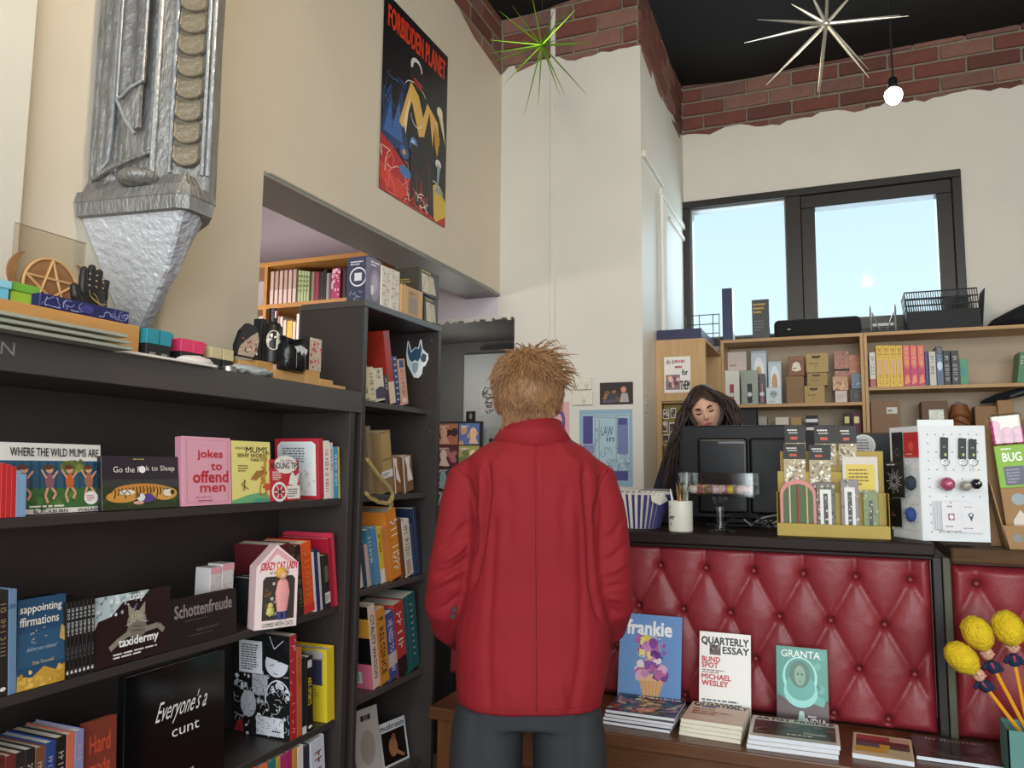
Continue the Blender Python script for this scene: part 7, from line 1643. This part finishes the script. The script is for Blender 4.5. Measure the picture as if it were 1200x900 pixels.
while z < 3.0:
    o = link('scale', scm, stt); o.location = O_(Q1+QD*(yc0+yc1)/2+QN*.002+Vector((0, 0, z))); o.rotation_euler = (0, 0, math.atan2(QN.y, QN.x)); z += .058
# bracket below
b = MB(); top = [O_(q) for q in foot(zp-.012, -.02)]; ap = O_(U(167, 386, X=XW+.06))
mids = [O_(U(118, 318, X=XW+.02)), None]
tip = [ap+Vector((dx, dy, 0)) for dx, dy in ((-.055, -.01), (-.0, -.012), (.006, -.004), (.006, .012), (0, .02), (-.055, .03))]
mid = [top[i].lerp(tip[i], .5)+Vector((.0, .0, 0))*0 for i in range(6)]
mid[1] += Vector((.02, 0, 0)); mid[2] += Vector((.02, 0, 0)); mid[3] += Vector((.015, 0, 0)); mid[0] += Vector((0, .0, 0))
b.loft([top, mid, tip]); b.build('bracket', SILB, stt)

# ================================================================ film poster on the left wall
p0 = U(443, 222, X=XW); p1 = U(520, 265.5, X=XW); pt = U(449, 0, X=XW); ptr = U(524, 67, X=XW)
hP = 1.005*(ptr.z-p1.z); wP = p1.y-p0.y; zP = (p0.z+p1.z)/2
po = thing('film_poster', 'tall black, red and blue film poster high on the left wall', 'poster', (XW+.004, p0.y, zP))
MB().box(0, 0, 0, .0015, wP, hP).build('sheet', paint('16181c', .4), po)
p = Pic(wP, hP); p.rect(0, 0, 1, 1, '15171c')
p.text('FORBIDDEN PLANET', .06, .845, .96, .955, 'd43c1e', 2)
p.p([(0, .33), (.12, .55), (.16, .38), (.28, .6), (.34, .36), (.4, .3), (0, .22)], '1e3a66'); p.p([(.03, .3), (.12, .48), (.15, .34), (.24, .5), (.3, .3)], '3a68a8')
p.strokes(26, .02, .25, .34, .62, .16, .003, ['2a4f86', '4a78b8'], 3)
p.p([(0, 0), (1, 0), (1, .12), (.7, .2), (.45, .16), (.2, .24), (0, .28)], 'b81e24'); p.p([(0, .14), (.3, .08), (.6, .02), (.62, 0), (.3, 0), (0, .06)], 'd83a30'); p.strokes(16, .0, .01, .6, .22, .3, .004, ['e8d8c0', 'f08070'], 5); p.strokes(12, .3, .01, .95, .2, .3, .006, ['15171c'], 6)
p.p([(.7, .16), (.85, .22), (1, .14), (1, .06), (.84, .0), (.72, .06)], 'd8b84a'); p.arc(.8, .1, .2, .12, 40, 130, .005, 'e8e0c8'); p.arc(.84, .06, .2, .12, 60, 140, .004, 'e8e0c8')
p.p([(.24, .4), (.4, .66), (.52, .62), (.6, .52), (.66, .62), (.84, .56), (.88, .44), (.78, .5), (.76, .4), (.7, .58), (.62, .42), (.54, .4), (.42, .56), (.3, .38)], 'e0b45c'); p.p([(.78, .54), (.88, .48), (.84, .36), (.8, .42)], 'c8902c'); p.p([(.3, .42), (.4, .6), (.34, .36)], 'f0d8a8')
p.ell(.48, .76, .09, .05, 'dcdcd8'); p.ell(.49, .755, .065, .036, '2a2622'); p.ell(.5, .7, .13, .06, '20242a'); p.arc(.48, .62, .16, .05, 20, 170, .004, 'e4e4e0'); p.arc(.5, .52, .1, .08, 200, 330, .004, 'e4e4e0'); p.p([(.44, .68), (.58, .67), (.57, .655), (.44, .665)], 'a83a34'); p.p([(.44, .7), (.58, .69), (.57, .675), (.44, .685)], 'a83a34')
p.p([(.82, .64), (.92, .62), (.98, .46), (.9, .55)], 'dccfae'); p.ell(.87, .63, .05, .03, 'e8dcc0')
p.ell(.46, .33, .06, .045, '5a86c0'); p.ell(.45, .34, .03, .02, 'b8d0e8'); p.ell(.32, .26, .07, .035, '2f5a98'); p.ell(.32, .26, .025, .015, 'd8a050')
p.p([(.42, .34), (.76, .34), (.8, .02), (.62, .02), (.6, .22), (.56, .02), (.42, .06)], '1c1f24'); p.line([(.5, .2), (.54, .05)], .003, 'b03a34'); p.line([(.7, .3), (.74, .1)], .003, 'b03a34'); p.ell(.86, .33, .05, .025, 'e4e0cc'); p.p([(.84, .33), (.9, .32), (.86, .2), (.94, .16), (.8, .17), (.84, .2)], '8aa0b0'); p.ell(.34, .16, .09, .03, '4a78b0'); p.strokes(10, .4, .02, .7, .1, .2, .005, ['e8dcd0', 'd84838'], 9)
p.put(po, 'poster_print', (.0015, 0, 0), (0, 1, 0), (0, 0, 1), .35)

# ================================================================ hanging starbursts and the bulb
def burst(label, px, py, Y, r, m, tips, lens, wire_to, seed, rad):
    c = U(px, py, Y=Y); o = thing('starburst_ornament', label, 'ornament', c)
    MB().ball((0, 0, 0), rad*2.4, 2).build('core', m, o, True)
    k_ = (c-EYE).dot(FWD)/F_PX
    g = random.Random(seed)
    for (tx, ty_), dz in zip(tips, lens):
        d = RGT*((tx-px)*k_)-UPV*((ty_-py)*k_)+FWD*(dz*r)
        MB().tube([(0, 0, 0), d*.5, d], [rad*1.1, rad*.9, rad*.15], 6).build('spike', m, o)
    b = MB(); b.tube([(0, 0, 0), (0, 0, ZC-.02-c.z)], .0012, 5); b.build('wire', paint('3a3a38', .5), o)
    return o
GRN = mat('green_foil', '7fb02a', .3, metal=.7, var=.25, scale=30); SILV = mat('silver_foil', 'cfc8b8', .35, metal=.7, var=.2, scale=60)
burst('green metallic starburst ornament hanging before the pillar', 635, 53, 3.1, .25, GRN, [(651, 2), (622, 0), (614, 130), (655, 116), (662, 108), (690, 104), (673, 18), (694, 47), (573, 57), (589, 92), (585, 22), (574, 44), (672, 64), (600, 0), (577, 78), (631, 120), (650, 64), (612, 30), (640, 20), (668, 0)], [.2, -.3, .3, -.2, .1, .3, -.2, .1, .2, .3, -.3, .1, -.4, .2, -.2, .2, -.6, .6, .7, .2], 0, 1, .0035)
burst('silver glittery starburst ornament hanging near the light bulb', 968, 28, 2.9, .3, SILV, [(1060, 13), (1055, 28), (1027, 74), (1014, 95), (962, 104), (952, 122), (901, 96), (878, 42), (881, 32), (931, 0), (944, -8), (975, -50), (1000, -8)], [.1, -.2, .2, -.1, .1, -.2, .1, .2, -.2, .1, -.1, .1, -.1], 0, 2, .0062)
cb_ = U(1047, 111, Y=3.6)
lb = thing('pendant_bulb', 'glowing bare bulb hanging on a black cord over the counter', 'lamp', cb_)
b = MB(); b.tube([(0, 0, .075), (-.004, 0, ZC-.02-cb_.z)], .004, 6); b.build('cord', paint('161616', .6), lb)
MB().lathe([(.001, .078), (.012, .078), (.018, .07), (.018, .03), (.015, .028), (.001, .028)], 16, cap=False).build('lamp_holder', paint('18181a', .4), lb, True)
MB().lathe([(.001, -.042), (.018, -.038), (.032, -.022), (.037, -.002), (.032, .016), (.018, .028), (.012, .032), (.001, .032)], 20, cap=False).build('bulb', mat('bulb_glow', 'fff0d8', .3, emit=22, var=0), lb, True)
light('pendant_bulb_light', 'POINT', cb_-Vector((0, .0, .06)), 16, (1.0, .80, .55), .04)
# a second bare bulb of the same string, out of view above the long bookcase
lb2 = thing('pendant_bulb', 'bare bulb on a black cord above the long bookcase, out of the picture', 'lamp', (-.75, 1.25, 3.05))
MB().tube([(0, 0, .075), (0, 0, ZC-3.07)], .004, 6).build('cord', paint('161616', .6), lb2)
MB().lathe([(.001, .078), (.012, .078), (.018, .07), (.018, .03), (.015, .028), (.001, .028)], 16, cap=False).build('lamp_holder', paint('18181a', .4), lb2, True)
MB().lathe([(.001, -.042), (.018, -.038), (.032, -.022), (.037, -.002), (.032, .016), (.018, .028), (.012, .032), (.001, .032)], 20, cap=False).build('bulb', mat('bulb_glow', 'fff0d8', .3), lb2, True)
light('second_bulb_light', 'POINT', (-.75, 1.25, 2.98), 26, (1.0, .82, .58), .04)

# ================================================================ bookshelf of the next room
YR = 3.45; zs_ = lambda py, px=370: Zat(py, Xat(px, YR, 2.4), YR)
xr1 = Xat(431, YR, 2.5); xr0 = Xat(311, YR, 2.4)
RW = mat('honey_wood', 'c08a48', .45, var=.2, scale=4, stretch=(1, 12, 12))
rs = thing('room_bookcase', 'honey wood bookcase in the room beyond the opening', 'bookcase', ((xr0+xr1)/2, YR, 0)); L = Vector(rs.location); T_ = Matrix.Translation(-L)
zt1, zt2 = zs_(301), zs_(352)
for x in (xr0-.012, xr1-.02): MB().box(x, YR, 0, x+.022, YR+.28, zt1, M=T_).build('side_panel', RW, rs)
MB().box(xr0-.9, YR, 0, xr0-.88, YR+.28, zt1, M=T_).build('side_panel', RW, rs)
for z in (zt1, zt2, zt2-.42, zt2-.84, zt2-1.26):
    MB().box(xr0-.9, YR, z-.025, xr0-.012, YR+.28, z-.0, M=T_).build('shelf', RW, rs); MB().box(xr0+.01, YR, z-.025, xr1-.02, YR+.28, z, M=T_).build('shelf', RW, rs)
MB().box(xr0-.88, YR+.27, 0, xr1-.02, YR+.278, zt1, M=T_).build('back_panel', LAV, rs)
def rb(lbl, a, c, yt, col, Y=YR+.01, z=None, grp='books in the next room', **k):
    z = zt2+.0006 if z is None else z
    return fspine(lbl, a, c, yt, col, None, None, Y=Y, z=z, d=.15, group=grp, **k)
for k in range(6): rb('pinkish brown spine in the next room, %s of six' % ORD[k], 316+k*5.3, 321+k*5.3, 318.5-k*.6, ('b8988a' if k % 2 else 'c8a898'), sp=lambda p: (p.rect(.0, .0, 1, .42, 'd8c0b4'), p.rect(.75, 0, 1, 1, '4a3430')), grp='pinkish brown spines in the next room')
for k in range(4): rb('pale green spine in the next room, %s of four' % ORD[k], 348+k*3.4, 351.4+k*3.4, 317+k*.4, 'b8c090', sp=lambda p: (p.rect(0, 0, .3, 1, '6a7a4a'), p.words(.3, .3, .9, .9, 4, '5a6a3a', 2)), grp='pale green spines in the next room')
for k, cc in enumerate(('4a3a3a', '8a8a5a', '7a3040', 'a03848', '2a2226', '34302e')): rb(['dark brown', 'olive', 'maroon', 'crimson', 'black-brown', 'charcoal'][k]+' spine in the middle of the next room row', 361.8+k*2.7, 364.5+k*2.7, 318.5, cc)
for k, (a, c, yt, cc, lb_) in enumerate(((378, 382, 316, '26241f', 'tall black spine in the next room row'), (382, 385, 320, '9aa08a', 'grey-green spine in the next room row'), (385, 388, 320, '7a3a68', 'purple spine in the next room row'), (388, 398, 315, 'b03a5c', 'thick magenta and white spine in the next room row'), (401, 405, 314, '3a3230', 'dark book right of the magenta one, next room'), (405.5, 409, 313, '1c1c1c', 'black spine near the right end, next room'), (409.5, 413, 313, '24262a', 'blue-black spine near the right end, next room'), (413.5, 416.5, 312, 'a8a830', 'yellow-green spine at the right end, next room'))):
    rb(lb_, a, c, yt, cc, sp=(lambda p: p.blobs(18, 0, .1, 1, .95, .1, .25, ['e0c0c8', 'd8d0d0'], 3)) if k == 3 else None)
zb3 = zt2-.42+.0006
for k, (a, c, yt, cc, lb_) in enumerate(((300, 306, 371, 'd8d0c0', 'white spine with dark lettering left of the upright, next room'), (318, 321, 370, 'c8b8b0', 'pale spine behind the black bottle'), (322, 325, 371, 'b89a90', 'rosy spine behind the black bottle'), (325.5, 328.5, 371, 'e0d4c4', 'cream spine second row, next room'), (329.5, 333, 375, 'd8c8b0', 'lower cream spine, next room'), (334, 340, 376, 'd8b040', 'yellow spine with a pink top, next room'), (340.5, 344, 377, 'e0c8a0', 'buff spine beside the yellow one'), (345, 356, 368, 'dcd8d4', 'thick white book at the end of the second row, next room'))):
    rb(lb_, a, c, yt, cc, z=zb3)
# boxes on top of the tall bookcase: fronts face the shop (+x)
def xbox(label, p0_, p1_, yt, X, dep, z, col, front=None, left=None, name='box', cat='box', rough=.5, **k):
    y0_, y1_ = Yat(p0_, X, z), Yat(p1_, X, z); zt_ = Zat(yt, X, (y0_+y1_)/2)
    o = thing(name, label, cat, (X-dep/2, (y0_+y1_)/2, z+.0006), **k); W_, H_ = y1_-y0_, zt_-z
    MB().box(-dep/2, -W_/2, 0, dep/2, W_/2, H_, .001).build('body', paint(col, rough), o)
    if front: p = Pic(W_, H_); front(p); p.put(o, 'front_print', (dep/2, -W_/2, 0), (0, 1, 0), (0, 0, 1), rough)
    if left: p = Pic(dep, H_); left(p); p.put(o, 'side_print', (-dep/2, -W_/2, 0), (1, 0, 0), (0, 0, 1), rough)
    return o
zT = 1.957
xbox('dark blue-grey box with a white ring print on the tall bookcase', 432, 440, 301, -1.435, .09, zT, '40445c', left=lambda p: (p.words(.15, .82, .85, .92, 2, 'd8d8e0', 1), p.ell(.5, .58, .38, .2, 'e0e0e6', 20), p.ell(.5, .58, .33, .17, '40445c', 20), p.p([(.34, .5), (.66, .5), (.66, .66), (.34, .66)], 'd8d8dc'), p.strokes(10, .15, .1, .85, .32, .2, .002, ['9a9cb0'], 3)))
xbox('violet-grey box with a round picture on the tall bookcase', 431, 446, 304, -1.42, .012, zT, '6c6478', front=lambda p: (p.words(.15, .82, .9, .95, 2, 'e0dce8', 2), p.ell(.5, .42, .42, .34, '8c8498', 20), p.ell(.48, .46, .22, .2, 'a8a0b0', 14), p.rect(.2, .2, .4, .4, 'd8d4d0')))
for k in range(2): xbox('white patterned carton on the tall bookcase, %s one' % ['left', 'right'][k], 446.5+k*10.5, 457+k*10.5, 313+k*4, -1.415, .07, zT, 'd8cfc4', front=lambda p: (p.words(.1, .5, .9, .56, 1, 'b05a48', 1), p.strokes(14, .1, .08, .9, .46, .3, .0016, ['8a7a70', 'b08a7c'], 3), p.strokes(12, .1, .6, .9, .95, .3, .0016, ['8a7a70', 'a87a68'], 5)), left=lambda p: p.strokes(10, .1, .1, .9, .9, .3, .0014, ['9a8a80'], 4), group='white patterned cartons')
xbox('open pine wood box with papers on the tall bookcase', 470, 495, 338, -1.41, .09, zT, 'c89c64', front=lambda p: (p.rect(.3, .08, .78, .92, 'a8865c'), p.words(.34, .74, .76, .86, 1, '6a4a30', 1), p.rect(.36, .14, .72, .66, '8c7a68')))
def blk(p): p.rect(.05, .1, .9, .8, '3c3930'); p.p([(.15, .1), (.55, .08), (.4, .8), (.1, .8)], 'c8baa0'); p.p([(.45, .1), (.85, .12), (.7, .78), (.45, .8)], 'b8aa90'); p.line([(.2, .15), (.3, .75)], .002, '4a4438'); p.words(.1, .84, .9, .96, 1, 'b89a4a', 3)
o1 = xbox('dark box with a ribbon picture, lower one of the pair on the tall bookcase', 497, 513, 350, -1.42, .11, zT, '3c3a33', front=blk, left=lambda p: p.words(.1, .3, .6, .6, 3, '8a7a44', 3))
zz_ = Zat(350, -1.42, Yat(505, -1.42, zT))+.004
xbox('dark box with a ribbon picture, upper one of the pair on the tall bookcase', 491, 514, 318, -1.42, .14, zz_, '3c3a33', front=blk, left=lambda p: (p.words(.3, .3, .8, .6, 3, 'a08a44', 3)))

# ================================================================ things on top of the long bookcase (z = 1.652)
ZK = 1.6525
def tpos(px, X, z=ZK): return Vector((X, Yat(px, X, z), z+.0004))
PW = mat('orange_pine_board', 'cf9858', .5, var=.15, scale=5, stretch=(12, 1, 12))
yR = Yat(163, -1.47, 1.68); zr_ = Zat(383, -1.47, yR)
o = thing('wooden_riser', 'orange pine riser box on the long bookcase under the blue tin', 'riser', (-1.57, yR-.35, ZK+.0004)); 
MB().box(-.1, -.35, 0, .1, .35, zr_-ZK, .002).build('board', PW, o); MB().box(-.09, -.34, zr_-ZK, .09, .34, zr_-ZK+.001).build('top_sheet', PW, o)
ZR = zr_+.0012
GG = mat('green_tinted_glass', 'c6c9b6', .12, trans=.35, var=.05); 
for k in range(3):
    o = MB().box(-.055, -.35, 0, .055, .35, .007, .001).build('glass_shelf', GG); ye = Yat(134-k*5, -1.40, ZK+.02); o.location = (-1.40+.004*k, ye-.35, ZK+.0006+.0115*k+.0); tag(o, ['lowest', 'middle', 'topmost'][k]+' green-edged glass sheet stacked at the front of the long bookcase', 'glass sheet', 'stacked glass sheets')
    for s in (-.3, .3):
        if k < 2: q = MB().box(-.01, s-.01, .0071, .01, s+.01, .0113).build('spacer', paint('c8c4b8', .6), o)
def tin(label, a, c, yt, X, dep, z, col, lid=None, pic=None, cat='box'):
    y0_, y1_ = Yat(a, X, z), Yat(c, X, z); zt_ = Zat(yt, X, y1_); W_, H_ = y1_-y0_, zt_-z
    o = thing('gift_box', label, cat, (X-dep/2, (y0_+y1_)/2, z+.0004)); MB().box(-dep/2, -W_/2, 0, dep/2, W_/2, H_*(.62 if lid else 1), .0015).build('body', paint(col, .5), o)
    if lid: MB().box(-dep/2-.003, -W_/2-.003, H_*.6, dep/2+.003, W_/2+.003, H_, .0015).build('lid', paint(lid, .45), o)
    if pic: p = Pic(W_, H_); pic(p); p.put(o, 'front_print', (dep/2, -W_/2, 0), (0, 1, 0), (0, 0, 1), .4)
    return o
tin('long navy box with silver sprigs lying on the pine riser', 46, 151, 366, -1.475, .04, ZR, '20225c', pic=lambda p: (p.strokes(26, .02, .15, .98, .85, .12, .0018, ['a8b0d8', '8088b8'], 4), p.ell(.5, .5, .07, .35, '3a3c80', 16)))
tin('small lime green lidded box at the left end of the riser', 12, 43, 337, -1.50, .07, ZR, 'a0c440', '6fae3c')
tin('light blue lidded box at the far left of the riser', -30, 10, 330, -1.49, .09, ZR, '6cbcd8', '8ccce0')
# pentagram disc with two crescent horns on a clear sheet
c = U(57, 340, X=-1.60); WD = mat('burnt_wood', 'a87a50', .6, var=.3, scale=30, col2='6c482c'); WL = mat('pale_cut_wood', 'd8ac74', .6, var=.1)
o = thing('pentagram_plaque', 'wooden moon and pentagram plaque leaning behind the green box', 'plaque', (c.x, c.y, ZR+.0006)); rr_ = .066; zc = max(c.z-ZR, rr_+.004)
dsk = lambda r, n=32: [(0, r*cos(2*pi*k/n), zc+r*sin(2*pi*k/n)) for k in range(n)]
MB().prism(dsk(rr_), (.006, 0, 0)).build('disc', WD, o)
b = MB(); b.tube([(.007, rr_*.97*cos(a), zc+rr_*.97*sin(a)) for a in [2*pi*k/30 for k in range(31)]], .003, 6); b.build('rim', WL, o)
P5 = [(.008, rr_*.93*cos(pi/2+2*pi*k*2/5), zc+rr_*.93*sin(pi/2+2*pi*k*2/5)) for k in range(6)]
for a, q in zip(P5, P5[1:]): MB().tube([a, q], .0028, 5).build('star_line', WL, o)
for s in (-1, 1):
    pts = []; n = 12
    for k in range(n+1): t = -1.25+2.5*k/n; pts.append((0, s*(rr_+.012+.05*cos(t)-.03), zc+.02+.05*sin(t)))
    inn = [(0, s*(rr_+.012+.026*cos(-1.25+2.5*k/n)-.025), zc+.02+.05*sin(-1.25+2.5*k/n)*.99) for k in range(n+1)]
    b = MB()
    for i in range(n): b.prism([pts[i], pts[i+1], inn[i+1], inn[i]], (.006, 0, 0))
    b.build('crescent', WD, o)
yy0 = .085; b = MB(); b.box(-.004, -yy0, 0, -.001, yy0, zc+.125, .0005); b.build('clear_sheet', glass('acrylic_sheet', 'f6f2ea', .02, .03), o)
b = MB(); b.tube([(-.0025, -yy0, 0), (-.0025, -yy0, zc+.125), (-.0025, yy0, zc+.125)], .0012, 5); b.build('sheet_edge', paint('8a7a68', .3), o)
# black palm-reading hand
c = U(108, 362, X=-1.53); bh = mat('black_stone', '1f1c1c', .45, var=.2, scale=30)
o = thing('palmistry_hand', 'black hand figure with gold palm reading lines on the riser', 'figurine', (c.x, c.y, ZR+.0004)); Hn = Zat(311, c.x, c.y)-ZR
b = MB(); b.loft([[Vector((.012*sin(t)*1.0, w_*cos(t), z)) for t in [2*pi*k/20 for k in range(20)]] for z, w_ in ((0, .026), (.02, .032), (Hn*.32, .037), (Hn*.52, .036), (Hn*.58, .032))])
for k in range(4):
    y = -.026+.0175*k; h_ = Hn*(.93, 1, .95, .8)[k]; b.tube([(0, y, Hn*.45), (0, y*1.02, h_*.8), (0, y*1.0+.002*k, h_-.004), (0, y+.002*k, h_)], [.0105, .0098, .008, .003], 10)
b.tube([(0, -.026, Hn*.2), (.003, -.046, Hn*.4), (.003, -.05, Hn*.56), (.003, -.049, Hn*.6)], [.015, .011, .009, .004], 10)
fuse(b, .0025, 2, 'stone_hand', bh, o)
p = Pic(.075, Hn); gd = 'b89a5c'; p.arc(.3, .2, .3, .28, 0, 80, .0012, gd); p.arc(.62, .52, .4, .2, 180, 290, .0012, gd); p.line([(.25, .42), (.85, .24)], .0012, gd); p.line([(.3, .12), (.8, .34)], .001, gd)
for k in range(4):
    for j in range(3): p.ell(.2+.23*k, .6+.1*j, .03, .012, 'c8b080')
p.put(o, 'palm_lines', (.0135, -.0375, 0), (0, 1, 0), (0, 0, 1), .4)
# rows of small bottles in card sleeves
def bottle(label, px, X, h, w_, cap, grp):
    c = tpos(px, X); o = thing('tube_box', label, 'box', c, group=grp)
    MB().box(-w_/2, -w_/2, 0, w_/2, w_/2, h*.55, .001).build('black_base', paint('1c1d1f', .5), o); MB().box(-w_/2-.001, -w_/2-.001, h*.55, w_/2+.001, w_/2+.001, h, .001).build('coloured_top', paint(cap, .45), o)
    p = Pic(w_, h*.5); p.rect(.25, .3, .75, .6, '8a8a84'); p.put(o, 'label_print', (w_/2, -w_/2, 0), (0, 1, 0), (0, 0, 1), .4)
for col, nm, xs0, n, hh in (('2f8ea0', 'teal', 171, 4, .078), ('d83a68', 'pink', 211, 4, .07), ('c8ba90', 'cream', 246, 4, .064)):
    for k in range(n):
        back = k % 2
        bottle('%s topped small black box, %s %s of its colour on the long bookcase' % (nm, ['left', 'right'][k//2], ['front', 'back'][back]), xs0+(k//2)*14+back*3, -1.475-.045*back, hh+.006*back, .036, col, nm+' topped small boxes')
c = tpos(228, -1.43); b = MB(); b.ball((0, 0, .012), 1, 3, (.03, .055, .014))
for v in b.b.verts: v.co += Vector((0, 0, 1))*.005*noise.noise(v.co*60); v.co.z = max(v.co.z, .0)
o = b.build('white_cloth', mat('white_cotton', 'e4dcd8', .8), smooth=True, ang=None); o.location = c; tag(o, 'small crumpled white cloth at the front edge of the long bookcase', 'cloth')
b = MB(); b.prism([(-.005, -.17, 0), (.03, -.17, 0), (.03, .1, 0), (-.005, .12, 0)], (0, 0, .005)); o = b.build('white_strip', paint('e6e0d8', .5)); o.location = tpos(205, -1.412); tag(o, 'flat white strip along the front edge of the long bookcase', 'strip')
c = tpos(292, -1.43); b = MB(); b.ball((0, 0, .012), 1, 4, (.035, .085, .014))
for v in b.b.verts: v.co += Vector((0, 0, 1))*.008*noise.noise(v.co*50); v.co.z = max(v.co.z, 0)
o = b.build('plastic_bag', mat('silvery_plastic', 'c8d0d0', .2, metal=.3, bump=.5, bscale=60), smooth=True, ang=None); o.location = c; tag(o, 'crumpled clear silvery plastic bag before the wooden steps', 'bag')
for k, (px, lb_) in enumerate(((268, 'coin-sized silver badge tin before the cream topped boxes'), )):
    o = thing('badge_tin', lb_, 'tin', tpos(px, -1.425)); MB().lathe([(.001, 0), (.02, 0), (.02, .012), (.017, .014), (.001, .014)], 20, cap=False).build('tin', mat('tin_metal', 'a8a49c', .3, metal=.9), o, True); MB().lathe([(.001, .0142), (.012, .0142), (.001, .0146)], 16, cap=False).build('lid_disc', paint('e0dcd0', .4), o)
BAM = mat('bamboo_wood', 'c99a5c', .5, var=.12, scale=6, stretch=(1, 8, 8))
def steps(label, a, c, X, dep, hs_):
    y0_, y1_ = Yat(a, X, ZK), Yat(c, X, ZK); o = thing('display_steps', label, 'display steps', (X-dep/2, (y0_+y1_)/2, ZK+.0004)); n = len(hs_); W_ = y1_-y0_
    for k, h in enumerate(hs_): MB().box(-dep/2, -W_/2+W_*k/n+.0003, 0, dep/2, -W_/2+W_*(k+1)/n-.0003, h, .001).build('step', BAM, o)
    return o
s1 = steps('pale wooden display steps at the left holding the black pouch', 279, 320, -1.46, .1, (.044, .052)); zs1 = ZK+.0535
s2 = steps('pale wooden display steps at the right under the small red and white box', 322, 405, -1.43, .05, (.03, .03, .045, .026, .014))
BK = mat('black_satin', '1b1a1c', .4, var=.2, scale=20)
c = Vector((-1.455, Yat(291, -1.455, zs1), zs1)); h_ = Zat(379, c.x, c.y)-zs1
o = thing('fan_pouch', 'black rounded card pouch with a patterned corner on the wooden steps', 'pouch', c); r = h_*.98
pts = [(0, -.05+.002, 0)]+[(0, -.048+.085*(1-cos(t)), h_*sin(t)) for t in [pi/2*k/8 for k in range(9)]]+[(0, .042, h_*.8), (0, .045, 0)]
b = MB(); b.prism([(0, -.045, 0), (0, -.048, h_*.3), (0, -.03, h_*.75), (0, -.005, h_), (0, .028, h_*.95), (0, .042, h_*.6), (0, .045, 0)], (-.012, 0, 0)); b.build('pouch_body', BK, o)
p = Pic(.09, h_); p.p([(.04, .03), (.1, .28), (.55, .62), (.86, .8), (.93, .55), (.85, .2), (.7, .03)], 'b8a08c'); p.blobs(26, .1, .06, .85, .6, .03, .05, ['c04a48', '5a4a40', 'e0d0c0'], 5); p.put(o, 'pattern_print', (.0, -.045, 0), (0, 1, 0), (0, 0, 1), .4)
c = Vector((-1.475, Yat(318, -1.475, zs1), zs1)); h_ = Zat(362, c.x, c.y)-zs1
o = thing('black_bottle', 'matt black bottle with a pink cap label and a floral disc', 'bottle', c)
b = MB(); b.lathe([(.001, 0), (.026, 0), (.027, .004), (.027, h_*.66), (.02, h_*.72), (.0125, h_*.75), (.0125, h_), (.001, h_)], 24, cap=False); b.build('bottle_body', BK, o, True)
p = Pic(.05, h_); p.ell(.55, .4, .42, .18, 'c8c0b0', 18); p.blobs(10, .2, .3, .9, .5, .06, .1, ['8a8a80', 'e8e0d0'], 3); q = p.put(o, 'floral_disc', (0, 0, 0), (1, 0, 0), (0, 0, 1), .4)
for v in q.data.vertices: a = .75+(v.co.x-.025)/.027; rr2 = .0275+max(-v.co.y, 0)+.0003; v.co = Vector((rr2*sin(a), -rr2*cos(a), v.co.z))
p = Pic(.03, h_); p.rect(0, .78, .8, .98, 'd83a60'); p.rect(.3, .82, .45, .95, 'f0d8d8'); q = p.put(o, 'cap_label', (0, 0, 0), (1, 0, 0), (0, 0, 1), .4)
for v in q.data.vertices: a = .3+v.co.x/.0128; rr2 = .013+max(-v.co.y, 0); v.co = Vector((rr2*sin(a), -rr2*cos(a), v.co.z))
# small tall black box behind the bottle
xbox('slim black box standing left of the black bottle', 305, 311, 374, -1.50, .03, zs1, '1e1d1f')
zs2 = ZK+.0315; c = Vector((-1.43-.0, Yat(341, -1.43, zs2), zs2)); h_ = Zat(398, c.x, c.y)-zs2
o = thing('black_pouch', 'glossy black drawstring pouch with a lace print on the wooden steps', 'pouch', c)
b = MB(); N = 28
b.loft([[Vector((.03*f*math.copysign(abs(cos(t))**.7, cos(t)), .046*f2*math.copysign(abs(sin(t))**.7, sin(t)), z+(.006*sin(3*t) if z > h_*.85 else 0))) for t in [2*pi*k/N for k in range(N)]] for z, f, f2 in ((0, .8, .9), (.006, .95, 1), (h_*.6, 1, 1), (h_*.78, .95, .97), (h_*.86, .6, .85), (h_, .75, .95))]); b.build('pouch_body', mat('glossy_black_fabric', '161618', .25, bump=.4, bscale=40), o, True)
p = Pic(.07, h_); p.p([(.1, .72), (.5, .8), (.95, .7), (.85, .52), (.7, .6), (.58, .5), (.45, .62), (.3, .55), (.22, .64)], 'c0c4c4'); p.line([(.24, .6), (.26, .1)], .002, '9a9ea0'); p.line([(.75, .5), (.85, .15)], .001, '7a7e80'); p.put(o, 'lace_print', (.031, -.035, 0), (0, 1, 0), (0, 0, 1), .3)
zs3 = ZK+.0465
xbox('narrow red and white patterned box on the top wooden step', 362, 376, 397, -1.435, .02, zs3, 'c8b8a4', front=lambda p: (p.blobs(36, .02, .02, .98, .98, .06, .12, ['c03a48', 'd8c8b4', 'a8a088', 'c85060'], 5)), left=lambda p: p.rect(0, 0, 1, 1, '2a2220'))
